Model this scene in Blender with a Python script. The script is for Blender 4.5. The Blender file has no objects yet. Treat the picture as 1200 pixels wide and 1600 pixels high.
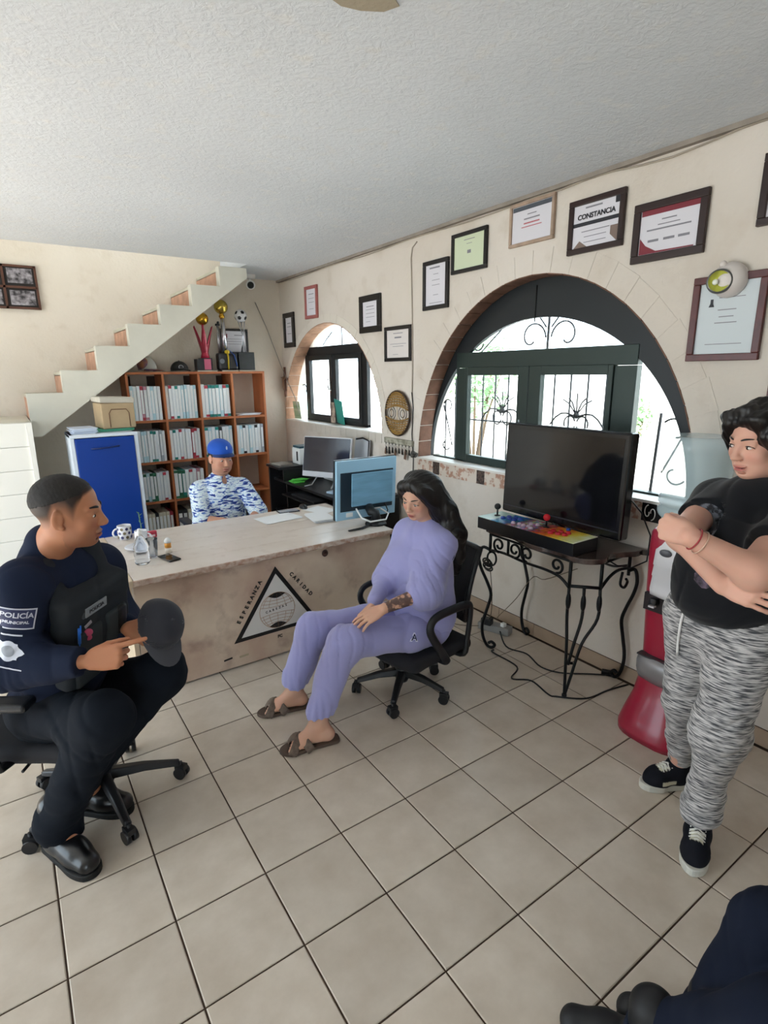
import bpy, math, random
import numpy as np
from mathutils import Vector, Matrix
random.seed(7)
PI = math.pi
SC = bpy.context.scene
COL = SC.collection
HC = 1.6696                      # camera height
XW, YB, H = 2.6435, 5.85, 2.6324  # window wall, back wall, ceiling

# ---------------------------------------------------------------- camera
cd = bpy.data.cameras.new('camera'); cam = bpy.data.objects.new('camera', cd); COL.objects.link(cam)
CR = [[0.8253158273, -0.5645769805, -0.0103256138], [-0.1468508177, -0.1969423580, -0.9693547054], [0.5452418019, 0.8015401055, -0.2454482364]]
mw = Matrix(((CR[0][0], -CR[1][0], -CR[2][0], 0), (CR[0][1], -CR[1][1], -CR[2][1], 0), (CR[0][2], -CR[1][2], -CR[2][2], HC), (0, 0, 0, 1)))
cam.matrix_world = mw
cd.sensor_fit = 'HORIZONTAL'; cd.sensor_width = 36; cd.lens = 36 * 860 / 1200; cd.clip_start = 0.02; cd.clip_end = 300
SC.camera = cam

# ---------------------------------------------------------------- world, sun, exposure
W = bpy.data.worlds.new('world'); SC.world = W; W.use_nodes = True
nt = W.node_tree; bg = nt.nodes['Background']
bg.inputs[0].default_value = (0.74, 0.89, 1.0, 1); bg.inputs[1].default_value = 3.6
sl = bpy.data.lights.new('sun', 'SUN'); sun = bpy.data.objects.new('sun', sl); COL.objects.link(sun)
sl.energy = 14.0; sl.angle = 0.02; sl.color = (1.0, 0.99, 0.97); sun.rotation_euler = (math.radians(4), math.radians(-44), 0)
SC.view_settings.view_transform = 'Standard'; SC.view_settings.look = 'None'
SC.view_settings.exposure = 0.72; SC.view_settings.gamma = 1.0; SC.view_settings.use_curve_mapping = False

# ---------------------------------------------------------------- materials
def lin(c):
    if isinstance(c, str):
        c = c.lstrip('#'); c = [int(c[i:i + 2], 16) / 255 for i in (0, 2, 4)]
    return tuple((x / 12.92 if x <= .04045 else ((x + .055) / 1.055) ** 2.4) for x in c) + (1,)
MATS = {}
def mat(name, col, rough=.6, metal=0., var=0., vscale=6., bump=0., bscale=60., spec=.5, col2=None, stretch=None, coat=0., trans=0., ior=1.45, alpha=1., emit=0., bdist=.004, detail=4.):
    if name in MATS: return MATS[name]
    m = bpy.data.materials.new(name); m.use_nodes = True; MATS[name] = m
    N = m.node_tree.nodes; L = m.node_tree.links; b = N['Principled BSDF']
    b.inputs['Base Color'].default_value = lin(col); b.inputs['Roughness'].default_value = rough; b.inputs['Metallic'].default_value = metal
    b.inputs['Specular IOR Level'].default_value = spec; b.inputs['Coat Weight'].default_value = coat; b.inputs['Coat Roughness'].default_value = .12
    b.inputs['Transmission Weight'].default_value = trans; b.inputs['IOR'].default_value = ior; b.inputs['Alpha'].default_value = alpha
    if emit: b.inputs['Emission Color'].default_value = lin(col); b.inputs['Emission Strength'].default_value = emit
    if var or bump or col2:
        tc = N.new('ShaderNodeTexCoord'); mp = N.new('ShaderNodeMapping'); L.new(tc.outputs['Object'], mp.inputs['Vector'])
        if stretch: mp.inputs['Scale'].default_value = stretch
    if var or col2:
        n = N.new('ShaderNodeTexNoise'); n.inputs['Scale'].default_value = vscale; n.inputs['Detail'].default_value = detail; L.new(mp.outputs[0], n.inputs['Vector'])
        r = N.new('ShaderNodeValToRGB'); L.new(n.outputs['Fac'], r.inputs[0])
        c1 = lin(col); c2 = lin(col2) if col2 else tuple(x * (1 - var) for x in c1[:3]) + (1,)
        r.color_ramp.elements[0].position = .35; r.color_ramp.elements[1].position = .65
        r.color_ramp.elements[0].color = c2; r.color_ramp.elements[1].color = c1
        L.new(r.outputs[0], b.inputs['Base Color'])
    if bump:
        n2 = N.new('ShaderNodeTexNoise'); n2.inputs['Scale'].default_value = bscale; n2.inputs['Detail'].default_value = 5; L.new(mp.outputs[0], n2.inputs['Vector'])
        bp = N.new('ShaderNodeBump'); bp.inputs['Strength'].default_value = bump; bp.inputs['Distance'].default_value = bdist
        L.new(n2.outputs['Fac'], bp.inputs['Height']); L.new(bp.outputs[0], b.inputs['Normal'])
    return m
def tint_mat(name, rough=.5, spec=.4, sss=0., bump=0., bscale=300., bdist=.001, sheen=0., stretch=None):
    m = mat(name, '#ffffff', rough, spec=spec, bump=bump, bscale=bscale, bdist=bdist, stretch=stretch)
    N = m.node_tree.nodes; L = m.node_tree.links; b = N['Principled BSDF']
    a = N.new('ShaderNodeAttribute'); a.attribute_name = 'tint'; L.new(a.outputs['Color'], b.inputs['Base Color'])
    b.inputs['Subsurface Weight'].default_value = sss; b.inputs['Subsurface Scale'].default_value = .01
    b.inputs['Sheen Weight'].default_value = sheen
    return m

# ---------------------------------------------------------------- mesh builder
class MB:
    def __init__(s): s.v = []; s.f = []; s.sm = []; s.mi = []; s.cur = 0
    def add(s, vs, fs, smooth=False):
        o = len(s.v); s.v += [tuple(map(float, p)) for p in vs]; s.f += [tuple(i + o for i in f) for f in fs]; s.sm += [smooth] * len(fs); s.mi += [s.cur] * len(fs); return s
    def box(s, x0, x1, y0, y1, z0, z1):
        x0, x1 = sorted((x0, x1)); y0, y1 = sorted((y0, y1)); z0, z1 = sorted((z0, z1))
        return s.add([(x0, y0, z0), (x1, y0, z0), (x1, y1, z0), (x0, y1, z0), (x0, y0, z1), (x1, y0, z1), (x1, y1, z1), (x0, y1, z1)],
                     [(0, 3, 2, 1), (4, 5, 6, 7), (0, 1, 5, 4), (1, 2, 6, 5), (2, 3, 7, 6), (3, 0, 4, 7)])
    def obox(s, c, size, M=None, taper=1.):
        M = M or Matrix.Identity(3); c = Vector(c); vs = []
        for z in (-1, 1):
            k = taper if z > 0 else 1
            for x, y in ((-1, -1), (1, -1), (1, 1), (-1, 1)): vs.append(c + M @ Vector((x * size[0] / 2 * k, y * size[1] / 2 * k, z * size[2] / 2)))
        return s.add(vs, [(0, 3, 2, 1), (4, 5, 6, 7), (0, 1, 5, 4), (1, 2, 6, 5), (2, 3, 7, 6), (3, 0, 4, 7)])
    def tube(s, pts, r, n=10, closed=False, caps=True, flat=None):
        pts = [Vector(p) for p in pts]; m = len(pts); rr = r if isinstance(r, (list, tuple)) else [r] * m
        o = len(s.v); vs = []; up = None
        for i, p in enumerate(pts):
            a = pts[(i - 1) % m] if (closed or i > 0) else p; b = pts[(i + 1) % m] if (closed or i < m - 1) else p
            t = (b - a)
            t = t.normalized() if t.length > 1e-9 else Vector((0, 0, 1))
            if up is None:
                up = Vector((0, 0, 1)) if abs(t.z) < .9 else Vector((1, 0, 0))
            u = up - t * up.dot(t)
            if u.length < 1e-4: u = t.orthogonal()
            u.normalize(); w = t.cross(u); up = u
            for k in range(n):
                an = 2 * PI * k / n; fx, fy = (1, 1) if not flat else flat
                vs.append(p + u * math.cos(an) * rr[i] * fx + w * math.sin(an) * rr[i] * fy)
        fs = []
        for i in range(m if closed else m - 1):
            for k in range(n):
                a = i * n + k; b = i * n + (k + 1) % n; j = (i + 1) % m
                fs.append((a, b, j * n + (k + 1) % n, j * n + k))
        s.add(vs, fs, True)
        if caps and not closed:
            s.f += [tuple(o + k for k in reversed(range(n))), tuple(o + (m - 1) * n + k for k in range(n))]; s.sm += [False] * 2; s.mi += [s.cur] * 2
        return s
    def cyl(s, p0, p1, r0, r1=None, n=20): return s.tube([p0, p1], [r0, r0 if r1 is None else r1], n)
    def lathe(s, c, prof, n=28, axis=None, M=None, smooth=True, caps=True):
        c = Vector(c); M = M or Matrix.Identity(3); vs = []; fs = []
        for r, z in prof:
            for k in range(n):
                a = 2 * PI * k / n; vs.append(c + M @ Vector((r * math.cos(a), r * math.sin(a), z)))
        for i in range(len(prof) - 1):
            for k in range(n): fs.append((i * n + k, i * n + (k + 1) % n, (i + 1) * n + (k + 1) % n, (i + 1) * n + k))
        o = len(s.v); s.add(vs, fs, smooth)
        if caps and prof[0][0] > 1e-5: s.f.append(tuple(o + k for k in reversed(range(n)))); s.sm.append(False); s.mi.append(s.cur)
        if caps and prof[-1][0] > 1e-5: s.f.append(tuple(o + (len(prof) - 1) * n + k for k in range(n))); s.sm.append(False); s.mi.append(s.cur)
        return s
    def sphere(s, c, r, n=20, m=12, sc=(1, 1, 1), M=None):
        M = M or Matrix.Identity(3); prof = [(max(1e-6, math.sin(PI * i / m)), -math.cos(PI * i / m)) for i in range(m + 1)]
        D = M @ Matrix.Diagonal(Vector([r * q for q in sc])); return s.lathe(c, prof, n, M=D)
    def prism(s, poly, fn, a0, a1, smooth=False):
        # poly: list of 2D points; fn(u, v, a) gives the 3D point; extruded from a0 to a1
        n = len(poly); vs = [fn(u, v, a0) for u, v in poly] + [fn(u, v, a1) for u, v in poly]
        fs = [tuple(reversed(range(n))), tuple(range(n, 2 * n))] + [(i, (i + 1) % n, n + (i + 1) % n, n + i) for i in range(n)]
        return s.add(vs, fs, smooth)
    def xform(s, M): s.v = [tuple(M @ Vector(p)) for p in s.v]; return s
    def build(s, name, m, parent=None, bevel=0., seg=2, recalc=True):
        me = bpy.data.meshes.new(name); base = Vector(parent['_base']) if parent is not None and '_base' in parent else Vector((0, 0, 0))
        me.from_pydata([tuple(Vector(p) - base) for p in s.v], [], s.f)
        if recalc:
            import bmesh
            bm = bmesh.new(); bm.from_mesh(me); bmesh.ops.recalc_face_normals(bm, faces=bm.faces); bm.to_mesh(me); bm.free()
        me.polygons.foreach_set('use_smooth', s.sm)
        for mm in (m if isinstance(m, (list, tuple)) else [m]): me.materials.append(mm)
        me.polygons.foreach_set('material_index', s.mi)
        o = bpy.data.objects.new(name, me); COL.objects.link(o)
        if parent is not None: o.parent = parent; o['_base'] = list(base) if '_base' in parent else [0, 0, 0]
        if bevel:
            b = o.modifiers.new('bevel', 'BEVEL'); b.width = bevel; b.segments = seg; b.limit_method = 'ANGLE'
        return o
def round_poly(P, k=4):
    n = len(P); out = []
    for i in range(n):
        p0, p1, p2, p3 = [Vector((*P[(i + j - 1) % n], 0)) for j in range(4)]
        for q in range(k):
            u = q / k; w = .5 * ((2 * p1) + (p2 - p0) * u + (2 * p0 - 5 * p1 + 4 * p2 - p3) * u * u + (3 * p1 - p0 - 3 * p2 + p3) * u ** 3); out.append((w.x, w.y))
    return out
def tag(o, label=None, cat=None, group=None, kind=None):
    if label: o['label'] = label
    if cat: o['category'] = cat
    if group: o['group'] = group
    if kind: o['kind'] = kind
    return o
def thing(name, label, cat, loc=(0, 0, 0), group=None, rotz=0.):
    o = bpy.data.objects.new(name, None); COL.objects.link(o); o.empty_display_size = .05
    o.location = loc; o['_base'] = list(loc) if rotz == 0 else [0, 0, 0]; o.rotation_euler = (0, 0, rotz); return tag(o, label, cat, group)
def local_thing(name, label, cat, loc=(0, 0, 0), group=None, rotz=0.):
    o = thing(name, label, cat, loc, group, rotz); o['_base'] = [0, 0, 0]; return o
def struct(name, mb, m, parent=None, **k):
    o = mb.build(name, m, parent, **k)
    if parent is None: o['kind'] = 'structure'
    return o
def dup(o, parent=None):
    c = o.copy(); COL.objects.link(c)
    if parent is not None: c.parent = parent
    for ch in list(o.children): dup(ch, c)
    return c
def text(name, body, size, M4, m, parent=None, extrude=.0006, align='CENTER', bold=0.):
    cu = bpy.data.curves.new(name, 'FONT'); cu.body = body; cu.size = size; cu.extrude = extrude; cu.align_x = align; cu.align_y = 'CENTER'; cu.offset = bold; cu.resolution_u = 3
    t = bpy.data.objects.new(name, cu); COL.objects.link(t); dg = bpy.context.evaluated_depsgraph_get()
    me = bpy.data.meshes.new_from_object(t.evaluated_get(dg)); bpy.data.objects.remove(t); bpy.data.curves.remove(cu)
    base = Vector(parent['_base']) if parent is not None and '_base' in parent else Vector((0, 0, 0))
    me.transform(Matrix.Translation(-base) @ M4); me.materials.clear(); me.materials.append(m)
    o = bpy.data.objects.new(name, me); COL.objects.link(o)
    if parent is not None: o.parent = parent; o['_base'] = list(base)
    return o
def frame4(origin, xdir, ydir):
    x = Vector(xdir).normalized(); y = Vector(ydir); y = (y - x * y.dot(x)).normalized(); z = x.cross(y)
    return Matrix(((x.x, y.x, z.x, origin[0]), (x.y, y.y, z.y, origin[1]), (x.z, y.z, z.z, origin[2]), (0, 0, 0, 1)))
# ================================================================ SETTING
wall_m = mat('wall_plaster', '#d9cbb9', .85, var=.10, vscale=1.6, bump=.35, bscale=45, bdist=.01)
# patchy wear on the wall: soft stains
def mottled(name, c1, c2, c3, rough, bump, bscale, bdist=.01, s1=1.3, s2=9):
    m = mat(name, c1, rough, bump=bump, bscale=bscale, bdist=bdist, var=.01); N = m.node_tree.nodes; L = m.node_tree.links
    b = N['Principled BSDF']; tc = N['Texture Coordinate']
    n1 = N.new('ShaderNodeTexNoise'); n1.inputs['Scale'].default_value = s1; n1.inputs['Detail'].default_value = 6; L.new(tc.outputs['Object'], n1.inputs[0])
    n2 = N.new('ShaderNodeTexNoise'); n2.inputs['Scale'].default_value = s2; n2.inputs['Detail'].default_value = 8; L.new(tc.outputs['Object'], n2.inputs[0])
    r1 = N.new('ShaderNodeValToRGB'); r1.color_ramp.elements[0].position = .38; r1.color_ramp.elements[1].position = .62; r1.color_ramp.elements[0].color = lin(c2); r1.color_ramp.elements[1].color = lin(c1); L.new(n1.outputs[0], r1.inputs[0])
    r2 = N.new('ShaderNodeValToRGB'); r2.color_ramp.elements[0].position = .55; r2.color_ramp.elements[1].position = .8; r2.color_ramp.elements[0].color = (0, 0, 0, 1); r2.color_ramp.elements[1].color = (1, 1, 1, 1); L.new(n2.outputs[0], r2.inputs[0])
    mx = N.new('ShaderNodeMix'); mx.data_type = 'RGBA'; L.new(r2.outputs[0], mx.inputs[0]); L.new(r1.outputs[0], mx.inputs[6]); mx.inputs[7].default_value = lin(c3); L.new(mx.outputs[2], b.inputs['Base Color'])
    return m
wall_w = mottled('wall_window_plaster', '#ddd4ca', '#d3c9bd', '#cabeb0', .85, .3, 40, s1=.9, s2=5)
wall_b = mottled('wall_back_plaster', '#e2d8ca', '#dacfbf', '#d6cab9', .85, .3, 40)
ceil_m = mottled('ceiling_stucco', '#dde1e6', '#d3d7dc', '#dfdfde', .9, 1.0, 38, bdist=.035, s1=.6, s2=14)
def ceiling_relief():
    N = ceil_m.node_tree.nodes; L = ceil_m.node_tree.links; b = N['Principled BSDF']; tc = N['Texture Coordinate']
    n = N.new('ShaderNodeTexNoise'); n.inputs['Scale'].default_value = 30; n.inputs['Detail'].default_value = 8; n.inputs['Roughness'].default_value = .65; n.inputs['Distortion'].default_value = .8; L.new(tc.outputs['Object'], n.inputs[0])
    n2 = N.new('ShaderNodeTexNoise'); n2.inputs['Scale'].default_value = 70; n2.inputs['Detail'].default_value = 5; L.new(tc.outputs['Object'], n2.inputs[0])
    ad = N.new('ShaderNodeMath'); ad.operation = 'MULTIPLY_ADD'; L.new(n2.outputs[0], ad.inputs[0]); ad.inputs[1].default_value = .35; L.new(n.outputs[0], ad.inputs[2])
    bp = N.new('ShaderNodeBump'); bp.inputs['Strength'].default_value = .34; bp.inputs['Distance'].default_value = .022; L.new(ad.outputs[0], bp.inputs['Height']); L.new(bp.outputs[0], b.inputs['Normal'])
ceiling_relief()

# floor: slab of dark joint mortar with separate tiles
gr_m = mat('grout_dark', '#4a382c', .9, var=.3, vscale=20)
XL, YF = -3.3, -2.6
mb = MB(); mb.box(XL, XW + .3, YF, YB + .1, -.12, -.004); floor = struct('floor', mb, gr_m)
tile_m = mat('floor_tile_ceramic', '#b3a597', .32, bump=.06, bscale=8, bdist=.004, var=.1, vscale=5)
def tile_nodes():
    m = tile_m; N = m.node_tree.nodes; L = m.node_tree.links; b = N['Principled BSDF']; g = N.new('ShaderNodeNewGeometry'); oi = N.new('ShaderNodeObjectInfo')
    n = N.new('ShaderNodeTexNoise'); n.inputs['Scale'].default_value = 6; n.inputs['Detail'].default_value = 7; n.inputs['Roughness'].default_value = .6; L.new(g.outputs['Position'], n.inputs[0])
    r = N.new('ShaderNodeValToRGB'); r.color_ramp.elements[0].position = .3; r.color_ramp.elements[1].position = .7
    r.color_ramp.elements[0].color = lin('#beb0a0'); r.color_ramp.elements[1].color = lin('#d2c6b8'); L.new(n.outputs[0], r.inputs[0])
    hs = N.new('ShaderNodeHueSaturation'); L.new(r.outputs[0], hs.inputs['Color']); mr = N.new('ShaderNodeMapRange'); mr.inputs[3].default_value = .93; mr.inputs[4].default_value = 1.06; L.new(oi.outputs['Random'], mr.inputs[0]); L.new(mr.outputs[0], hs.inputs['Value'])
    L.new(hs.outputs[0], b.inputs['Base Color'])
    rr = N.new('ShaderNodeMapRange'); rr.inputs[3].default_value = .24; rr.inputs[4].default_value = .46; L.new(n.outputs[0], rr.inputs[0]); L.new(rr.outputs[0], b.inputs['Roughness'])
tile_nodes()
T = .30; TX0 = -.0839; TY0 = 1.5085
def tile_mesh():
    g = .0028; a = T - g; z1 = .0; e = .003; mbt = MB()
    vs = [(g, g, -.008), (a, g, -.008), (a, a, -.008), (g, a, -.008), (g, g, z1 - e * .6), (a, g, z1 - e * .6), (a, a, z1 - e * .6), (g, a, z1 - e * .6), (g + e, g + e, z1), (a - e, g + e, z1), (a - e, a - e, z1), (g + e, a - e, z1)]
    fs = [(0, 1, 5, 4), (1, 2, 6, 5), (2, 3, 7, 6), (3, 0, 4, 7), (4, 5, 9, 8), (5, 6, 10, 9), (6, 7, 11, 10), (7, 4, 8, 11), (8, 9, 10, 11)]
    return mbt.add(vs, fs)
def cut_tiles():
    singles = []; rest = MB(); tm = tile_mesh(); first = None
    CRM = np.array(CR)
    for a in range(-11, 10):
        for b in range(-15, 14):
            x0 = TX0 + a * T; y0 = TY0 - b * T
            if x0 > XW or y0 > YB or y0 + T < YF: continue
            w = min(T, XW - x0); d = min(T, YB - y0)
            if w < .03 or d < .03: continue
            c = CRM @ np.array([x0 + T / 2, y0 + T / 2, -HC]); vis = False
            if c[2] > .3:
                px = 600 + 860 * c[0] / c[2]; py = 800 + 860 * c[1] / c[2]; vis = -120 < px < 1300 and 500 < py < 1750
            full = w == T and d == T
            if vis and full:
                if first is None: first = tm.build('tile', tile_m, floor); first.location = (x0, y0, 0); o = first
                else: o = first.copy(); COL.objects.link(o); o.location = (x0, y0, 0)
                o.rotation_euler = (random.uniform(-.0012, .0012), random.uniform(-.0012, .0012), 0)
            else:
                t = tile_mesh() if full else None
                if full: t.xform(Matrix.Translation((x0, y0, 0))); rest.add(t.v, t.f)
                else:
                    if vis:
                        q = MB(); q.box(x0 + .003, x0 + w - .002, y0 + .003, y0 + d - .002, -.008, 0); q.build('tile', tile_m, floor)
                    else: rest.box(x0 + .003, x0 + w - .002, y0 + .003, y0 + d - .002, -.008, 0)
    r = rest.build('outer_tiles', tile_m, floor); r['kind'] = 'stuff'
cut_tiles()

# window wall with two arched openings, as columns
A1 = (2.335, 1.06, 1.185, 1.025)   # centre y, half width, rise, sill z
A2 = (4.86, .97, .965, 1.17)
def arch_z(A, y, da=0., db=0.):
    t = (y - A[0]) / (A[1] + da)
    return None if abs(t) >= 1 else A[3] + (A[2] + db) * math.sqrt(1 - t * t)
def arch_pts(A, n=48, da=0., db=0.):
    return [(A[0] + (A[1] + da) * math.cos(PI * i / n), A[3] + (A[2] + db) * math.sin(PI * i / n)) for i in range(n + 1)]
TH = .22
def wall_right():
    mb = MB(); ys = {YF, YB + .2}
    for A in (A1, A2):
        for i in range(61): ys.add(A[0] + A[1] * math.cos(PI * i / 60))
    ys = sorted(ys)
    def opening(y0, y1):
        for A in (A1, A2):
            if y0 >= A[0] - A[1] - 1e-6 and y1 <= A[0] + A[1] + 1e-6: return A
    for y0, y1 in zip(ys, ys[1:]):
        A = opening(y0, y1)
        if not A:
            mb.box(XW, XW + TH, y0, y1, -.1, H + .1)
        else:
            mb.box(XW, XW + TH, y0, y1, -.1, A[3])
            z0 = arch_z(A, y0) or A[3]; z1 = arch_z(A, y1) or A[3]
            vs = [(XW, y0, z0), (XW, y1, z1), (XW, y1, H + .1), (XW, y0, H + .1), (XW + TH, y0, z0), (XW + TH, y1, z1), (XW + TH, y1, H + .1), (XW + TH, y0, H + .1)]
            mb.add(vs, [(0, 1, 2, 3), (7, 6, 5, 4), (3, 2, 6, 7), (0, 4, 5, 1)])
    w = struct('wall_right', mb, wall_w, recalc=False)
    return w
wr = wall_right()
# brick soffit lining of both arches, piece by piece
brick_m = mat('arch_brick_shaded', '#7d5a49', .9, var=.35, vscale=14, bump=.4, bscale=60)  # colour darkened to carry the shade inside the big arch
brick2_m = mat('arch_brick_light', '#b98f74', .9, var=.25, vscale=14, bump=.4, bscale=60)
vous_m = wall_w
def lining(A, m, n, depth, t=.006):
    for i in range(n):
        a0 = PI * (i + .03) / n; a1 = PI * (i + .97) / n; mb = MB(); vs = []
        for a in (a0, a1):
            for k in (0, -t):
                for x in (XW - .004, XW + depth): vs.append((x, A[0] + (A[1] + k) * math.cos(a), A[3] + (A[2] + k) * math.sin(a)))
        mb.add(vs, [(0, 1, 3, 2), (4, 6, 7, 5), (0, 4, 5, 1), (2, 3, 7, 6), (0, 2, 6, 4), (1, 5, 7, 3)]); mb.build('brick', m, wr)
lining(A1, brick_m, 30, .115)
lining(A2, brick2_m, 24, .13)
def voussoirs(A, n, w, m, t=.004, a_lo=0.):
    for i in range(n):
        a0 = a_lo + (PI - 2 * a_lo) * (i + .008) / n; a1 = a_lo + (PI - 2 * a_lo) * (i + .992) / n; mb = MB(); vs = []
        jt = random.uniform(0, .0015); ww = w * random.uniform(.93, 1.05)
        for a in (a0, a1):
            for k in (0, ww):
                for x in (XW - t - jt, XW + .01): vs.append((x, A[0] + (A[1] + k) * math.cos(a), A[3] + (A[2] + k) * math.sin(a)))
        mb.add(vs, [(0, 1, 3, 2), (4, 6, 7, 5), (0, 4, 5, 1), (2, 3, 7, 6), (0, 2, 6, 4), (1, 5, 7, 3)]); mb.build('stone', m, wr)
voussoirs(A1, 26, .13, vous_m, .0015)
voussoirs(A2, 26, .075, mat('voussoir_pale', '#ddd4c8', .8, var=.06), .0015)
# decorated tile strip under the big window, plain pale one under the small window
dec_m = mat('marbled_border_tile', '#ddd0c2', .35, col2='#b98f7a', vscale=26, detail=8)
dark_t = mat('dark_border_tile', '#2c2422', .3, col2='#6d5a50', vscale=60)
def dec_sharp():
    N = dec_m.node_tree.nodes; r = N['Color Ramp']; r.color_ramp.elements[0].position = .42; r.color_ramp.elements[1].position = .5
dec_sharp()
y = 3.41; i = 0
while y > 1.32:
    w = .075 if i % 3 == 1 else .2
    m_ = dark_t if i % 3 == 1 else dec_m
    mb = MB(); mb.box(XW - .006, XW + .01, y - w + .002, y, A1[3] - .105, A1[3] - .012); mb.build('tile', m_, wr); y -= w; i += 1
mb = MB(); mb.box(XW - .012, XW + .12, 1.29, 3.42, A1[3] - .01, A1[3] + .004); mb.build('sill_strip', mat('sill_white', '#e9e4dc', .4), wr)
for k in range(19):
    y1 = 5.8 - k * .1; mb = MB(); mb.box(XW - .005, XW + .01, y1 - .096, y1, A2[3] - .085, A2[3] - .006); mb.build('tile', mat('pale_border_tile', '#d9d0c4', .4, var=.06), wr)
mb = MB(); mb.box(XW - .01, XW + .14, 3.88, 5.82, A2[3] - .006, A2[3] + .004); mb.build('sill_strip', MATS['sill_white'], wr)
# white ornament on the dark tile near the dispenser
orn = mat('ornament_white', '#e6e4e0', .4)
mb = MB(); mb.box(XW - .009, XW + .01, 1.34, 1.52, A1[3] - .105, A1[3] - .012); mb.build('tile', mat('black_border_tile', '#1d1b1b', .3), wr)
mb = MB()
for cy in (1.385, 1.475):
    for sg in (1, -1):
        pts = []
        for k in range(22):
            a = k / 21 * 1.6 * PI; r_ = .006 + .018 * (1 - k / 21); pts.append((XW - .0105, cy + sg * (.012 + r_ * math.sin(a)) * .9, A1[3] - .058 + r_ * 1.6 * math.cos(a) * (1 if sg > 0 else -1)))
        mb.tube(pts, .0028, 5)
mb.build('tile_ornament', orn, wr)

# baseboards of tile pieces
base_m = mat('baseboard_tile', '#b09a85', .4, var=.12, vscale=6)
def baseboard(name, p0, p1, nrm, L=.30):
    p0 = Vector(p0); p1 = Vector(p1); d = (p1 - p0); n = max(1, round(d.length / L)); d.normalize(); nv = Vector(nrm); root = None
    mb = MB(); q = [p0, p1]; a = p0; b = p1
    mb.add([a, b, b + nv * .004, a + nv * .004, a + Vector((0, 0, .082)), b + Vector((0, 0, .082)), b + nv * .004 + Vector((0, 0, .082)), a + nv * .004 + Vector((0, 0, .082))], [(0, 1, 2, 3), (4, 5, 6, 7), (0, 1, 5, 4), (1, 2, 6, 5), (2, 3, 7, 6), (3, 0, 4, 7)])
    root = struct(name, mb, gr_m); seg = (p1 - p0).length / n
    for k in range(n):
        a = p0 + d * (k * seg + .002); b = p0 + d * ((k + 1) * seg - .002); m2 = MB(); t = nv * .011; z = Vector((0, 0, .08))
        m2.add([a, b, b + t, a + t, a + z, b + z, b + t * .6 + z, a + t * .6 + z], [(0, 1, 2, 3), (4, 5, 6, 7), (0, 1, 5, 4), (1, 2, 6, 5), (2, 3, 7, 6), (3, 0, 4, 7)]); m2.build('tile', base_m, root)
baseboard('baseboard_right', (XW, -.6, 0), (XW, YB, 0), (-1, 0, 0))
baseboard('baseboard_back', (.2, YB, 0), (XW, YB, 0), (0, -1, 0))
# back wall goes on up the stairwell
mb = MB(); mb.box(XL, XW + TH, YB, YB + .2, -.1, 4.6); struct('wall_back', mb, wall_b)
# ceiling: slab with the stairwell left open over the flight
SWX, SWY = 2.02, 5.13
mb = MB(); mb.box(XL, XW + TH, YF, SWY, H, H + .2); mb.box(SWX, XW + TH, SWY, YB + .2, H, H + .2); struct('ceiling', mb, ceil_m)
mb = MB(); mb.box(SWX + .02, SWX + .16, SWY, YB + .1, H + .2, 4.6); struct('wall_stairwell', mb, wall_b)
mb = MB(); mb.box(XL, XL + .2, 4.7, YB + .1, -.1, H + .2); mb.box(XL, XL + .2, YF, 1.35, -.1, H + .2); mb.box(XL, XL + .2, 1.35, 4.7, 2.45, H + .2); struct('wall_left', mb, wall_b)  # out of view; opening sized for the daylight it lets in
mb = MB(); mb.box(XL, XW + TH, 3.6, YB + .2, 4.6, 4.75); struct('roof_light_block', mb, wall_b)  # unseen cover, added to keep direct sun out of the stairwell
mb = MB(); mb.box(XL, SWX + .1, 3.6, 3.75, H + .2, 4.6); struct('wall_light_block', mb, wall_b)  # unseen, added to enclose the upper floor and dim the stairwell
mb = MB(); mb.box(XL, XL + .2, 4.95, YB + .1, H + .2, 4.6); struct('wall_light_block_left', mb, wall_b)  # unseen, added so that sun misses the stairwell end wall
mb = MB(); mb.box(XL, -2.4, YF, YF + .2, -.1, H + .1); mb.box(-.9, XW + .1, YF, YF + .2, -.1, H + .1); mb.box(-2.4, -.9, YF, YF + .2, 2.2, H + .1); struct('wall_front', mb, wall_b)  # out of view; door gap added for extra sky light on the floor
# brown scar in the ceiling plaster
pts = [(.02, 0), (.1, .03), (.2, .035), (.3, .02), (.34, -.02), (.27, -.06), (.16, -.055), (.06, -.05)]
scar = MB(); scar.prism(pts, lambda u, v, a: (.86 + u * .55, 1.515 - u * .17 + v * .9, H - a), -.02, .003)
scar.build('trim_1', mat('bare_plaster', '#a59a86', .9, bump=.6, bscale=60), None); bpy.data.objects['trim_1']['kind'] = 'structure'
# thin dark joint and cable along the ceiling edge
mb = MB(); mb.tube([(XW - .012, y_, H - .028 - .006 * math.sin(y_ * 5) - .01 * (y_ < 2.2) * math.sin(y_ * 9)) for y_ in [YB - .1 - k * .15 for k in range(42)]], .0045, 6)
tag(mb.build('cable', mat('cable_cream', '#a79c8d', .6)), 'thin cream cable running along the top edge of the window wall', 'cable')
mb = MB(); mb.box(XW - .03, XW + .01, YF, YB, H - .02, H + .01); struct('trim_2', mb, mat('ceiling_joint', '#9b9187', .9, var=.2, vscale=10))
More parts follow.
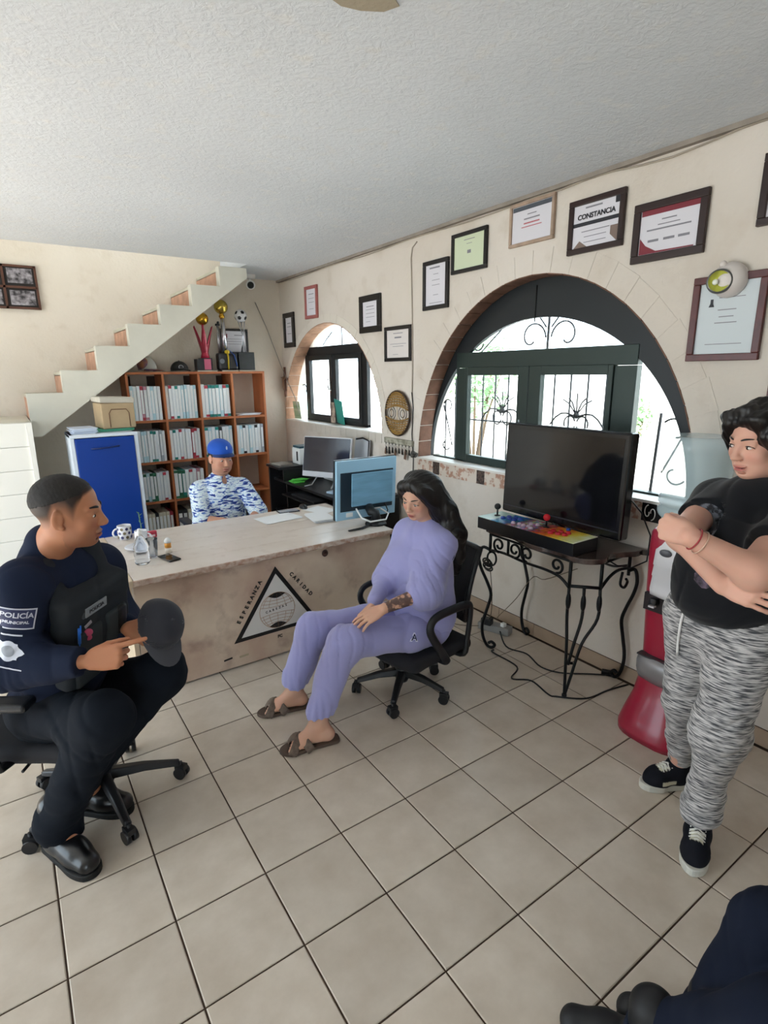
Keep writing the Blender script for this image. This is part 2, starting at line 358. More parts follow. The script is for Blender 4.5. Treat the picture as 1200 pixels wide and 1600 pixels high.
# ================================================================ WINDOWS
steel = mat('window_steel_dark', '#23272a', .45, metal=.3)
steel_in = mat('window_steel_green', '#2b3835', .4, metal=.3)
iron = mat('grille_iron', '#5a595b', .6)
glass = mat('window_glass', '#f6fafa', .02, trans=1., ior=1.01, spec=.3)
def spiral(cx, cz, r0, r1, a0, turns, n=26):
    return [(cx + (r0 + (r1 - r0) * k / n) * math.cos(a0 + 2 * PI * turns * k / n), cz + (r0 + (r1 - r0) * k / n) * math.sin(a0 + 2 * PI * turns * k / n)) for k in range(n + 1)]
def yz_tube(mb, pts, x, r, n=6): mb.tube([(x, p[0], p[1]) for p in pts], r * .9, n)
# --- big window
w1 = bpy.data.objects.new('window_1', None); COL.objects.link(w1); w1['kind'] = 'structure'; w1['_base'] = [0, 0, 0]
X1 = XW + .115
inner = (2.385, 1.065, .965, 1.02)
def ring_plate():
    mb = MB(); n = 56; o_ = [(A1[0] + (A1[1] + .01) * math.cos(PI * i / n), A1[3] + (A1[2] + .01) * math.sin(PI * i / n)) for i in range(n + 1)]
    i_ = [(inner[0] + (inner[1] - .055) * math.cos(PI * i / n), inner[3] + inner[2] * math.sin(PI * i / n)) for i in range(n + 1)]
    return o_, i_, n
o_, i_, n = ring_plate()
for part, (k0, k1) in enumerate(((0, n // 2), (n // 2, n))):
    mb = MB()
    for k in range(k0, k1):
        g = .002 if (k == n // 2) else 0
        q = [o_[k], o_[k + 1], i_[k + 1], i_[k]]
        vs = [(X1 + .006, y, z) for y, z in q] + [(X1 + .036, y, z) for y, z in q]
        mb.add(vs, [(0, 1, 2, 3), (7, 6, 5, 4), (3, 2, 6, 7), (0, 4, 5, 1)])
    mb.build('arch_plate', steel, w1, recalc=False)
mb = MB(); mb.tube([(X1 + .004, 2.405, 1.96), (X1 + .004, 2.40, 2.17)], .004, 6); mb.build('plate_seam', mat('seam_black', '#0a0a0a', .6), w1)
def bar(name, y0, y1, z0, z1, x0=X1, x1=X1 + .05, m=steel_in, p=w1): mb = MB(); mb.box(x0, x1, y0, y1, z0, z1); return mb.build(name, m, p, bevel=.003)
bar('transom', 1.70, 3.10, 1.695, 1.80)
bar('mullion', 3.0, 3.10, 1.02, 1.694); bar('mullion', 1.70, 1.829, 1.02, 1.694)
bar('rail', 1.34, 3.36, 1.005, 1.04)
def casement(y0, y1, st0, st1, seam):
    s = bar('sash', y0, y0 + st0, 1.03, 1.70, X1 - .012, X1 + .03)
    for a, b, c, d in ((y1 - st1, y1, 1.03, 1.70), (y0 + st0, y1 - st1, 1.03, 1.085), (y0 + st0, y1 - st1, 1.645, 1.70)):
        bar('sash_rail', a, b, c, d, X1 - .012, X1 + .03, steel_in, s)
    mb = MB(); mb.box(X1 + .008, X1 + .012, y0 + st0, y1 - st1, 1.08, 1.65); mb.build('pane', glass, s); return s
casement(2.42, 3.0, .085, .03, 0); casement(1.83, 2.41, .03, .09, 0)
mb = MB(); mb.tube([(X1 - .02, 2.44, 1.28), (X1 - .05, 2.44, 1.30), (X1 - .05, 2.44, 1.37)], .006, 8); mb.box(X1 - .018, X1 - .01, 2.43, 2.45, 1.24, 1.32); mb.build('handle', mat('chrome', '#c9ccd0', .2, metal=1.), w1)
# fixed panes
def half_pane(name, A, y0, y1, zb, x, p, da=0.):
    ys = np.linspace(y0, y1, 22); mb = MB(); top = [A[3] + A[2] * math.sqrt(max(0, 1 - ((y - A[0]) / (A[1] + da)) ** 2)) for y in ys]
    for k in range(len(ys) - 1):
        if max(top[k], top[k + 1]) <= zb: continue
        a, b = max(zb, top[k]), max(zb, top[k + 1])
        mb.add([(x, ys[k], zb), (x, ys[k + 1], zb), (x, ys[k + 1], b), (x, ys[k], a)], [(0, 1, 2, 3)])
    return mb.build(name, glass, p)
half_pane('pane', inner, 1.70, 3.08, 1.80, X1 + .02, w1); half_pane('pane', inner, 3.1, 3.41, 1.04, X1 + .02, w1); half_pane('pane', inner, 1.33, 1.70, 1.04, X1 + .02, w1)
# grille outside: vertical bars, crowns and scrolls
XG = XW + TH - .03; gr = MB()
for y in (3.30, 3.19, 2.90, 2.78, 2.66, 2.54, 2.28, 2.16, 2.04, 1.92):
    zt = inner[3] + inner[2] * math.sqrt(max(0, 1 - ((y - inner[0]) / 1.03) ** 2)); gr.tube([(XG, y, 1.02), (XG, y, min(1.75, zt))], .006, 6)
gr.tube([(XG, 1.60, 1.02), (XG, 1.585, 1.45)], .008, 6); gr.tube([(XG, 3.06, 1.33), (XG, 1.75, 1.33)], .006, 6)
for cy in (2.70, 2.10):   # crowned motifs
    gr.sphere((XG - .01, cy, 1.41), .02, 10, 8)
    for dy, dz in ((0, .13), (.06, .10), (-.06, .10), (.1, .09), (-.1, .09)):
        pts = [(cy, 1.41), (cy + dy * .55, 1.41 + dz * .75), (cy + dy, 1.41 + dz)]; yz_tube(gr, pts, XG - .01, .005)
    for s in (1, -1):
        yz_tube(gr, [(cy, 1.40)] + [(cy + s * (.03 + .16 * t), 1.41 + .06 * math.sin(t * PI * .8) - .1 * t) for t in (0, .25, .5, .75, 1)], XG - .01, .0065)
        yz_tube(gr, [(cy + s * (.045 + .04 * math.cos(a)), 1.36 + .045 * math.sin(a)) for a in np.linspace(PI * .9 if s > 0 else PI * .9, -PI * .9, 14)], XG - .01, .006)
for s, yy, z0, z1 in ((1, 3.27, 1.42, 1.12), (-1, 1.50, 1.36, 1.14)):     # S scrolls in the side lights
    yz_tube(gr, spiral(yy, z0, .075 if s < 0 else .05, .03, PI * (.1 if s > 0 else .2), .62) , XG, .006); yz_tube(gr, spiral(yy + .02 * s, z1, .06 if s < 0 else .045, .025, PI * (1.15), .62), XG, .006)
    yz_tube(gr, [(yy + .05 * s, z0), (yy, (z0 + z1) / 2), (yy - .05 * s, z1)], XG, .006)
for s in (1, -1):           # lunette scrolls
    yz_tube(gr, spiral(2.35 + .13 * s, 1.87, .11, .025, 0 if s < 0 else PI, .85 * (1 if s < 0 else -1)), XG, .006); yz_tube(gr, [(2.35 + s * .02, 1.93), (2.35 + s * .1, 2.02)], XG, .006)
    yz_tube(gr, [(2.35 + s * .33, 1.99), (2.35 + s * .58, 1.80)], XG, .006); yz_tube(gr, spiral(2.35 + .62 * s, 1.86, .06, .03, PI, .5 * s), XG, .006)
gr.tube([(XG, 2.355, 1.78), (XG, 2.35, 2.02)], .008, 6)
gr.build('grille', iron, w1)
# --- small window
w2 = bpy.data.objects.new('window_2', None); COL.objects.link(w2); w2['kind'] = 'structure'; w2['_base'] = [0, 0, 0]
X2 = XW + .13
fr2 = mat('window_steel_black', '#26282a', .4, metal=.3)
def bar2(name, y0, y1, z0, z1, x0=X2, x1=X2 + .04, p=w2): mb = MB(); mb.box(x0, x1, y0, y1, z0, z1); return mb.build(name, fr2, p, bevel=.003)
bar2('transom', 4.30, 5.52, 1.85, 1.935); bar2('mullion', 5.50, 5.56, 1.18, 1.86); bar2('mullion', 4.33, 4.41, 1.18, 1.86); bar2('rail', 4.33, 5.56, 1.175, 1.20)
for y0, y1 in ((4.41, 4.94), (4.96, 5.50)):
    s = bar2('sash', y0, y0 + .055, 1.20, 1.85, X2 - .012, X2 + .03)
    for a, b, c, d in ((y1 - .055, y1, 1.20, 1.85), (y0 + .055, y1 - .055, 1.20, 1.25), (y0 + .055, y1 - .055, 1.80, 1.85)): bar2('sash_rail', a, b, c, d, X2 - .012, X2 + .03, s)
    mb = MB(); mb.box(X2 + .008, X2 + .012, y0 + .05, y1 - .05, 1.24, 1.81); mb.build('pane', glass, s)
mb = MB(); mb.tube([(X2 - .02, 4.97, 1.50), (X2 - .05, 4.98, 1.53), (X2 - .05, 4.97, 1.62)], .007, 8); mb.tube([(X2 - .02, 4.97, 1.58), (X2 - .06, 4.95, 1.60), (X2 - .05, 4.96, 1.44)], .005, 8); mb.build('handle', MATS['chrome'], w2)
A2i = (A2[0], A2[1] - .02, A2[2] - .02, A2[3])
half_pane('pane', A2i, 4.0, 5.7, 1.935, X2 + .02, w2); half_pane('pane', A2i, 5.56, 5.81, 1.19, X2 + .02, w2); half_pane('pane', A2i, 3.91, 4.33, 1.19, X2 + .02, w2)
gr = MB()
for y in (4.86,): gr.tube([(XG, y, 1.93), (XG, y, 2.1)], .007, 6)
for s in (1, -1):
    gr.tube([(XG, 4.86 + s * .4, 1.95), (XG, 4.86 + s * .2, 2.07)], .006, 6); yz_tube(gr, spiral(5.72 if s > 0 else 4.02, 1.5, .06, .03, 0, .8), XG, .006); gr.tube([(XG, 5.66 if s > 0 else 4.1, 1.18), (XG, 5.66 if s > 0 else 4.1, 1.75)], .006, 6)
    yz_tube(gr, spiral(4.86 + s * .12, 1.52, .05, .02, 0, .8), XG, .005)
gr.build('grille', iron, w2)
# cards leaning in the small window
t = MB(); t.obox((X2 - .05, 4.76, 1.30), (.004, .15, .24), Matrix.Rotation(math.radians(8), 3, 'X') @ Matrix.Rotation(math.radians(-12), 3, 'Y')); o = t.build('folder', mat('teal_card', '#2f8f84', .5)); tag(o, 'teal folder leaning against the middle of the small arched window', 'folder')
t = MB(); t.obox((X2 - .07, 4.86, 1.29), (.003, .09, .20), Matrix.Rotation(math.radians(-4), 3, 'X')); o = t.build('card', mat('photo_card', '#c9b7a4', .5, col2='#5b4a48', vscale=22)); tag(o, 'small photo card standing beside the teal folder on the window sill', 'card')
t = MB(); t.obox((X2 - .06, 5.69, 1.275), (.004, .16, .19), Matrix.Rotation(math.radians(-6), 3, 'Y')); o = t.build('sign_card', mat('green_card', '#3f8f4c', .5, col2='#d7dcc4', vscale=7, stretch=(1, .1, 1.6))); tag(o, 'green and cream card in the left corner of the small arched window', 'card')

# ---------------------------------------------------------------- outdoors seen through the windows
gnd = mat('yard_concrete', '#d8d4cc', .9, var=.1, vscale=2)
mb = MB(); mb.box(XW + TH, 16, -12, 22, -.3, -.05); mb.box(-12, XW + TH, -12, YF, -.3, -.05); mb.box(-12, XL, YF, 22, -.3, -.05); mb.box(XL, XW + TH, YB + .2, 22, -.3, -.05); o = struct('ground', mb, gnd)
mb = MB(); mb.box(9.0, 9.2, -4, 18, -.1, 2.0); o = mb.build('yard_wall', mat('yard_wall_white', '#eceae4', .8)); o['kind'] = 'structure'
leaf_m = mat('leaf_green', '#9fc08e', .6, var=.3, vscale=5); stem_m = mat('bark', '#6b5846', .8)
def shrub(name, label, c, r, n, seed):
    rnd = random.Random(seed); root = thing(name, label, 'shrub', (c[0], c[1], -.05))
    tr = MB()
    for k in range(7):
        a = rnd.uniform(0, 2 * PI); tr.tube([(c[0], c[1], -.05), (c[0] + .3 * r * math.cos(a), c[1] + .3 * r * math.sin(a), c[2] * .6), (c[0] + .7 * r * math.cos(a), c[1] + .7 * r * math.sin(a), c[2] + r * rnd.uniform(-.2, .6))], [.03, .02, .006], 6)
    tr.build('stem', stem_m, root); lf = MB()
    for k in range(n):
        a = rnd.uniform(0, 2 * PI); u = rnd.uniform(-1, 1); q = r * rnd.uniform(.45, 1); p = Vector((c[0] + q * math.cos(a) * math.sqrt(1 - u * u), c[1] + q * math.sin(a) * math.sqrt(1 - u * u), c[2] + q * u * 1.15))
        d = Vector((rnd.uniform(-1, 1), rnd.uniform(-1, 1), rnd.uniform(-.4, 1))).normalized(); w = d.orthogonal().normalized() * .035; L_ = .12
        lf.add([p, p + d * L_ * .5 + w, p + d * L_, p + d * L_ * .5 - w], [(0, 1, 2, 3)])
    o = lf.build('foliage', leaf_m, root, recalc=False); o['kind'] = 'stuff'
shrub('shrub', 'green leafy shrub seen through the left part of the big arched window', (5.9, 6.2, 1.7), .62, 800, 3)
shrub('shrub', 'low green bush seen above the television through the big window', (8.4, 5.2, .95), .32, 350, 5)
# ================================================================ STAIRS
st_m = mat('stair_plaster', '#d6d3c6', .8, var=.08, vscale=4, bump=.15, bscale=40)
riser_m = mat('stair_riser_clay', '#cfa288', .85, var=.25, vscale=10)
def stairs():
    y0, y1 = 5.15, YB; xs = [.17, .425, .695, .957, 1.225, 1.503, 1.763, 2.02]; zs = [1.54, 1.713, 1.905, 2.085, 2.25, 2.43, 2.60]
    root = bpy.data.objects.new('staircase', None); COL.objects.link(root); root['kind'] = 'structure'; root['_base'] = [0, 0, 0]
    # stringer and soffit: sloped slab cut by steps, as an extruded outline
    out = [(xs[0], 1.20)]
    for i, z in enumerate(zs): out += [(xs[i], z), (xs[i + 1], z)]
    out = [(.145, 1.205), (.165, 1.54)] + out[2:]
    out += [(2.02, 2.64), (2.02, 2.50), (1.86, 2.40), (.235, 1.205)]
    mb = MB(); vs = []; n = len(out)
    # slices (quads) between breaks keep the concave outline clean
    def low(x): return 1.205 if x < .235 else 1.205 + (x - .235) * (2.40 - 1.205) / (1.86 - .235)
    for i, z in enumerate(zs):
        a, b = xs[i], xs[i + 1]
        for p, q in (((a, min(b, .235)), (min(b, .235), b)) if i == 0 else (((a, b)),) if False else ((a, b),)):
            pass
        cuts = [a, b] if i else [a, .235, b]
        for c0, c1 in zip(cuts, cuts[1:]):
            mb.add([(c0, y0, low(c0)), (c1, y0, low(c1)), (c1, y0, z), (c0, y0, z), (c0, y0 + .09, low(c0)), (c1, y0 + .09, low(c1)), (c1, y0 + .09, z), (c0, y0 + .09, z)], [(0, 1, 2, 3), (7, 6, 5, 4), (0, 4, 5, 1), (3, 2, 6, 7), (0, 3, 7, 4), (1, 5, 6, 2)])
    mb.build('stringer', st_m, root)
    for i, z in enumerate(zs):
        s = MB(); s.box(xs[i] + .004, xs[i + 1] + .0, y0 + .09, y1, z - .04, z - .01); o = s.build('step', mat('step_tread', '#c9c3b2', .8, var=.1), root)
        r = MB(); r.box(xs[i] + .004, xs[i] + .02, y0 + .09, y1, (zs[i - 1] if i else 1.35) - .02, z - .035); r.build('riser', riser_m, o)
    # soffit slab under the steps
    mb = MB(); mb.add([(.235, y0 + .088, 1.205), (2.02, y0 + .088, low(2.02)), (2.02, y1, low(2.02)), (.235, y1, 1.205), (.235, y0 + .088, 1.26), (2.02, y0 + .088, low(2.02) + .055), (2.02, y1, low(2.02) + .055), (.235, y1, 1.26)],
                      [(0, 3, 2, 1), (4, 5, 6, 7), (0, 1, 5, 4), (1, 2, 6, 5), (2, 3, 7, 6), (3, 0, 4, 7)]); mb.build('soffit', st_m, root)
    # landing and the lower flight coming towards the room
    mb = MB(); mb.box(-1.0, .165, 4.98, y1, 1.19, 1.335); mb.build('landing', st_m, root)
    mb = MB(); mb.box(-1.0, .145, 5.02, y1, -.0, 1.19); mb.build('landing_wall', st_m, root)
    zz = [1.335, 1.16, .985, .81, .635, .46, .285, .11]
    for k in range(8):
        yf = 4.98 - k * .006
        z1 = zz[k] ; z0 = zz[k + 1] if k < 7 else 0
        s = MB(); s.box(-1.0, .13, yf - .07, 5.03, z0, z1 - .0015); s.build('step', MATS.get('cheek_white') or mat('cheek_white', '#e6e5df', .8), root, bevel=.003)
    mb = MB(); mb.add([(.125, 4.82, 0), (.145, 4.82, 0), (.165, 4.90, 1.335), (.13, 4.90, 1.335), (.125, 5.03, 0), (.145, 5.03, 0), (.165, 5.03, 1.335), (.13, 5.03, 1.335)], [(0, 1, 2, 3), (7, 6, 5, 4), (0, 4, 5, 1), (3, 2, 6, 7), (0, 3, 7, 4), (1, 5, 6, 2)]); mb.build('side_cheek', mat('cheek_white', '#e6e5df', .8), root)
stairs()

# ================================================================ BOOKSHELF WITH BINDERS
wood = mat('shelf_pine_orange', '#c47a4e', .5, col2='#a35c36', vscale=5, stretch=(1, 1, .15), bump=.1, bscale=60)
SX = [.97, 1.285, 1.62, 1.95, 2.285]; SZ = [.06, .475, .86, 1.255, 1.675]; SY0, SY1 = 5.555, YB - .01
def bookshelf():
    root = thing('bookshelf', 'orange pine cube bookshelf filled with binders behind the desk', 'bookshelf', (1.63, 5.7, 0)); t = .022
    for i, x in enumerate(SX):
        mb = MB(); mb.box(x - t / 2, x + t / 2, SY0, SY1, 0, SZ[-1] + t / 2 if i in (0, 4) else SZ[-1]); mb.build('upright', wood, root, bevel=.002)
    for i, z in enumerate(SZ):
        for k in range(4):
            if i == 4 and k: continue
            mb = MB()
            if i == 4: mb.box(SX[0] - t / 2, SX[4] + t / 2, SY0 - .004, SY1, z, z + t)
            else: mb.box(SX[k] + t / 2, SX[k + 1] - t / 2, SY0 + .003, SY1, z - t, z)
            mb.build('top_board' if i == 4 else 'shelf', wood, root, bevel=.002)
    mb = MB()
    for a, b in ((.99, 1.05), (1.2, 1.36), (1.55, 1.7), (1.88, 2.0)): mb.box(a, b, SY1 - .006, SY1, .06, 1.66)
    mb.build('back_board', mat('back_board_dark', '#4d3f38', .8), root)
bookshelf()
BCOL = {'white': '#edf2f5', 'pale blue': '#bfe0ea', 'teal': '#1f7f77', 'red': '#b03a48', 'pink': '#c08a98', 'green': '#2e6b4e', 'black': '#26282c', 'cream': '#d9d2bd', 'grey': '#aeb4ba'}
def binder(x, y, z, w, h, d, col, accent, label, group, lean=0.):
    root = local_thing('binder', label, 'binder', (x, y, z), group)
    mb = MB(); mb.obox((0, d / 2, h / 2), (w * .93, d, h)); mb.build('cover', mat('binder_' + col.replace(' ', '_'), BCOL[col], .45), root, bevel=.002, seg=1)
    mb = MB(); mb.box(-w * .33, w * .33, -.0015, .003, h * .2, h * .88); mb.build('spine_label', mat('binder_label', '#f1f3f2', .5), root)
    if accent:
        for z0_, z1_ in ((h * .90, h * .995), (.004, h * .09)): mb = MB(); mb.box(-w * .465, w * .465, -.002, .002, z0_, z1_); mb.build('spine_band', mat('binder_' + accent, BCOL[accent], .45), root)
    root.rotation_euler = (0, lean, 0); return root
ordn = ['first', 'second', 'third', 'fourth', 'fifth', 'sixth', 'seventh', 'eighth', 'ninth', 'tenth', 'eleventh']
rowname = {3: 'top row', 2: 'second row', 1: 'third row', 0: 'bottom row'}; cellname = ['left column', 'second column', 'third column', 'right column']
W_, B_, T_, R_, P_, G_, K_, C_, Y_ = 'white', 'pale blue', 'teal', 'red', 'pink', 'green', 'black', 'cream', 'grey'
CELLS = {
    (3, 0): [(B_, ''), (W_, ''), (W_, ''), (P_, 'red'), (W_, 'pink'), (W_, ''), (B_, ''), (W_, ''), (W_, '')],
    (3, 1): [(W_, ''), (W_, 'red'), (W_, ''), (W_, 'teal'), (W_, ''), (B_, ''), (B_, ''), (W_, ''), (W_, ''), (B_, '')],
    (3, 2): [(W_, ''), (W_, 'red'), (B_, 'teal'), (W_, 'teal'), (W_, 'teal'), (B_, ''), (W_, 'red'), (W_, 'teal')],
    (2, 0): [(T_, 'teal'), (W_, ''), (B_, ''), (B_, ''), (W_, ''), (W_, 'teal'), (W_, 'teal'), (W_, ''), (Y_, ''), (W_, '')],
    (2, 1): [(W_, ''), (W_, 'teal'), (W_, ''), (W_, 'red'), (W_, ''), (W_, ''), (W_, ''), (R_, 'red'), (W_, 'red'), (W_, '')],
    (2, 2): [(W_, 'teal'), (B_, ''), (W_, ''), (B_, 'teal'), (K_, ''), (W_, ''), (W_, ''), (B_, '')],
    (2, 3): [(W_, ''), (B_, ''), (W_, 'black'), (W_, ''), (B_, ''), (W_, ''), (W_, 'black'), (W_, ''), (Y_, '')],
    (1, 0): [(W_, ''), (W_, 'green'), (B_, ''), (W_, 'green'), (G_, 'green'), (W_, ''), (W_, ''), (W_, 'red'), (W_, '')],
    (1, 1): [(W_, 'green'), (G_, 'green'), (T_, 'green'), (W_, ''), (W_, 'red'), (W_, ''), (P_, ''), (W_, '')],
    (0, 0): [(C_, ''), (C_, ''), (C_, ''), (K_, ''), (C_, ''), (C_, ''), (C_, ''), (R_, '')],
    (0, 1): [(K_, ''), (K_, ''), (C_, ''), (C_, ''), (C_, ''), (W_, '')],
}
for (r, c), lst in CELLS.items():
    x0, x1 = SX[c] + .014, SX[c + 1] - .03; n = len(lst); w = (x1 - x0) / n; hb = [.30, .285, .30, .32][r]; rnd = random.Random(r * 7 + c)
    for k, (co, ac) in enumerate(lst):
        lab = '%s binder%s, %s in the %s, %s of the bookshelf' % (co, (' with %s bands' % ac) if ac else '', ordn[k], rowname[r], cellname[c])
        binder(x0 + w * (k + .5), SY0 + .012 + rnd.uniform(0, .012), SZ[r] + .0005, w, hb * rnd.uniform(.97, 1.0), .25, co, ac, lab, 'binders in the bookshelf')
mb = MB()
for k in range(3): mb.obox((2.11 + k * .01, 5.68, SZ[3] + .004 + k * .006), (.24, .2, .005), Matrix.Rotation(.1 * k, 3, 'Z'))
tag(mb.build('papers', mat('paper_white', '#e9ecef', .7)), 'few loose papers lying in the top right compartment of the bookshelf', 'papers')

# ---------------------------------------------------------------- on top of the bookshelf
ZT = SZ[4] + .0222
gold = mat('gold_gloss', '#c79a35', .22, metal=.9); gold2 = mat('gold_pale', '#c9b257', .2, metal=.9); redp = mat('trophy_red', '#a81f3c', .3); marb = mat('trophy_base_dark', '#2b2a2e', .3, var=.3, vscale=12)
white_m = mat('plain_white', '#e8e8e6', .5); black_m = mat('plain_black', '#17181a', .5)
t = thing('trophy', 'red trophy with petal cup carrying a golden ball', 'trophy', (1.73, 5.68, ZT)); x, y = 1.73, 5.68
mb = MB(); mb.box(x - .1, x + .1, y - .07, y + .07, ZT, ZT + .012); mb.build('plinth', mat('trophy_cream', '#cfc8b8', .4), t)
mb = MB(); mb.box(x - .09, x - .045, y - .05, y + .05, ZT + .012, ZT + .12); mb.box(x - .045, x + .06, y - .05, y + .05, ZT + .012, ZT + .13); mb.build('base', marb, t)
mb = MB(); mb.box(x - .02, x + .045, y - .052, y - .05, ZT + .02, ZT + .12); mb.build('plate', mat('trophy_pink', '#c2607d', .4), t)
mb = MB(); mb.lathe((x + .01, y, ZT + .13), [(.045, 0), (.032, .05), (.02, .1), (.012, .2), (.012, .32), (.03, .36)], 16); mb.build('stem', redp, t)
for a in range(6):
    an = a * PI / 3 + .3; d = Vector((math.cos(an), math.sin(an), 0)); s_ = Vector((-d.y, d.x, 0)); c = Vector((x + .01, y, ZT + .16)); mb = MB(); vs = []
    for k in range(6):
        u = k / 5; w = .022 * math.sin(PI * (.18 + .82 * u) * .98) * (1.1 - .3 * u) + .001; p = c + d * (.02 + .075 * u ** 1.3) + Vector((0, 0, .27 * u)); vs += [p - s_ * w, p + s_ * w, p + d * .006 - s_ * w, p + d * .006 + s_ * w]
    fs = []
    for k in range(5): o = k * 4; fs += [(o, o + 1, o + 5, o + 4), (o + 2, o + 6, o + 7, o + 3), (o, o + 4, o + 6, o + 2), (o + 1, o + 3, o + 7, o + 5)]
    mb.add(vs, fs, True); mb.build('petal', redp, t)
mb = MB(); mb.sphere((x + .01, y, ZT + .50), .06, 24, 14); mb.build('ball', gold, t)
t = thing('trophy', 'tall silver column trophy topped with a pale golden ball and yellow ribbon', 'trophy', (1.955, 5.68, ZT)); x, y = 1.955, 5.68
mb = MB(); mb.box(x - .08, x + .09, y - .07, y + .07, ZT, ZT + .012); mb.build('plinth', MATS['trophy_cream'], t)
mb = MB(); mb.box(x - .10, x + .10, y - .05, y + .05, ZT + .012, ZT + .18); mb.build('base', marb, t, bevel=.02)
mb = MB(); mb.cyl((x - .01, y, ZT + .18), (x - .015, y, ZT + .52), .026, .02, 16); mb.cyl((x - .07, y + .01, ZT + .18), (x - .07, y + .01, ZT + .46), .006, n=8); mb.cyl((x - .05, y + .03, ZT + .18), (x - .05, y + .03, ZT + .44), .006, n=8); mb.build('column', mat('trophy_silver', '#c9cad2', .2, metal=.8), t)
mb = MB(); mb.box(x - .085, x - .05, y - .02, y + .02, ZT + .44, ZT + .46); mb.sphere((x - .06, y, ZT + .47), .014, 10, 8); mb.build('figure', black_m, t)
mb = MB(); mb.lathe((x - .018, y, ZT + .5), [(.014, 0), (.03, .03), (.016, .06), (.02, .08)], 14); mb.build('neck', gold, t)
mb = MB(); mb.sphere((x - .02, y, ZT + .62), .068, 24, 14); mb.build('ball', gold2, t)
mb = MB(); mb.tube([(x - .01, y - .055, ZT + .20), (x - .005, y - .062, ZT + .14), (x - .008, y - .06, ZT + .02)], .02, 8, flat=(.25, 1)); mb.sphere((x - .008, y - .05, ZT + .19), .028, 12, 8, (1, .5, .7)); mb.build('ribbon', mat('ribbon_yellow', '#e0c23a', .5), t)
mb = MB(); mb.tube([(x + .02, y - .055, ZT + .2), (x + .06, y - .06, ZT + .16), (x + .085, y - .055, ZT + .05)], .014, 8, flat=(.3, 1)); mb.build('ribbon', mat('ribbon_blue', '#2f57b5', .5), t)
mb = MB(); mb.cyl((x - .065, y - .051, ZT + .1), (x - .065, y - .056, ZT + .1), .024, n=16); mb.build('medallion', mat('medal_grey', '#7d8186', .3, metal=.6), t)
t = thing('trophy', 'black block trophy with a black and white football on silver legs', 'trophy', (2.145, 5.68, ZT)); x, y = 2.145, 5.68
mb = MB(); mb.box(x - .085, x + .09, y - .06, y + .06, ZT, ZT + .012); mb.build('plinth', MATS['trophy_cream'], t)
mb = MB(); mb.box(x - .08, x + .085, y - .055, y + .055, ZT + .012, ZT + .19); mb.build('base', mat('trophy_slate', '#2f3436', .25, var=.3, vscale=20), t, bevel=.004)
mb = MB()
for k in range(3): mb.tube([(x - .01 + .02 * (k - 1), y + .02 * (k % 2), ZT + .19), (x + .004 * (k - 1), y, ZT + .35), (x - .01 + .035 * (k - 1), y, ZT + .49)], .005, 8)
mb.build('legs', MATS['trophy_silver'], t)
def football(c, r, parent):
    mb = MB(); mb.sphere(c, r, 24, 14); b = mb.build('ball', mat('ball_white', '#dcdde0', .35), parent); ph = (1 + 5 ** .5) / 2; k = MB()
    for a, b_ in ((1, ph), (-1, ph), (1, -ph), (-1, -ph)):
        for v in ((0, a, b_), (a, b_, 0), (b_, 0, a)):
            n = (Matrix.Rotation(.5, 3, 'X') @ Vector(v)).normalized(); u = n.orthogonal().normalized(); w = n.cross(u); p = Vector(c) + n * (r * .985)
            vs = [p + n * (r * .03)] + [p + (u * math.cos(q * 2 * PI / 5) + w * math.sin(q * 2 * PI / 5)) * r * .34 - n * r * .025 for q in range(5)]
            k.add(vs, [(0, 1 + q, 1 + (q + 1) % 5) for q in range(5)])
    k.build('ball_patches', black_m, b)
football((x - .012, y, ZT + .545), .062, t)
# caps on the shelf
def cap_mesh(c, r, h, front, cols, name, label, cat='cap', brim_len=.07, hang=None, n=24):
    root = thing(name, label, cat, c); fa = math.atan2(front[1], front[0]); mb = MB(); prof = [(r * math.cos(a), h * math.sin(a)) for a in np.linspace(0, PI / 2 - .04, 8)]
    mb.lathe(c, [(r * .985, 0)] + prof[1:] + [(.001, h)], n); mb.build('crown', cols[0], root)
    b = MB(); vs = []; m = 14
    for k in range(m + 1):
        a = fa + (k / m - .5) * PI * .95; e = math.cos((k / m - .5) * PI * .95); ci, si = math.cos(a), math.sin(a)
        p0 = (c[0] + ci * r * .97, c[1] + si * r * .97, c[2] + .006); L_ = brim_len * max(0, e) ** .6
        p1 = (c[0] + ci * (r + L_), c[1] + si * (r + L_), c[2] - .004 - .012 * abs(k / m - .5)); vs += [p0, p1, (p1[0], p1[1], p1[2] + .003), (p0[0], p0[1], p0[2] + .004)]
    fs = []
    for k in range(m): o = k * 4; fs += [(o, o + 1, o + 5, o + 4), (o + 1, o + 2, o + 6, o + 5), (o + 2, o + 3, o + 7, o + 6)]
    b.add(vs, fs, True); b.build('brim', cols[1], root)
    s = MB(); s.sphere((c[0], c[1], c[2] + h), .006, 8, 6); s.build('button', cols[0], root); return root
camo = mat('cap_patchwork', '#8a5a3c', .8, col2='#3b2a55', vscale=22); grey_f = mat('cap_grey', '#a8a59d', .85, var=.2)
cap_mesh((1.185, 5.67, ZT + .017), .085, .125, (.8, -.6), (grey_f, camo), 'cap', 'grey cap with a colourful patterned front on the left end of the shelf top')
t = MB(); t.sphere((1.145, 5.645, ZT + .072), .058, 16, 10, (1, 1, 1.05)); bpy.context.view_layer.update(); o = t.build('front_panel', camo, [q for q in bpy.data.objects if q.name == 'cap'][0])
c2 = cap_mesh((1.48, 5.68, ZT + .017), .085, .085, (.1, -1), (black_m, black_m), 'cap', 'low black cap with a pale ring emblem lying on the bookshelf', brim_len=.03)
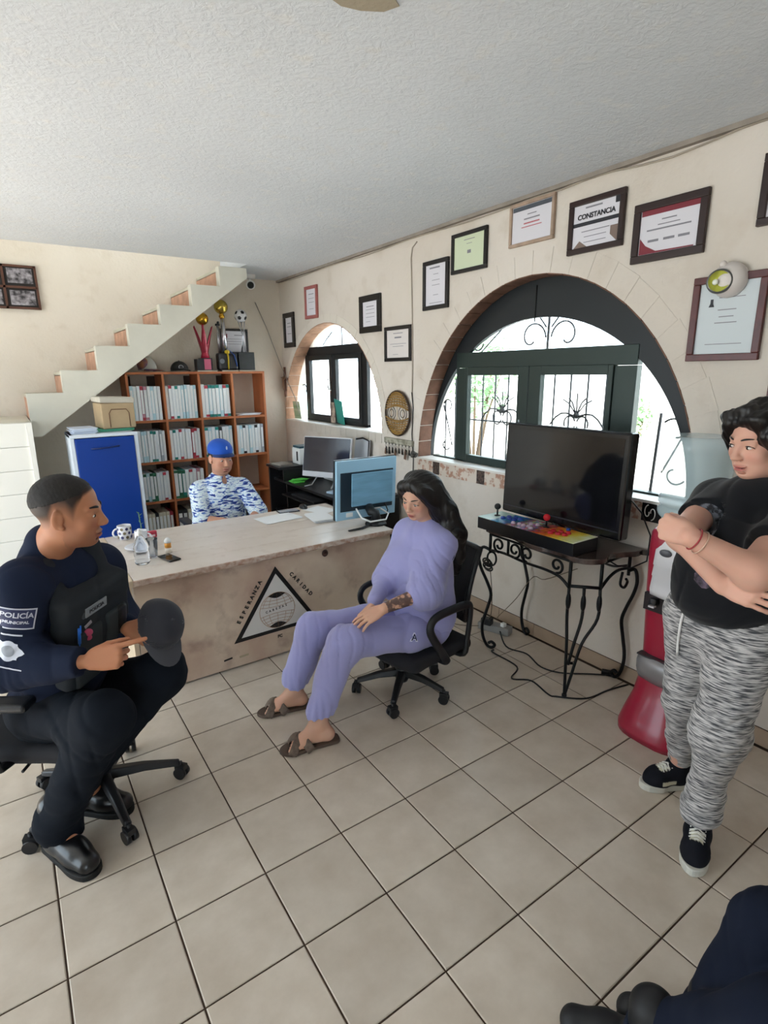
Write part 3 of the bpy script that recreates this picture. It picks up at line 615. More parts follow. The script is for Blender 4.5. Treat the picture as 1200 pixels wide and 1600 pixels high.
mb = MB(); mb.tube([(1.475 + .02 * math.cos(a), 5.606 + .006 * (a > 0) * 0 - .004, ZT + .045 + .017 * math.sin(a)) for a in np.linspace(0, 2 * PI, 18, endpoint=False)], .003, 6, closed=True); mb.build('emblem', mat('emblem_pale', '#c9ccd0', .5), c2)
# frame standing behind the trophies
def wall_frame(name, label, c, w, h, border, fm, pm, nrm='x', tilt=0., depth=.02, cat='picture frame', mat_col=None, mb_border=None):
    root = local_thing(name, label, cat, c, 'framed certificates on the wall' if cat == 'picture frame' else None); b = border
    # local frame: u across (left to right as seen), v up, n out of the wall; built in local x,z plane facing -y then turned
    for k, (x0, x1, z0, z1) in enumerate(((-w / 2, w / 2, h / 2 - b, h / 2), (-w / 2, w / 2, -h / 2, -h / 2 + b), (-w / 2, -w / 2 + b, -h / 2 + b, h / 2 - b), (w / 2 - b, w / 2, -h / 2 + b, h / 2 - b))):
        mb = MB(); mb.box(x0, x1, -depth, 0, z0, z1); mb.build('frame_rail', fm, root, bevel=.003)
    mb = MB(); mb.box(-w / 2 + b * .9, w / 2 - b * .9, -depth * .45, -.001, -h / 2 + b * .9, h / 2 - b * .9); mb.build('certificate', pm, root)
    root.rotation_euler = (0, 0, (-PI / 2 if nrm == 'x' else 0)); root.rotation_euler.rotate_axis('Y', tilt); return root
dkf = mat('frame_black', '#1d1918', .35); paper = mat('certificate_paper', '#d9d6dc', .7); papg = mat('certificate_green', '#cdd6b8', .7); ink = mat('ink_grey', '#85838a', .7); inkd = mat('ink_dark', '#2a2a30', .6)
mah = mat('frame_mahogany', '#5a2522', .35, var=.3, vscale=20); brn = mat('frame_dark_brown', '#2e1b18', .35, var=.2, vscale=20)
def lines(root, w, h, rows, m=ink, y=-.0112, name='printed_lines'):
    mb = MB()
    for (cx, cz, L_, t_) in rows: mb.box((cx - L_ / 2) * w, (cx + L_ / 2) * w, y, y + .001, (cz - t_ / 2) * h, (cz + t_ / 2) * h)
    o = mb.build(name, m, root); o['kind'] = 'stuff'; return o
f = wall_frame('picture_frame', 'black framed certificate standing behind the trophies', (2.09, 5.80, ZT + .30), .29, .25, .022, dkf, paper, 'y')
lines(f, .29, .25, [(.15, .25, .3, .03), (0, .1, .6, .015), (0, .0, .6, .015), (0, -.1, .5, .015)]); lines(f, .29, .25, [(-.3, .22, .1, .16)], mat('crest_red', '#9a5560', .6), name='crest')
# security camera on the ceiling
t = thing('security_camera', 'white dome security camera with a black eye under the ceiling corner', 'camera', (2.23, 5.62, H))
mb = MB(); mb.lathe((2.23, 5.62, H - .04), [(.05, 0), (.06, .02), (.06, .04)], 24); mb.build('mount', white_m, t)
mb = MB(); mb.cyl((2.23, 5.62, H - .04), (2.22, 5.58, H - .09), .012, n=10); mb.sphere((2.215, 5.565, H - .105), .045, 20, 12); mb.build('housing', white_m, t)
mb = MB(); mb.sphere((2.205, 5.54, H - .112), .033, 18, 10); mb.build('lens', black_m, t)
# cable sagging from the corner
mb = MB(); mb.tube([(2.36, YB - .012, 2.40), (2.47, YB - .012, 2.15), (2.54, YB - .02, 1.95), (2.6, 5.80, 1.75), (2.625, 5.72, 1.6), (2.628, 5.55, 1.42), (2.63, 5.42, 1.2)], .004, 6); tag(mb.build('cable', mat('cable_grey', '#8c877f', .6)), 'grey cable sagging across the corner above the bookshelf', 'cable')
# crucifix
t = thing('crucifix', 'small dark wooden crucifix hanging left of the small arched window', 'crucifix', (XW, 5.79, 1.62)); mb = MB(); mb.box(XW - .02, XW - .004, 5.775, 5.80, 1.42, 1.74); mb.box(XW - .02, XW - .004, 5.72, 5.845, 1.60, 1.625); mb.build('cross', mat('crucifix_wood', '#6a4636', .6), t)
mb = MB(); mb.tube([(XW - .03, 5.788, 1.50), (XW - .035, 5.788, 1.60), (XW - .03, 5.788, 1.64)], [.008, .012, .008], 8); mb.tube([(XW - .03, 5.73, 1.63), (XW - .03, 5.788, 1.60), (XW - .03, 5.84, 1.63)], .006, 6); mb.build('figure', mat('crucifix_figure', '#9a7860', .5), t)

# ================================================================ BLUE CABINET, BOX, PAPERS
cab_b = mat('cabinet_blue', '#0f3a90', .35, var=.08, vscale=2); cab_w = mat('cabinet_white', '#d3dde8', .4)
t = thing('filing_cabinet', 'tall blue cabinet with white edges under the stairs', 'cabinet', (.62, 4.95, 0)); X0, X1_, Y0, Y1, ZC = .385, .865, 4.76, 5.12, 1.235
mb = MB(); mb.box(X0, X0 + .03, Y0, Y1, 0, ZC); mb.box(X1_ - .03, X1_, Y0, Y1, 0, ZC); mb.box(X0, X1_, Y0 - .004, Y1, ZC - .025, ZC); mb.box(X0, X1_, Y0, Y1, 0, .05); mb.box(X0, X1_, Y1 - .01, Y1, 0, ZC); mb.build('body', cab_w, t, bevel=.003)
mb = MB(); mb.box(X0 + .032, X1_ - .032, Y0 - .008, Y0 + .012, .055, ZC - .03); dr = mb.build('door', cab_b, t, bevel=.003)
mb = MB(); mb.tube([(.52, Y0 - .01, 1.125), (.56, Y0 - .03, 1.125), (.66, Y0 - .03, 1.13), (.72, Y0 - .01, 1.135)], .006, 8); mb.build('handle', mat('handle_dark_blue', '#13275c', .3), dr)
tag(MB().obox((.72, 4.99, ZC + .012), (.28, .22, .02), Matrix.Rotation(.08, 3, 'Z')).build('folders', mat('folder_green', '#3f8f72', .5)), 'green folder lying flat on the blue cabinet below the carton', 'folder')
mb = MB()
for k in range(8): mb.obox((.495 + .004 * (k % 3), 4.95 + .003 * (k % 2), ZC + .003 + k * .005), (.17, .26, .004), Matrix.Rotation(.05 * (k % 4) - .05, 3, 'Z'))
tag(mb.build('papers', mat('paper_bluish', '#cdd8ea', .7)), 'stack of loose bluish white papers on the left of the cabinet top', 'papers')
cb = mat('cardboard', '#b59e7d', .8, var=.12, vscale=6)
t = thing('carton', 'cardboard file carton with worn white lid on the blue cabinet', 'box', (.73, 5.0, ZC + .024)); zc = ZC + .024
mb = MB(); mb.obox((.750, 5.0, zc + .10), (.25, .25, .2), Matrix.Rotation(.1, 3, 'Z')); bx = mb.build('carton_body', cb, t, bevel=.008)
mb = MB(); mb.obox((.75, 5.0, zc + .222), (.262, .265, .045), Matrix.Rotation(.1, 3, 'Z') @ Matrix.Rotation(.04, 3, 'Y')); mb.build('lid', mat('carton_lid', '#c9c3b6', .8, var=.15), t, bevel=.01)
mb = MB(); M_ = Matrix.Rotation(.1, 3, 'Z'); pts = [Vector((.750, 5.0, zc)) + M_ @ Vector((u, -.127, v)) for u, v in ((-.07, .01), (-.07, .12), (-.05, .15), (.06, .15), (.08, .12), (.08, .01))]; mb.tube(pts, .003, 5); mb.build('printed_outline', mat('carton_print', '#6b4a38', .7), bx)

# ================================================================ PHOTO FRAME OVER THE STAIRS
brf = mat('frame_brown', '#5b3a2c', .45, var=.2); ph = mat('photo_grey', '#a9a3a8', .5, col2='#2e2a2c', vscale=22, detail=3)
t = thing('photo_frame', 'brown grid frame of black and white photographs above the stairs', 'picture frame', (.15, YB, 2.4))
def quad_frame(x0, x1, z0, z1):
    xm = .175
    xs_ = [x0, x0 + .24, x1]; zs_ = [z0, (z0 + z1) / 2, z1]; b = .018
    xs_ = [-.10, .165, .40]
    mb = MB(); mb.box(xs_[0], xs_[2], YB - .028, YB - .004, z1 - b, z1); mb.box(xs_[0], xs_[2], YB - .028, YB - .004, z0, z0 + b)
    for x in xs_: mb.box(x - b / 2, x + b / 2, YB - .028, YB - .004, z0, z1)
    mb.box(xs_[0], xs_[2], YB - .028, YB - .004, zs_[1] - b / 2, zs_[1] + b / 2); mb.build('frame', brf, t)
    for i in range(2):
        for j in range(2):
            a, b_, c, d = xs_[i] + .009, xs_[i + 1] - .009, zs_[j] + .01, zs_[j + 1] - .01
            mb = MB(); mb.box(a, b_, YB - .018, YB - .004, c, d); p = mb.build('mount_board', mat('mount_black', '#1c1614', .6), t)
            mb = MB(); mb.box(a + .022, b_ - .014, YB - .0195, YB - .017, c + .022, d - .016); mb.build('photograph', ph, p)
quad_frame(-.1, .4, 2.225, 2.575)
# ================================================================ ON THE WINDOW WALL
XF = XW - .001
def cert(name_label, y0, y1, z0, z1, b, fm, pm, tilt=0., rows=(), depth=.02):
    w, h = y1 - y0, z1 - z0
    r = wall_frame('picture_frame', name_label, (XF, (y0 + y1) / 2, (z0 + z1) / 2), w, h, b, fm, pm, 'x', tilt, depth)
    if rows: lines(r, w, h, rows, y=-depth * .45 - .001)
    return r, w, h
c1 = cert('narrow black frame hanging nearest the far corner of the window wall', 5.49, 5.75, 1.94, 2.29, .05, dkf, paper, 0, [(0, .2, .3, .02), (0, .1, .35, .015), (0, -.1, .35, .015)])
pinkf = mat('frame_dusty_pink', '#a8645f', .5, var=.15)
c2 = cert('dusty pink frame with a small paper above the small arched window', 4.96, 5.22, 2.19, 2.49, .03, pinkf, paper, .02, [(0, .25, .4, .02), (0, .12, .45, .012), (0, 0, .45, .012), (0, -.2, .35, .012)])
c3 = cert('thick black frame right above the small window, small white certificate inside', 3.885, 4.205, 1.995, 2.29, .05, dkf, paper, .0, [(0, .2, .35, .02), (0, .12, .4, .012), (0, .02, .4, .012), (0, -.08, .4, .012), (-.1, -.2, .2, .01)])
c4 = cert('black framed award hanging low between the two arched windows', 3.475, 3.83, 1.755, 2.02, .028, dkf, mat('certificate_cream', '#dad3cf', .7), 0, [(0, .3, .35, .02), (0, .18, .25, .04), (0, 0, .6, .012), (0, -.07, .4, .012), (-.1, -.3, .2, .01)])
c5 = cert('upright black frame with white certificate left above the big arch', 3.06, 3.335, 2.10, 2.425, .028, dkf, paper, 0, [(-.05, .35, .4, .03), (0, .22, .2, .01), (0, .1, .3, .01), (0, 0, .3, .01), (0, -.2, .2, .01), (0, -.36, .5, .01)])
c6 = cert('black frame with pale green certificate above the big arch', 2.70, 3.03, 2.30, 2.545, .024, dkf, papg, 0, [(0, .3, .3, .015), (0, .2, .15, .01), (0, 0, .1, .08)])
wf = mat('frame_pale_wood', '#b39a86', .5, var=.25, vscale=15)
c7 = cert('pale wooden frame just under the ceiling, certificate with dark heading band', 2.19, 2.515, 2.375, 2.605, .018, wf, paper, 0)
lines(c7[0], c7[1], c7[2], [(0, .36, .86, .1)], mat('band_slate', '#4b5058', .6), name='heading_band'); lines(c7[0], c7[1], c7[2], [(0, .2, .2, .02), (0, .1, .35, .03)], ink, -.0105); lines(c7[0], c7[1], c7[2], [(0, 0, .35, .03), (0, -.08, .45, .02)], mat('ink_red', '#b96a70', .6), -.0105)
c8 = cert('dark brown frame holding the certificate headed CONSTANCIA', 1.765, 2.09, 2.265, 2.525, .028, brn, paper, 0)
r, w, h = c8; lines(r, w, h, [(0, .04, .84, .07)], inkd, -.0105, 'dark_band'); lines(r, w, h, [(-.05, .33, .3, .03), (0, -.1, .5, .015), (0, -.2, .4, .012), (.0, -.3, .4, .012)], ink, -.0105)
text('lettering', 'CONSTANCIA', .034, Matrix.Translation((0, -.0112, .17 * h)) @ Matrix.Rotation(PI / 2, 4, 'X'), inkd, r, bold=.001)
mb = MB(); mb.box(.33 * w, .41 * w, -.0115, -.009, .28 * h, .42 * h); mb.build('crest', inkd, r); mb = MB(); mb.add([(-.40 * w, -.0105, -.40 * h), (-.12 * w, -.0105, -.40 * h), (-.28 * w, -.0105, -.26 * h)], [(0, 1, 2)]); mb.add([(.40 * w, -.0105, -.40 * h), (.40 * w, -.0105, -.1 * h), (.27 * w, -.0105, -.1 * h), (.27 * w, -.0105, -.25 * h)], [(0, 1, 2, 3)]); mb.build('corner_print', mat('print_taupe', '#7d6a60', .6), r, recalc=False)['kind'] = 'stuff'
c9 = cert('dark frame with a maroon and white certificate above the arch on the right', 1.365, 1.71, 2.165, 2.425, .034, brn, paper, 0)
r, w, h = c9; mar = mat('print_maroon', '#7d2a36', .6); lines(r, w, h, [(0, .33, .78, .1)], mar, -.0105, 'heading_band'); lines(r, w, h, [(0, .18, .2, .02), (0, .1, .3, .015), (0, .03, .6, .025), (-.2, -.15, .15, .04), (.02, -.15, .15, .04), (.22, -.15, .15, .04)], ink, -.0105)
mb = MB(); mb.add([(-.39 * w, -.0105, -.36 * h), (-.39 * w, -.0105, -.08 * h), (-.30 * w, -.0105, -.22 * h), (-.15 * w, -.0105, -.33 * h), (.36 * w, -.0105, -.34 * h), (.36 * w, -.0105, -.36 * h)], [(0, 1, 2, 3), (0, 3, 4, 5)]); mb.build('corner_print', mar, r, recalc=False)
c10 = cert('large mahogany frame with a tall white certificate beneath the round lamp', 1.085, 1.385, 1.705, 2.06, .03, mah, mat('certificate_bluish', '#ccd3d6', .6), 0, [(0, .3, .3, .01), (.05, .24, .35, .008), (0, .1, .25, .01), (0, .02, .2, .01), (0, -.05, .3, .01), (0, -.3, .5, .008)])
r, w, h = c10; mb = MB(); mb.add([(-.26 * w, -.0105, .14 * h), (-.18 * w, -.0105, .14 * h), (-.2 * w, -.0105, .18 * h), (-.2 * w, -.0105, .23 * h), (-.24 * w, -.0105, .23 * h), (-.24 * w, -.0105, .18 * h)], [(0, 1, 2, 3, 4, 5)]); mb.build('crest', inkd, r, recalc=False)
cert('dark frame at the right picture edge, upper of two', .84, 1.165, 2.225, 2.49, .03, brn, paper, 0, [(0, .3, .3, .02), (0, 0, .5, .02)])
cert('black frame at the right picture edge beside the mahogany one', .74, 1.058, 1.83, 2.10, .03, dkf, paper, 0, [(0, .3, .3, .02), (0, 0, .5, .02)])
cert('reddish frame low at the right picture edge behind the standing woman', .70, 1.03, 1.42, 1.69, .03, mah, paper, 0, [(0, .3, .3, .02), (0, 0, .5, .02)])
# little nails over some frames
for y_, z_ in ((4.02, 2.315), (1.93, 2.54), (1.54, 2.44)):
    pass
# emergency lamp
ly, lz = 1.245, 2.035
t = thing('emergency_lamp', 'round white spot lamp with yellow reflector on top of the mahogany frame', 'lamp', (XW, ly, lz))
mb = MB(); mb.lathe((XW - .0, ly - .01, lz), [(.068, 0), (.072, .02), (.066, .045), (.045, .066), (.012, .075)], 28, M=Matrix.Rotation(-PI / 2, 3, 'Y')); mb.build('housing', mat('lamp_white', '#d8cfc9', .4), t)
D = Matrix.Rotation(-PI / 2, 3, 'Y'); D2 = Matrix.Rotation(math.radians(22), 3, 'Z') @ D
mb = MB(); mb.lathe((XW - .055, ly + .012, lz - .008), [(.046, 0), (.05, .02), (.048, .034), (.042, .036)], 28, M=D2, caps=False); mb.build('bezel', mat('bezel_grey', '#6f716f', .3, metal=.6), t)
mb = MB(); mb.lathe((XW - .062, ly + .014, lz - .008), [(.042, .024), (.022, .012), (.012, .008), (.001, .008)], 24, M=D2, caps=False); mb.build('reflector', mat('reflector_yellow', '#cdd05a', .15, metal=.4), t)
mb = MB(); mb.sphere((XW - .082, ly + .018, lz - .01), .012, 12, 8); mb.build('bulb', mat('bulb_white', '#eef0ea', .1), t)
mb = MB(); mb.sphere((XW - .05, ly + .01, lz + .062), .014, 12, 8); mb.build('screw_cap', MATS['lamp_white'], t)
# wicker oval
wk = mat('wicker_gold', '#a9813f', .6, var=.3, vscale=60); wkd = mat('wicker_dark', '#3d2b1c', .6)
cy, cz, ry, rz = 3.65, 1.35, .165, .175; x = XW - .02
t = thing('wicker_ornament', 'oval woven wicker ornament like a globe, beside the big window', 'ornament', (XW, cy, cz))
mb = MB(); mb.tube([(x, cy + ry * math.cos(a), cz + rz * math.sin(a)) for a in np.linspace(0, 2 * PI, 36, endpoint=False)], .009, 8, closed=True); mb.build('rim', wkd, t)
mb = MB()
for k in range(-3, 4):
    u = k / 4
    for s in (1, -1): mb.tube([(x - .004, cy + ry * u * math.cos(a), cz + s * rz * math.sin(a)) for a in np.linspace(.38, PI / 2 - .1, 8)], .004, 5)
    if k % 2 == 0: mb.tube([(x - .003, cy + ry * u * math.cos(a), cz + rz * math.sin(a)) for a in np.linspace(-.4, .4, 5)], .0022, 5)
mb.build('ribs', wk, t)
mb = MB()
for s in (1, -1):
    for q in (.34, .45, .56, .67, .78, .88):
        hw = ry * math.sqrt(1 - q * q) * .97; mb.tube([(x - .006, cy + hw * u, cz + s * rz * (q + .10 * (u * u) * -1 + .06)) for u in np.linspace(-1, 1, 9)], .0055 if q > .4 else .004, 5)
    mb.tube([(x - .006, cy + ry * .93 * u, cz + s * rz * (.30 - .16 * u * u + .04)) for u in np.linspace(-1, 1, 9)], .006, 5)
mb.build('weave', wk, t)
mb = MB()
for s in (1, -1):
    for r_ in (.03, .055): mb.tube([(x - .004, cy + s * (.075) + r_ * math.cos(a), cz + r_ * math.sin(a)) for a in np.linspace(0, 2 * PI, 16, endpoint=False)], .003, 5, closed=True)
mb.build('rings', wkd, t)
# key rack with hanging keys
t = thing('key_rack', 'small shabby white key rack under the wicker ornament', 'key rack', (XW, 3.64, 1.12))
mb = MB(); mb.box(XW - .025, XW - .001, 3.45, 3.84, 1.10, 1.145); mb.build('board', mat('rack_white_worn', '#bdb8a8', .8, col2='#7d7a6a', vscale=25), t, bevel=.003)
for k in range(8):
    y_ = 3.475 + k * .046; mb = MB(); mb.tube([(XW - .02, y_, 1.105), (XW - .035, y_, 1.095), (XW - .035, y_, 1.11)], .0025, 5); mb.build('hook', black_m, t)
rnd = random.Random(4); km = mat('key_dark', '#3a3632', .4, metal=.6); kt = mat('key_tag_brown', '#6a4d3b', .6)
for k in range(8):
    y_ = 3.475 + k * .046; kk = thing('key_bunch', 'bunch of keys on hook %s counted from the big window' % ordn[k], 'keys', (XW - .03, y_, 1.09), 'keys on the rack'); mb = MB()
    mb.tube([(XW - .032, y_ + .011 * math.cos(a), 1.082 + .013 * math.sin(a)) for a in np.linspace(0, 2 * PI, 10, endpoint=False)], .0015, 4, closed=True); mb.build('ring', km, kk)
    mb = MB(); L_ = rnd.uniform(.03, .055)
    for q in (-1, 0, 1): mb.obox((XW - .03 + q * .004, y_ + q * .009, 1.065 - L_ / 2), (.0035, .011, L_), Matrix.Rotation(q * .25, 3, 'X')); mb.sphere((XW - .03 + q * .004, y_ + q * .006, 1.062), .010, 8, 6, (.3, 1, 1))
    mb.build('key', km, kk)
    if k % 3 == 1: mb = MB(); mb.obox((XW - .028, y_ + .01, 1.03), (.004, .028, .05 + .03 * (k == 1)), Matrix.Rotation(.2, 3, 'X')); mb.build('key_tag', kt, kk)
# cables down the wall
mb = MB(); mb.tube([(XW - .006, 3.42, 2.58), (XW - .006, 3.475, 2.55), (XW - .006, 3.49, 2.48), (XW - .006, 3.475, 2.1), (XW - .006, 3.47, 1.7), (XW - .006, 3.475, 1.5)], .0045, 6); tag(mb.build('cable', mat('cable_wall_cream', '#b3a89a', .6)), 'cream cable dropping straight down between the two arched windows', 'cable')
mb = MB(); mb.tube([(XW - .008, 3.475, 1.52), (XW - .01, 3.455, 1.4), (XW - .01, 3.47, 1.2), (XW - .01, 3.45, 1.0), (XW - .01, 3.46, .7), (XW - .01, 3.40, .3)], .004, 6); tag(mb.build('cable', black_m), 'thin black cable beside the wicker ornament running down the wall', 'cable')
mb = MB(); mb.tube([(XW - .05, 3.40, 1.035), (XW - .06, 3.39, 1.06), (XW - .05, 3.36, 1.045)], .022, 8); o = mb.build('cloth_lump', mat('knob_grey', '#6c675f', .8, col2='#2b2826', vscale=50)); tag(o, 'small dark patterned knob at the left corner of the big window sill', 'ornament')
# ================================================================ RECEPTION DESK
DX0, DX1, DY0, DY1, DZ = .375, 2.02, 2.885, 3.80, .665
ply = mottled('desk_plywood', '#d6c4ae', '#b89d8a', '#957b6e', .55, .1, 30, .003, 2.2, 7)
topm = mottled('desk_top_board', '#ddd3ca', '#d2c6bb', '#c4b5a8', .28, .08, 25, .003, 2.5, 12)
edg = mat('desk_edge_raw', '#a98672', .8, col2='#cdbcae', vscale=30, bump=.5, bscale=50)
desk = thing('reception_desk', 'long plywood counter desk with a black triangle emblem on the front', 'desk', (1.2, 3.34, 0))
nb = 5
for k in range(nb):
    y0 = DY0 - .02 + (DY1 - DY0 + .02) * k / nb; y1 = DY0 - .02 + (DY1 - DY0 + .02) * (k + 1) / nb
    mb = MB(); mb.box(DX0 + .045, DX1, y0 + .0008, y1 - .0008, DZ - .032, DZ + random.uniform(-.0006, .0006)); mb.build('top_plank', topm, desk, bevel=.002)
mb = MB(); mb.box(DX0, DX0 + .043, DY0 - .02, DY1, DZ - .034, DZ + .001); mb.build('end_plank', mat('desk_pale_wood', '#d3c0a6', .5, var=.1), desk, bevel=.004)
# ragged raw front edge
mb = MB(); n = 60; vs = []
rnd = random.Random(11)
for k in range(n + 1):
    x = DX0 + .04 + (DX1 - DX0 - .04) * k / n; d = rnd.uniform(.0, .007); vs += [(x, DY0 - .024 - d, DZ - .001), (x, DY0 - .026 - d * .5, DZ - .022 - rnd.uniform(0, .012)), (x, DY0 - .018, DZ - .034), (x, DY0 - .018, DZ - .001)]
fs = []
for k in range(n): o = k * 4; fs += [(o + a, o + 4 + a, o + 4 + (a + 1) % 4, o + (a + 1) % 4) for a in range(4)]
mb.add(vs, fs); mb.build('edge_strip', edg, desk)
mb = MB(); mb.box(DX0 + .04, DX1 - .01, DY0, DY0 + .018, .012, DZ - .033); mb.build('front_panel', ply, desk, bevel=.002)
mb = MB(); mb.box(DX0 + .012, DX0 + .035, DY0 + .002, DY1 - .01, .012, DZ - .035); mb.build('side_panel', MATS['desk_pale_wood'], desk)
mb = MB(); mb.box(DX1 - .03, DX1 - .012, DY0 + .02, DY1 - .01, .012, DZ - .035); mb.build('side_panel', MATS['desk_pale_wood'], desk)
for x in (DX0 + .03, DX0 + .10): mb = MB(); mb.box(x, x + .03, DY0 + .10, DY0 + .13, 0, .02); mb.build('foot', MATS['desk_pale_wood'], desk)
YE = DY0 - .001
def tri(mb, pts, y0=YE - .001, y1=YE + .002): mb.prism(pts, lambda u, v, a: (u, a, v), y0, y1)
apex, bl, br = (1.185, .575), (.908, .160), (1.452, .168)
mb = MB()
cx_ = (apex[0] + bl[0] + br[0]) / 3; cz_ = (apex[1] + bl[1] + br[1]) / 3
def shr(p, k): return (cx_ + (p[0] - cx_) * k, cz_ + (p[1] - cz_) * k)
mb = MB(); tri(mb, [shr(apex, .84), shr(bl, .84), shr(br, .84)]); em = mb.build('emblem_field', mat('emblem_white', '#d3cfca', .5), desk)
mb = MB()
P3 = [apex, bl, br]
for i in range(3): a, b = P3[i], P3[(i + 1) % 3]; tri(mb, [a, b, shr(b, .84), shr(a, .84)], YE - .002)
bk = mat('emblem_black', '#141112', .5); mb.build('emblem_triangle', bk, em)
gx, gz, gr_ = 1.183, .302, .112
orr = mat('emblem_globe_line', '#a9805c', .6)
mb = MB(); Y_e = YE - .0022
def ring2(r, m=30, a0=0, a1=2 * PI): return [(gx + r * math.cos(a), Y_e, gz + r * math.sin(a)) for a in np.linspace(a0, a1, m)]
mb.tube(ring2(gr_), .0014, 4)
for k in (-2, -1, 0, 1, 2):
    for lo, hi in ((.25, 1.25), (-1.25, -.2)):
        mb.tube([(gx + gr_ * math.sin(k * .5) * math.cos(t_), Y_e, gz + gr_ * math.sin(t_)) for t_ in np.linspace(lo, hi, 8)], .0011, 4)
for q in (.30, .48, .66, -.25, -.42, -.6, -.75):
    hw = gr_ * math.sqrt(1 - q * q); mb.tube([(gx + hw * u, Y_e, gz + gr_ * q + .018 * (1 - u * u) * (1 if q < 0 else -1) * .6) for u in np.linspace(-1, 1, 9)], .0011, 4)
mb.build('emblem_globe', orr, em)
mb = MB()
for s in (1, -1):
    lens = []
    for a in np.linspace(PI / 2 - .52, PI / 2 + .52, 12): lens.append((gx + gr_ * math.cos(a), gz + s * gr_ * math.sin(a)))
    c0 = lens[-1]; c1 = lens[0]
    for q in np.linspace(0, 1, 10)[1:-1]: lens.append((c0[0] + (c1[0] - c0[0]) * q, c0[1] - s * .02 * math.sin(PI * q)))
    tri(mb, lens, YE - .003)
mb.build('emblem_cap', bk, em)
MX = Matrix.Rotation(PI / 2, 4, 'X')
def wtext(s, x, z, size, ang=0., m=bk, bold=.0012, body_name='lettering', mirror=False):
    return text(body_name, s, size, Matrix.Translation((x, YE - .0012, z)) @ MX @ Matrix.Rotation(ang, 4, 'Z'), m, desk, .0006, 'CENTER', bold)
la = math.atan2(apex[1] - bl[1], apex[0] - bl[0]); ra = math.atan2(br[1] - apex[1], br[0] - apex[0])
def along(s, p0, p1, off, size, m, bold=.0014):
    n = len(s); d = Vector((p1[0] - p0[0], p1[1] - p0[1])); a = math.atan2(d.y, d.x)
    for k, ch in enumerate(s):
        t_ = k / (n - 1); wtext(ch, p0[0] + d.x * t_, p0[1] + d.y * t_, size, a, m, bold, 'letter')
along('ESPERANZA', (.945, .285), (1.085, .497), 0, .032, bk)
along('CARIDAD', (1.285, .505), (1.405, .352), 0, .032, bk)
wtext('FC', 1.19, .128, .026)
along('CABEZAS', (1.115, .302), (1.24, .318), 0, .019, bk, .0006)
mb = MB(); mb.lathe((1.516, YE, .592), [(.021, 0), (.021, .004), (.013, .006), (.006, .002)], 20, M=Matrix.Rotation(PI / 2, 3, 'X')); mb.build('cable_hole', mat('hole_brown', '#3a241c', .6), desk)
mb = MB(); mb.obox((.865, YE - .0004, .075), (.05, .002, .010), Matrix.Rotation(-.1, 3, 'Y')); mb.build('printed_mark', bk, desk)
mb = MB(); mb.obox((.96, YE - .0004, .07), (.055, .002, .012), Matrix.Rotation(-.06, 3, 'Y')); mb.build('faded_mark', mat('faded_mark', '#a79a80', .7), desk)

# ---------------------------------------------------------------- things on the desk
Z = DZ + .0008
def mug(x, y, z, r, h, label, dots=True, ang=PI, m=None):
    t = thing('mug', label, 'mug', (x, y, z)); mb = MB(); m = m or mat('ceramic_white', '#e3e4ea', .2)
    mb.lathe((x, y, z), [(r * .8, 0), (r * .95, .006), (r, h), (r * .93, h), (r * .88, .01), (.001, .008)], 26); mb.build('cup', m, t)
    mb = MB(); mb.tube([(x + math.cos(ang) * (r * .93 + .028 * math.sin(q)), y + math.sin(ang) * (r * .93 + .028 * math.sin(q)), z + h * .5 + h * .32 * math.cos(q)) for q in np.linspace(0, PI, 12)], .0055, 8); mb.build('handle', m, t)
    if dots:
        dm = [mat('dot_navy', '#3a3c6a', .4), mat('dot_olive', '#6a6048', .4)]; mb = [MB(), MB()]; k = 0
        for row in range(3):
            for q in range(9):
                a = q * 2 * PI / 9 + row * .35; c = Vector((x + math.cos(a) * r * .985, y + math.sin(a) * r * .985, z + h * (.2 + .3 * row))); nn = Vector((math.cos(a), math.sin(a), 0)); u = Vector((-nn.y, nn.x, 0)); w = Vector((0, 0, 1))
                ring = [c + nn * .0012 + (u * math.cos(b) + w * math.sin(b)) * .0095 for b in np.linspace(0, 2 * PI, 10, endpoint=False)]; mb[k % 2].add(ring, [tuple(range(10))]); k += 1
        for i in (0, 1): o = mb[i].build('printed_dots', dm[i], t, recalc=False); o['kind'] = 'stuff'
    return t
mug(.525, 3.69, Z, .042, .088, 'white mug with dark dots and a handle at the left rear desk corner')
t = thing('saucer', 'white saucer under the plain cup near the left desk end', 'saucer', (.56, 3.42, Z)); mb = MB(); mb.lathe((.56, 3.42, Z), [(.035, 0), (.07, .008), (.085, .014), (.084, .017), (.05, .009), (.001, .006)], 30); mb.build('dish', MATS['ceramic_white'], t)
mug(.575, 3.43, Z + .0065, .036, .10, 'plain white cup standing on the saucer', False, -.5)
clear = mat('clear_plastic', '#eef3f9', .06, trans=.96, ior=1.18, spec=.6)
t = thing('plastic_bottle', 'clear crinkled plastic bottle with white top at the front left desk corner', 'bottle', (.515, 3.12, Z))
mb = MB(); mb.lathe((.515, 3.12, Z), [(.034, 0), (.04, .01), (.036, .04), (.04, .05), (.036, .08), (.04, .09), (.036, .115), (.02, .15), (.012, .165)], 16); mb.build('body', clear, t)
mb = MB(); mb.lathe((.515, 3.12, Z + .162), [(.014, 0), (.014, .022), (.008, .024), (.008, .036)], 14); mb.build('cap', white_m, t)
t = thing('drinking_glass', 'clear glass tumbler beside the plastic bottle', 'glass', (.585, 3.20, Z)); mb = MB(); mb.lathe((.585, 3.20, Z), [(.026, 0), (.034, .11), (.032, .11), (.024, .006), (.001, .006)], 22); mb.build('body', clear, t)
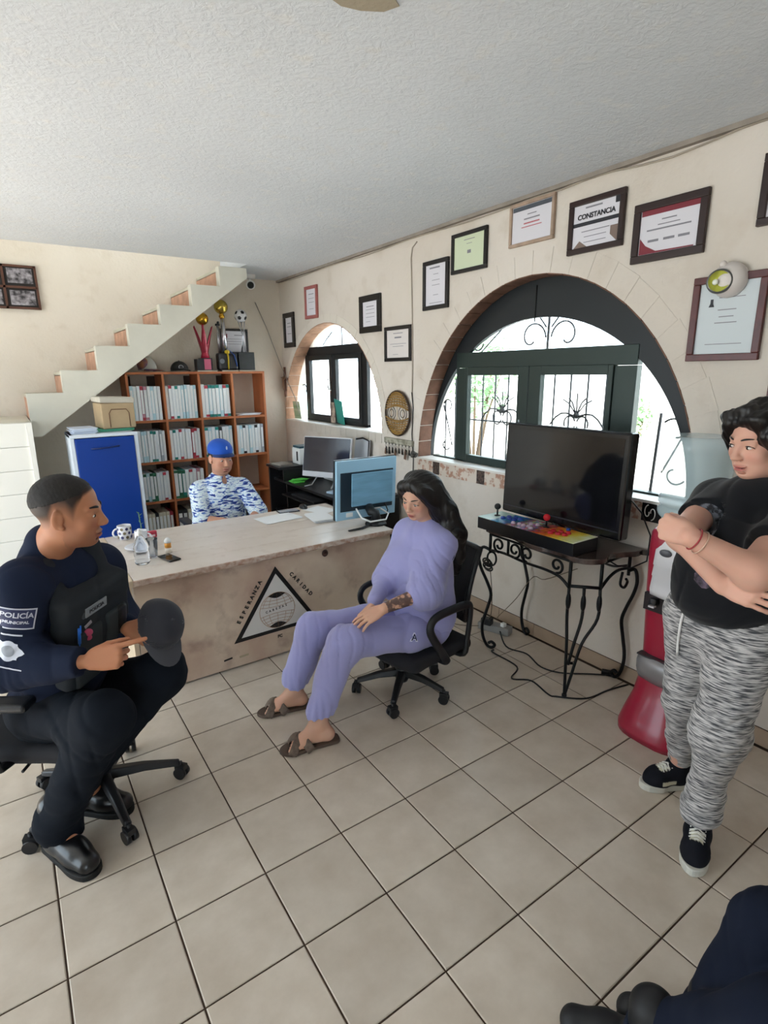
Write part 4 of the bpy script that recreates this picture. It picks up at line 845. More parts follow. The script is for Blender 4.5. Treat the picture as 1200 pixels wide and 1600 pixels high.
t = thing('phone', 'black phone lying by the bottles near the desk front', 'phone', (.625, 3.16, Z)); mb = MB(); mb.obox((.655, 3.12, Z + .005), (.07, .14, .009), Matrix.Rotation(.25, 3, 'Z')); mb.build('case', mat('phone_black', '#141416', .15), t, bevel=.004)
t = thing('card_holder', 'small red card box beside the white cup', 'card box', (.66, 3.60, Z)); mb = MB(); mb.obox((.665, 3.62, Z + .021), (.07, .03, .042), Matrix.Rotation(.1, 3, 'Z')); mb.build('case', mat('box_red', '#b8354c', .35), t, bevel=.006)
mb = MB(); mb.obox((.665, 3.6035, Z + .015), (.045, .002, .012), Matrix.Rotation(.1, 3, 'Z')); mb.build('print', mat('print_pinkwhite', '#e9cfd4', .5), t)
t = thing('pill_bottle', 'small orange and white pill bottle standing on the desk', 'bottle', (.68, 3.24, Z)); mb = MB(); mb.cyl((.68, 3.24, Z), (.68, 3.24, Z + .03), .019, n=18); mb.build('label_band', mat('label_cream', '#e6d9c9', .4), t)
mb = MB(); mb.cyl((.68, 3.24, Z + .03), (.68, 3.24, Z + .06), .0185, n=18); mb.build('body', mat('pill_orange', '#dd9433', .3), t); mb = MB(); mb.lathe((.68, 3.24, Z + .06), [(.02, 0), (.02, .012), (.012, .024), (.004, .03)], 18); mb.build('cap', white_m, t)
t = thing('plant_sprig', 'thin green sprig standing in the vase between mug and cup', 'plant', (.60, 3.55, Z)); mb = MB(); mb.lathe((.60, 3.55, Z), [(.02, 0), (.022, .04), (.012, .07), (.015, .08)], 14); mb.build('vase', clear, t)
mb = MB(); mb.tube([(.60, 3.55, Z + .01), (.602, 3.552, Z + .1), (.596, 3.55, Z + .19)], .003, 6); mb.build('stem', mat('sprig_green', '#557a5a', .6), t)
for k in range(6): mb = MB(); a = k * 1.7; p = Vector((.599, 3.551, Z + .11 + .014 * k)); d = Vector((math.cos(a) * .02, math.sin(a) * .02, .014)); w = Vector((-d.y, d.x, 0)) * .25; mb.add([p, p + d * .5 + w, p + d, p + d * .5 - w], [(0, 1, 2, 3)]); mb.build('leaf', MATS['sprig_green'], t, recalc=False)
# papers and small things to the right
def sheet_stack(name, label, c, size, n, rot, m, th=.0006, cat='papers'):
    mb = MB(); r_ = random.Random(len(label))
    for k in range(n): mb.obox((c[0] + r_.uniform(-.004, .004), c[1] + r_.uniform(-.004, .004), c[2] + th * (k + .5)), (size[0], size[1], th * .9), Matrix.Rotation(rot + r_.uniform(-.05, .05), 3, 'Z'))
    return tag(mb.build(name, m), label, cat)
pw = mat('paper_bright', '#eceef0', .6)
sheet_stack('papers', 'white sheets lying on the desk in front of the seated man', (1.52, 3.58, Z), (.28, .2, 0), 5, .12, pw)
sheet_stack('papers', 'white booklet stack beside the big blue-backed monitor', (1.76, 3.40, Z), (.15, .24, 0), 16, -.15, pw, .0011)
sheet_stack('papers', 'single sheet of paper at the rear right of the desk', (1.88, 3.62, Z), (.16, .22, 0), 2, .3, pw)
t = thing('tablet', 'dark rimmed phone lying behind the loose papers', 'phone', (1.63, 3.70, Z)); mb = MB(); mb.obox((1.66, 3.72, Z + .004), (.16, .08, .008), Matrix.Rotation(-.1, 3, 'Z')); mb.build('case', mat('phone_grey', '#3a3e46', .2), t, bevel=.003); mb = MB(); mb.obox((1.66, 3.72, Z + .0086), (.145, .07, .001), Matrix.Rotation(-.1, 3, 'Z')); mb.build('screen', mat('screen_grey', '#8f99a6', .1), t)
t = thing('mouse', 'black computer mouse at the back edge of the desk', 'mouse', (1.78, 3.74, Z)); mb = MB(); mb.sphere((1.80, 3.75, Z + .0045), .03, 18, 10, (.9, 1.7, .95)); mb.v = [(a, b, max(c, Z)) for a, b, c in mb.v]; mb.build('shell', mat('mouse_black', '#1b1c20', .3), t)
# ---------------------------------------------------------------- monitor seen from behind
bl1 = mat('monitor_back_blue', '#9cc3da', .35); bl2 = mat('monitor_back_recess', '#20303c', .35); bl3 = mat('monitor_back_plate', '#7fb0cc', .3, var=.3, vscale=3, stretch=(1, 1, 6))
t = thing('computer_monitor', 'large monitor seen from behind, pale blue back with dark recess', 'monitor', (1.98, 3.12, Z))
a = math.radians(-3); Mm = Matrix.Translation((1.98, 3.13, .905)) @ Matrix.Rotation(a, 4, 'Z') @ Matrix.Rotation(math.radians(4), 4, 'X')
def mbx(name, x0, x1, y0, y1, z0, z1, m, p, bev=.0): mb = MB(); mb.box(x0, x1, y0, y1, z0, z1); mb.xform(Mm); return mb.build(name, m, p, bevel=bev)
mbx('back_shell', -.232, .232, -.018, .008, -.205, .205, bl1, t, .004)
mbx('screen_bezel', -.236, .234, .008, .030, -.208, .208, mat('bezel_black', '#10161a', .3), t, .003)
mb = MB(); mb.box(-.205, .205, -.022, -.016, -.145, .125); mb.xform(Mm); rc = mb.build('recess', bl2, t, bevel=.003)
mbx('plate', -.125, .2, -.032, -.02, -.115, .115, bl3, rc, .006)
mbx('sticker', -.16, -.11, -.0205, -.017, -.185, -.155, white_m, t); mbx('sticker', .05, .11, -.0205, -.017, -.155, -.145, white_m, t)
mb = MB(); mb.tube([Mm @ Vector((.01, -.03, -.13)), Mm @ Vector((.0, -.08, -.15)), (1.99, 3.03, .75), (2.0, 3.03, .69)], [.03, .032, .03, .035], 12); mb.build('stand_neck', black_m, t)
mb = MB(); mb.lathe((2.0, 3.04, Z), [(.075, 0), (.07, .012), (.035, .03), (.03, .05)], 20); mb.tube([(2.0, 3.04, Z + .008), (1.85, 2.98, Z + .008), (1.75, 2.985, Z + .005)], [.013, .012, .009], 8, flat=(.6, 1)); mb.build('stand_base', black_m, t)
mb = MB(); mb.tube([Mm @ Vector((-.09, -.03, -.13)), (1.89, 3.045, .72), (1.93, 3.0, .70), (2.05, 2.99, .70), (2.09, 3.02, .73), (2.06, 3.07, .76)], .006, 8); tag(mb.build('cable', white_m), 'thick white cable looping below the monitor back', 'cable')
mb = MB(); mb.tube([Mm @ Vector((.14, -.03, -.12)), (2.12, 3.07, .74), (2.11, 3.09, .68)], .004, 6); tag(mb.build('cable', black_m), 'short black cable hanging from the right of the monitor back', 'cable')
# ================================================================ BLACK COMPUTER DESK BY THE SMALL WINDOW
bd = mat('black_laminate', '#1c1b1e', .35); 
t = thing('computer_desk', 'black computer desk with shelves against the wall below the small window', 'desk', (2.38, 4.5, 0))
def bx(name, x0, x1, y0, y1, z0, z1, m, p, bev=.003): mb = MB(); mb.box(x0, x1, y0, y1, z0, z1); return mb.build(name, m, p, bevel=bev)
bx('top', 2.10, 2.63, 3.62, 5.0, .665, .69, bd, t); bx('side_panel', 2.06, 2.62, 5.0, 5.025, 0, .80, bd, t); bx('side_panel', 2.12, 2.62, 3.62, 3.645, 0, .665, bd, t)
bx('raised_shelf', 2.04, 2.62, 4.72, 5.03, .80, .825, bd, t); bx('divider', 2.08, 2.60, 4.72, 4.74, .69, .80, bd, t); bx('divider', 2.10, 2.62, 4.70, 4.72, 0, .665, bd, t)
bx('keyboard_tray', 2.035, 2.45, 3.75, 4.68, .575, .59, bd, t); bx('lower_shelf', 2.1, 2.62, 4.72, 5.0, .36, .38, bd, t); bx('back_board', 2.60, 2.62, 3.65, 5.0, .3, .66, bd, t)
k = thing('keyboard', 'black keyboard on the pull-out tray of the computer desk', 'keyboard', (2.15, 4.3, .59)); bx('case', 2.07, 2.20, 4.1, 4.55, .5905, .605, mat('keyboard_black', '#26272a', .5), k, .003)
mb = MB()
for i in range(5):
    for j in range(15): mb.box(2.072 + i * .025, 2.093 + i * .025, 4.115 + j * .028, 4.138 + j * .028, .604, .609)
o = mb.build('keys', mat('key_charcoal', '#3a3b3f', .5), k); o['kind'] = 'stuff'
# all-in-one computer
t = thing('desktop_screen', 'white bordered flat screen computer on the black desk', 'monitor', (2.33, 4.28, .69))
Mm = Matrix.Translation((2.33, 4.32, .95)) @ Matrix.Rotation(math.radians(-62), 4, 'Z') @ Matrix.Rotation(math.radians(-10), 4, 'X')
def mb4(name, x0, x1, y0, y1, z0, z1, m, p, bev=0.): mb = MB(); mb.box(x0, x1, y0, y1, z0, z1); mb.xform(Mm); return mb.build(name, m, p, bevel=bev)
sh = mb4('shell', -.25, .25, -.012, .012, -.19, .17, mat('screen_frame_white', '#dcdfe6', .35), t, .006)
mb4('screen', -.242, .242, -.0145, -.011, -.14, .163, mat('screen_dark', '#2a2c38', .12), t)
mb = MB()
for s in (-1, 1): mb.tube([Mm @ Vector((s * .09, .01, -.17)), Mm @ Vector((s * .11, -.05, -.26)), Vector((*(Mm @ Vector((s * .14, -.12, -.262))).xy, .697))], .006, 8)
mb.build('stand', mat('stand_silver', '#c3c7cf', .3, metal=.6), t)
# printer
pr_w = mat('printer_white', '#dfe0df', .45)
t = thing('printer', 'white printer behind the flat screen on the black desk', 'printer', (2.47, 4.75, .69)); bx('body', 2.44, 2.62, 4.16, 4.62, .6905, .88, pr_w, t, .015); bx('tray', 2.41, 2.46, 4.3, 4.55, .72, .73, pr_w, t); bx('lid', 2.45, 2.62, 4.17, 4.61, .88, .895, mat('printer_lid', '#c3c7ca', .4), t, .005)
t2 = thing('printer', 'small boxy white label printer at the far end of the black desk', 'printer', (2.40, 4.82, .825)); bx('body', 2.26, 2.46, 4.74, 4.90, .8255, .98, pr_w, t2, .01); bx('top_cover', 2.27, 2.45, 4.745, 4.895, .98, 1.0, mat('cover_teal_dark', '#2c4a55', .4), t2, .004); bx('slot', 2.258, 2.262, 4.77, 4.80, .86, .95, black_m, t2, 0)
t3 = thing('paper_tray', 'grey backed sheet stand leaning on the wall behind the printer', 'paper stand', (2.6, 4.15, .90)); mb = MB(); mb.obox((2.60, 4.16, 1.0), (.008, .24, .2), Matrix.Rotation(.12, 3, 'Y')); mb.build('sheet', mat('sheet_grey', '#b9bcc2', .6), t3); mb = MB(); mb.tube([(2.59, 4.05, .9), (2.605, 4.05, 1.09), (2.605, 4.15, 1.11), (2.605, 4.26, 1.09)], .008, 6); mb.build('arm', black_m, t3)
mb = MB(); mb.sphere((2.56, 4.88, 1.0), .03, 14, 10); o = mb.build('webcam', black_m); 
bpy.data.objects.remove(o)
pk = mat('folder_salmon', '#b98a78', .7, var=.1)
for i in range(2): mb = MB(); mb.obox((2.36 + i * .07, 4.97 - .02 * i, .905), (.012, .13, .15), Matrix.Rotation(.25, 3, 'Y')); tag(mb.build('file_folder', pk), 'salmon folder leaning on the raised desk shelf, %s' % ('the left one' if i == 0 else 'the right one'), 'folder', 'salmon folders')
mb = MB(); mb.obox((2.14, 4.88, .832), (.13, .18, .014), Matrix.Rotation(.1, 3, 'Z')); tag(mb.build('notebook', mat('notebook_taupe', '#8c857c', .6)), 'taupe notebook on the raised shelf of the black desk', 'notebook')
mb = MB()
for q in range(5): mb.obox((2.16 + .012 * q, 4.62 + .01 * (q % 2), .694 + q * .005), (.09, .12, .006), Matrix.Rotation(.5 * q, 3, 'Z') @ Matrix.Rotation(.06 * (q % 3), 3, 'X'))
tag(mb.build('cloth', mat('cloth_green', '#58c04a', .7)), 'bright green crumpled packet on the black desk', 'packet')
mb = MB(); mb.sphere((2.14, 4.66, .25), .1, 14, 10, (1, 1, .8)); o = mb.build('bag', mat('bag_pale', '#b9b6b4', .7, var=.2)); o.location = (0, 0, -.17); tag(o, 'pale crumpled bag on the floor below the black desk', 'bag')
mb = MB(); mb.obox((2.24, 4.0, .698), (.16, .09, .015), Matrix.Rotation(.3, 3, 'Z')); mb.obox((2.20, 3.92, .71), (.1, .05, .012), Matrix.Rotation(-.3, 3, 'Z')); tag(mb.build('gadget', mat('gadget_blue', '#a9c0d4', .4)), 'pale blue small device in front of the flat screen', 'device')

# ================================================================ CONSOLE TABLE
ir = mat('wrought_iron', '#17181a', .35, metal=.5); mrb = mat('table_marble_dark', '#5a4a44', .2, col2='#2a2322', vscale=14, detail=9, coat=.3)
t = thing('console_table', 'black wrought iron console table with dark marble top', 'table', (2.45, 1.88, 0))
TZ = .775
top = [(2.635, 1.49), (2.635, 2.27), (2.31, 2.27), (2.262, 2.24), (2.255, 2.17), (2.272, 2.08), (2.258, 2.0), (2.225, 1.9), (2.222, 1.83), (2.245, 1.75), (2.242, 1.67), (2.228, 1.60), (2.25, 1.545), (2.30, 1.51), (2.345, 1.505), (2.40, 1.525), (2.47, 1.515), (2.55, 1.475), (2.60, 1.475)]
top = [(min(a, 2.636), b) for a, b in top]
mb = MB(); mb.prism(round_poly(top, 3), lambda u, v, a: (min(u, 2.64), v, a), TZ - .028, TZ); mb.build('table_top', mrb, t, bevel=.005, seg=3)
def rod(name, pts, r=.0085, p=t): 
    # smooth the path with Catmull-Rom
    P = [Vector(q) for q in pts]; out = []
    if len(P) > 2:
        for i in range(len(P) - 1):
            p0, p1, p2, p3 = P[max(0, i - 1)], P[i], P[i + 1], P[min(len(P) - 1, i + 2)]
            for k in range(5):
                u = k / 5; out.append(.5 * ((2 * p1) + (p2 - p0) * u + (2 * p0 - 5 * p1 + 4 * p2 - p3) * u * u + (3 * p1 - p0 - 3 * p2 + p3) * u ** 3))
        out.append(P[-1])
    else: out = P
    mb = MB(); mb.tube(out, r, 8); return mb.build(name, ir, p)
zA = TZ - .03; zB = .645
def curvy(cx, cy, dx, dy, name='leg'):
    prof = [(0, zB), (.045, .66), (.065, .60), (.05, .53), (.01, .44), (-.015, .36), (.005, .27), (.03, .17), (.025, .09), (-.0, .03), (-.03, .012), (-.05, .03), (-.03, .05), (-.01, .04)]
    return rod(name, [(cx + dx * a, cy + dy * a, z) for a, z in prof], .0095)
l1 = curvy(2.265, 2.215, -.7, .7); curvy(2.60, 2.215, 0, .8); curvy(2.60, 1.535, .0, -.8)
rod('leg_scroll', [(2.265 + .02 * math.cos(a) - .01, 2.19 + .03 * math.sin(a), .60 + .035 * math.sin(a + 1)) for a in np.linspace(0, 2.4 * PI, 10)], .006, l1)
# cable coil hanging on the left leg is a separate thing below
# clipped corner leg of three bars
foot = Vector((2.225, 1.60, .006)); cs = [Vector((2.245, 1.635, zB - .04)), Vector((2.285, 1.575, zB - .04)), Vector((2.345, 1.525, zB - .04))]
for c in cs[::2] + cs[1:2]:
    mid = cs.index(c) == 1
    q = [c + Vector((0, 0, .0)), c + Vector((0, 0, -.16)), (c * .5 + foot * .5) + Vector((0, 0, .0)), foot + Vector((.012, .0, .18)) if mid else (c * .2 + foot * .8), foot]
    rod('leg_bar', [(p.x, p.y, p.z) for p in (q if not mid else q[:4])], .008)
    mb = MB(); mb.sphere((c.x - .004, c.y - .004, c.z - .075), .014, 10, 8, (1, 1, 3.4)); mb.build('leaf_drop', ir, t)
rod('tie_bar', [(2.235, 1.615, .19), (2.262, 1.59, .19)], .008); mb = MB(); mb.cyl(foot - Vector((0, 0, .005)), foot + Vector((0, 0, .012)), .013, n=12); mb.build('foot', ir, t)
# frames of the apron
for a, b in (((2.265, 2.215), (2.245, 1.635)), ((2.345, 1.525), (2.60, 1.535)), ((2.245, 1.635), (2.345, 1.525)), ((2.60, 1.535), (2.60, 2.215)), ((2.60, 2.215), (2.265, 2.215))):
    rod('apron_rail', [(*a, zA - .004), (*b, zA - .004)], .007)
for c, z0 in (((2.265, 2.215), .63), ((2.245, 1.635), .60), ((2.345, 1.525), .60), ((2.60, 1.535), .62), ((2.60, 2.215), .63)): rod('apron_post', [(*c, zA), (*c, z0)], .009)
rod('apron_rail', [(2.245, 1.635, .61), (2.345, 1.525, .61)], .009)
rod('apron_arch', [(2.265, 2.21, .645), (2.262, 2.1, .655), (2.26, 1.95, .645), (2.25, 1.8, .65), (2.247, 1.70, .64), (2.245, 1.635, .60)], .008)
rod('apron_arch', [(2.345, 1.525, .605), (2.42, 1.53, .65), (2.50, 1.533, .67), (2.60, 1.535, .66)], .008)
rod('apron_brace', [(2.36, 1.53, .74), (2.46, 1.532, .70), (2.58, 1.535, .68)], .006)
def scroll(cy, cz, r, s, x=2.258): rod('scroll', [(x, cy + s * (r * (1 - .7 * k / 14)) * math.cos(-PI / 2 + k * .55), cz + (r * (1 - .7 * k / 14)) * math.sin(-PI / 2 + k * .55)) for k in range(15)], .007)
scroll(2.14, .695, .045, 1); scroll(2.02, .695, .045, -1); scroll(1.93, .695, .045, 1); scroll(1.73, .69, .042, -1)
rod('apron_bar', [(2.26, 2.07, .74), (2.26, 2.07, .655)], .008); rod('apron_bar', [(2.256, 1.975, .74), (2.25, 1.94, .65)], .006)
rod('scroll', [(2.52 + .0, 1.52, .66), (2.50, 1.515, .60), (2.53, 1.51, .575), (2.555, 1.51, .60), (2.54, 1.51, .62)], .007)

# ---------------------------------------------------------------- television
tvb = mat('tv_gloss_black', '#0c0c0f', .18); 
t = thing('television', 'large black flat television standing on the console table', 'television', (2.46, 1.88, TZ))
Mt = Matrix.Translation((2.445, 1.885, 1.115)) @ Matrix.Rotation(math.radians(-91), 4, 'Z') @ Matrix.Rotation(math.radians(-2), 4, 'X')
def tb(name, x0, x1, y0, y1, z0, z1, m, p, bev=0.): mb = MB(); mb.box(x0, x1, y0, y1, z0, z1); mb.xform(Mt); return mb.build(name, m, p, bevel=bev)
tb('shell', -.40, .40, -.02, .05, -.265, .265, tvb, t, .012); tb('rear_housing', -.25, .25, .05, .09, -.2, .18, tvb, t, .02)
tb('screen', -.368, .368, -.0215, -.019, -.195, .235, mat('tv_screen', '#101115', .08), t); tb('lower_trim', -.385, .385, -.0225, -.019, -.225, -.218, mat('tv_trim', '#33343a', .15), t)
mb = MB(); mb.cyl(Mt @ Vector((0, .01, -.25)), (2.46, 1.885, TZ + .012), .035, n=16); mb.build('stand_neck', tvb, t); mb = MB(); mb.lathe((2.50, 1.885, TZ + .0005), [(.085, 0), (.083, .008), (.03, .014)], 30, M=Matrix.Diagonal((1, 1.7, 1))); mb.build('stand_base', tvb, t)
mb = MB(); mb.tube([Mt @ Vector((.375, .05, -.05)), (2.55, 1.47, .98), (2.60, 1.44, .86), (2.61, 1.45, .72), (2.56, 1.50, .68), (2.48, 1.53, .70), (2.44, 1.56, .73)], .004, 6); tag(mb.build('cable', black_m), 'black cable curving off the right side of the television', 'cable')
# ---------------------------------------------------------------- arcade stick box
t = thing('arcade_controller', 'flat black arcade box with colourful printed top and joysticks', 'game controller', (2.36, 1.94, TZ))
Ma = Matrix.Translation((2.318, 1.945, TZ + .0005)) @ Matrix.Rotation(math.radians(-90), 4, 'Z') ; w_, d_ = .335, .10
def ab(name, x0, x1, y0, y1, z0, z1, m, p, bev=0.): mb = MB(); mb.box(x0, x1, y0, y1, z0, z1); mb.xform(Ma); return mb.build(name, m, p, bevel=bev)
ab('case', -w_, w_, -d_, d_, 0, .068, mat('case_black', '#121317', .35), t, .003)
def art():
    m = mat('arcade_print', '#ffffff', .25); N = m.node_tree.nodes; L = m.node_tree.links; b = N['Principled BSDF']; tc = N.new('ShaderNodeTexCoord'); sp = N.new('ShaderNodeSeparateXYZ'); L.new(tc.outputs['Object'], sp.inputs[0])
    n = N.new('ShaderNodeTexNoise'); n.inputs['Scale'].default_value = 14; n.inputs['Detail'].default_value = 3; L.new(tc.outputs['Object'], n.inputs[0])
    ad = N.new('ShaderNodeMath'); ad.operation = 'MULTIPLY_ADD'; L.new(n.outputs[0], ad.inputs[0]); ad.inputs[1].default_value = .16; L.new(sp.outputs[1], ad.inputs[2])
    mr = N.new('ShaderNodeMapRange'); mr.inputs[1].default_value = .335 + .08; mr.inputs[2].default_value = -.335 + .08; L.new(ad.outputs[0], mr.inputs[0])
    r = N.new('ShaderNodeValToRGB'); L.new(mr.outputs[0], r.inputs[0]); r.color_ramp.elements[0].color = lin('#bfe3dc'); r.color_ramp.elements[1].color = lin('#e9ead2')
    for p, c in ((.14, '#cfe8e0'), (.18, '#3d8fbe'), (.3, '#2c5f96'), (.36, '#8c6a78'), (.46, '#c9b7bd'), (.56, '#6a4a60'), (.62, '#c9552e'), (.74, '#e0832c'), (.86, '#e9cf4a'), (.95, '#dfe3a0')):
        e = r.color_ramp.elements.new(p); e.color = lin(c)
    v = N.new('ShaderNodeTexVoronoi'); v.inputs['Scale'].default_value = 60; L.new(tc.outputs['Object'], v.inputs['Vector']); mx = N.new('ShaderNodeMix'); mx.data_type = 'RGBA'; mx.blend_type = 'OVERLAY'
    bp = N.new('ShaderNodeMapRange'); bp.inputs[1].default_value = .25; bp.inputs[2].default_value = .0; bp.inputs[3].default_value = 0; bp.inputs[4].default_value = .7
    ab_ = N.new('ShaderNodeMath'); ab_.operation = 'ABSOLUTE'; L.new(sp.outputs[1], ab_.inputs[0]); L.new(ab_.outputs[0], bp.inputs[0]); L.new(bp.outputs[0], mx.inputs[0]); L.new(r.outputs[0], mx.inputs[6]); L.new(v.outputs['Color'], mx.inputs[7]); L.new(mx.outputs[2], b.inputs['Base Color']); return m
pt = ab('printed_top', -w_ + .002, w_ - .002, -d_ + .002, d_ - .002, .068, .0705, art(), t)
btn_r = mat('button_red', '#c3202e', .25); btn_b = mat('button_blue', '#2c4aa0', .25); btn_p = mat('button_pale', '#c8b2c4', .3)
def button(x, y, m, r=.013): mb = MB(); mb.lathe((0, 0, 0), [(r * 1.25, 0), (r * 1.25, .004), (r, .005), (r, .010), (r * .8, .0115), (.001, .0115)], 14); mb.xform(Ma @ Matrix.Translation((x, y, .0705))); mb.build('button', m, t)
for i, (x, y) in enumerate(((-.20, .02), (-.165, .035), (-.13, .035), (-.21, -.02), (-.175, -.005), (-.14, -.005))): button(x, y, btn_b)
for x, y in ((.14, -.01), (.175, .01), (.21, .02), (.15, -.045), (.185, -.03), (.22, -.02)): button(x, y, btn_r)
for x, y in ((-.06, -.05), (-.03, -.05), (.0, -.045), (.03, -.06), (-.02, .0), (.01, .02), (-.1, -.055)): button(x, y, btn_p, .010)
button(.17, .075, btn_b, .010)
def stick(x, y, m): mb = MB(); mb.cyl((0, 0, 0), (0, 0, .045), .005, n=10); mb.lathe((0, 0, 0), [(.018, 0), (.017, .003), (.006, .006)], 16); mb.xform(Ma @ Matrix.Translation((x, y, .0705))); s = mb.build('joystick', black_m, t); mb = MB(); mb.sphere((0, 0, .055), .019, 18, 12); mb.xform(Ma @ Matrix.Translation((x, y, .0705))); mb.build('knob', m, s)
stick(-.275, .0, black_m); stick(.06, .03, btn_r)
# ---------------------------------------------------------------- cable clutter
mb = MB()
for q in range(4): mb.tube([(2.225 + .012 * q % .02, 2.20 + .032 * math.cos(a), .585 - q * .014 + .018 * math.sin(a)) for a in np.linspace(0, 2 * PI, 16, endpoint=False)], .005, 6, closed=True)
tag(mb.build('cable_coil', black_m), 'black cable coiled and hanging on the left leg of the console table', 'cable')
def cable(pts, label, r=.0045, m=None):
    P = [Vector(q) for q in pts]; out = []
    for i in range(len(P) - 1):
        p0, p1, p2, p3 = P[max(0, i - 1)], P[i], P[i + 1], P[min(len(P) - 1, i + 2)]
        for k in range(6):
            u = k / 6; out.append(.5 * ((2 * p1) + (p2 - p0) * u + (2 * p0 - 5 * p1 + 4 * p2 - p3) * u * u + (3 * p1 - p0 - 3 * p2 + p3) * u ** 3))
    out.append(P[-1]); mb = MB(); mb.tube(out, r, 6); return tag(mb.build('cable', m or black_m), label, 'cable')
cable([(2.28, 2.165, .01), (2.257, 2.15, .006), (2.249, 1.95, .006), (2.13, 1.88, .006), (2.20, 1.80, .006), (2.17, 1.66, .006), (2.19, 1.618, .006), (2.30, 1.52, .006), (2.46, 1.50, .006), (2.60, 1.47, .006)], 'black floor cable snaking from the left table leg past the front leg')
cable([(2.51, 2.35, .03), (2.38, 2.16, .006), (2.41, 2.02, .006), (2.36, 1.87, .006), (2.40, 1.76, .006), (2.52, 1.66, .006), (2.60, 1.58, .01)], 'black floor cable running under the table from the power strip')
cable([(2.255, 2.20, .54), (2.30, 2.22, .35), (2.34, 2.26, .2), (2.44, 2.38, .09)], 'thin cable dropping from the coil to the power strip', .0025, mat('cable_brown', '#5a4a3a', .6))
cable([(2.42, 1.72, .64), (2.45, 1.95, .50), (2.52, 2.1, .45), (2.55, 2.25, .25), (2.50, 2.36, .09)], 'thin pale cable hanging from the table to the power strip', .0025, mat('cable_olive', '#6f6350', .6))
cable([(2.23, 2.26, .66), (2.26, 2.5, .56), (2.5, 2.75, .28), (2.58, 2.85, .05)], 'reddish cable sagging between the office chair and the table', .003, mat('cable_red', '#8c4a38', .5))
cable([(2.22, 2.26, .64), (2.3, 2.44, .45), (2.38, 2.5, .27), (2.5, 2.66, .24), (2.6, 2.9, .27)], 'grey cable looping from the table leg towards the wall', .003, mat('cable_grey2', '#4c4a48', .6))
cable([(2.45, 2.40, .03), (2.35, 2.55, .006), (2.30, 2.72, .006), (2.36, 2.9, .006)], 'thin brown cable on the floor left of the power strip', .0025, MATS['cable_brown'])
t = thing('power_strip', 'grey power strip with a black plug lying by the baseboard', 'power strip', (2.47, 2.34, 0)); mb = MB(); mb.obox((2.485, 2.36, .025), (.07, .22, .05), Matrix.Rotation(.35, 3, 'Z')); mb.build('case', mat('strip_grey', '#8f8d8a', .5), t, bevel=.006)
mb = MB(); mb.obox((2.44, 2.39, .072), (.05, .07, .044), Matrix.Rotation(.35, 3, 'Z')); mb.build('plug', black_m, t, bevel=.005); mb = MB(); mb.obox((2.50, 2.30, .062), (.03, .03, .025)); mb.build('plug', white_m, t, bevel=.004)
t = thing('power_adapter', 'small black adapter lying at the foot of the rear right table leg', 'adapter', (2.60, 1.56, 0)); mb = MB(); mb.obox((2.60, 1.60, .015), (.03, .06, .028), Matrix.Rotation(.5, 3, 'Z')); mb.build('case', black_m, t, bevel=.005)

# ================================================================ WATER DISPENSER
redd = mat('dispenser_red', '#9c1f38', .32, coat=.3); whp = mat('dispenser_white', '#dfdde0', .35)
DXc, DYc = 2.425, 1.155
t = thing('water_dispenser', 'red and white water dispenser flaring at its foot', 'water dispenser', (DXc, DYc, 0))
def ringpts(hw, hd, xo, z, n=32, p=3.2):
    out = []
    for k in range(n):
        a = 2 * PI * k / n; c, s = math.cos(a), math.sin(a); out.append((DXc + xo + hd * abs(c) ** (2 / p) * (1 if c > 0 else -1), DYc + hw * abs(s) ** (2 / p) * (1 if s > 0 else -1), z))
    return out
def loft(prof, n=32):
    mb = MB(); vs = []; fs = []
    for hw, hd, xo, z in prof: vs += ringpts(hw, hd, xo, z, n)
    for i in range(len(prof) - 1):
        for k in range(n): fs.append((i * n + k, i * n + (k + 1) % n, (i + 1) * n + (k + 1) % n, (i + 1) * n + k))
    fs += [tuple(reversed(range(n))), tuple((len(prof) - 1) * n + k for k in range(n))]; return mb.add(vs, fs, True)
loft([(.175, .205, -.02, 0), (.178, .205, -.02, .03), (.165, .19, -.012, .09), (.14, .165, .0, .18), (.128, .15, .008, .28), (.125, .145, .01, .38), (.13, .148, .008, .5), (.138, .152, .004, .7), (.142, .155, .0, .9), (.140, .150, .0, .97), (.13, .14, .0, .985)]).build('body', redd, t)
mb = MB(); vs = []; n = 10
def strip(y0, y1, zs, xs, name, m, p=t, th=.03):
    mb = MB(); vs = []
    for z, x in zip(zs, xs):
        for k in range(9): u = k / 8; yy = y0 + (y1 - y0) * u; vs += [(x + .018 * (2 * u - 1) ** 2, yy, z)]
    fs = []
    for i in range(len(zs) - 1):
        for k in range(8): fs.append((i * 9 + k, i * 9 + k + 1, (i + 1) * 9 + k + 1, (i + 1) * 9 + k))
    o = len(vs); vs2 = [(v[0] + th, v[1], v[2]) for v in vs]; fs2 = [tuple(q + o for q in reversed(f)) for f in fs]; mb.add(vs + vs2, fs + fs2, True)
    rim = [k for k in range(9)] + [i * 9 + 8 for i in range(1, len(zs))] + [(len(zs) - 1) * 9 + k for k in range(7, -1, -1)] + [i * 9 for i in range(len(zs) - 2, 0, -1)]
    for a, b in zip(rim, rim[1:] + rim[:1]): mb.f.append((a, b, b + o, a + o)); mb.sm.append(False); mb.mi.append(0)
    return mb.build(name, m, p)
strip(DYc - .110, DYc + .075, [.98, .95, .9, .84, .835, .79, .785, .73, .70], [2.285, 2.268, 2.258, 2.25, 2.257, 2.247, 2.254, 2.243, 2.25], 'front_cover', whp)
mb = MB(); mb.lathe((2.257, DYc + .02, .905), [(.022, 0), (.02, .004), (.001, .004)], 20, M=Matrix.Rotation(-PI / 2, 3, 'Y') @ Matrix.Diagonal((.75, 1.25, 1))); mb.build('badge', mat('badge_grey', '#55565c', .3), t)
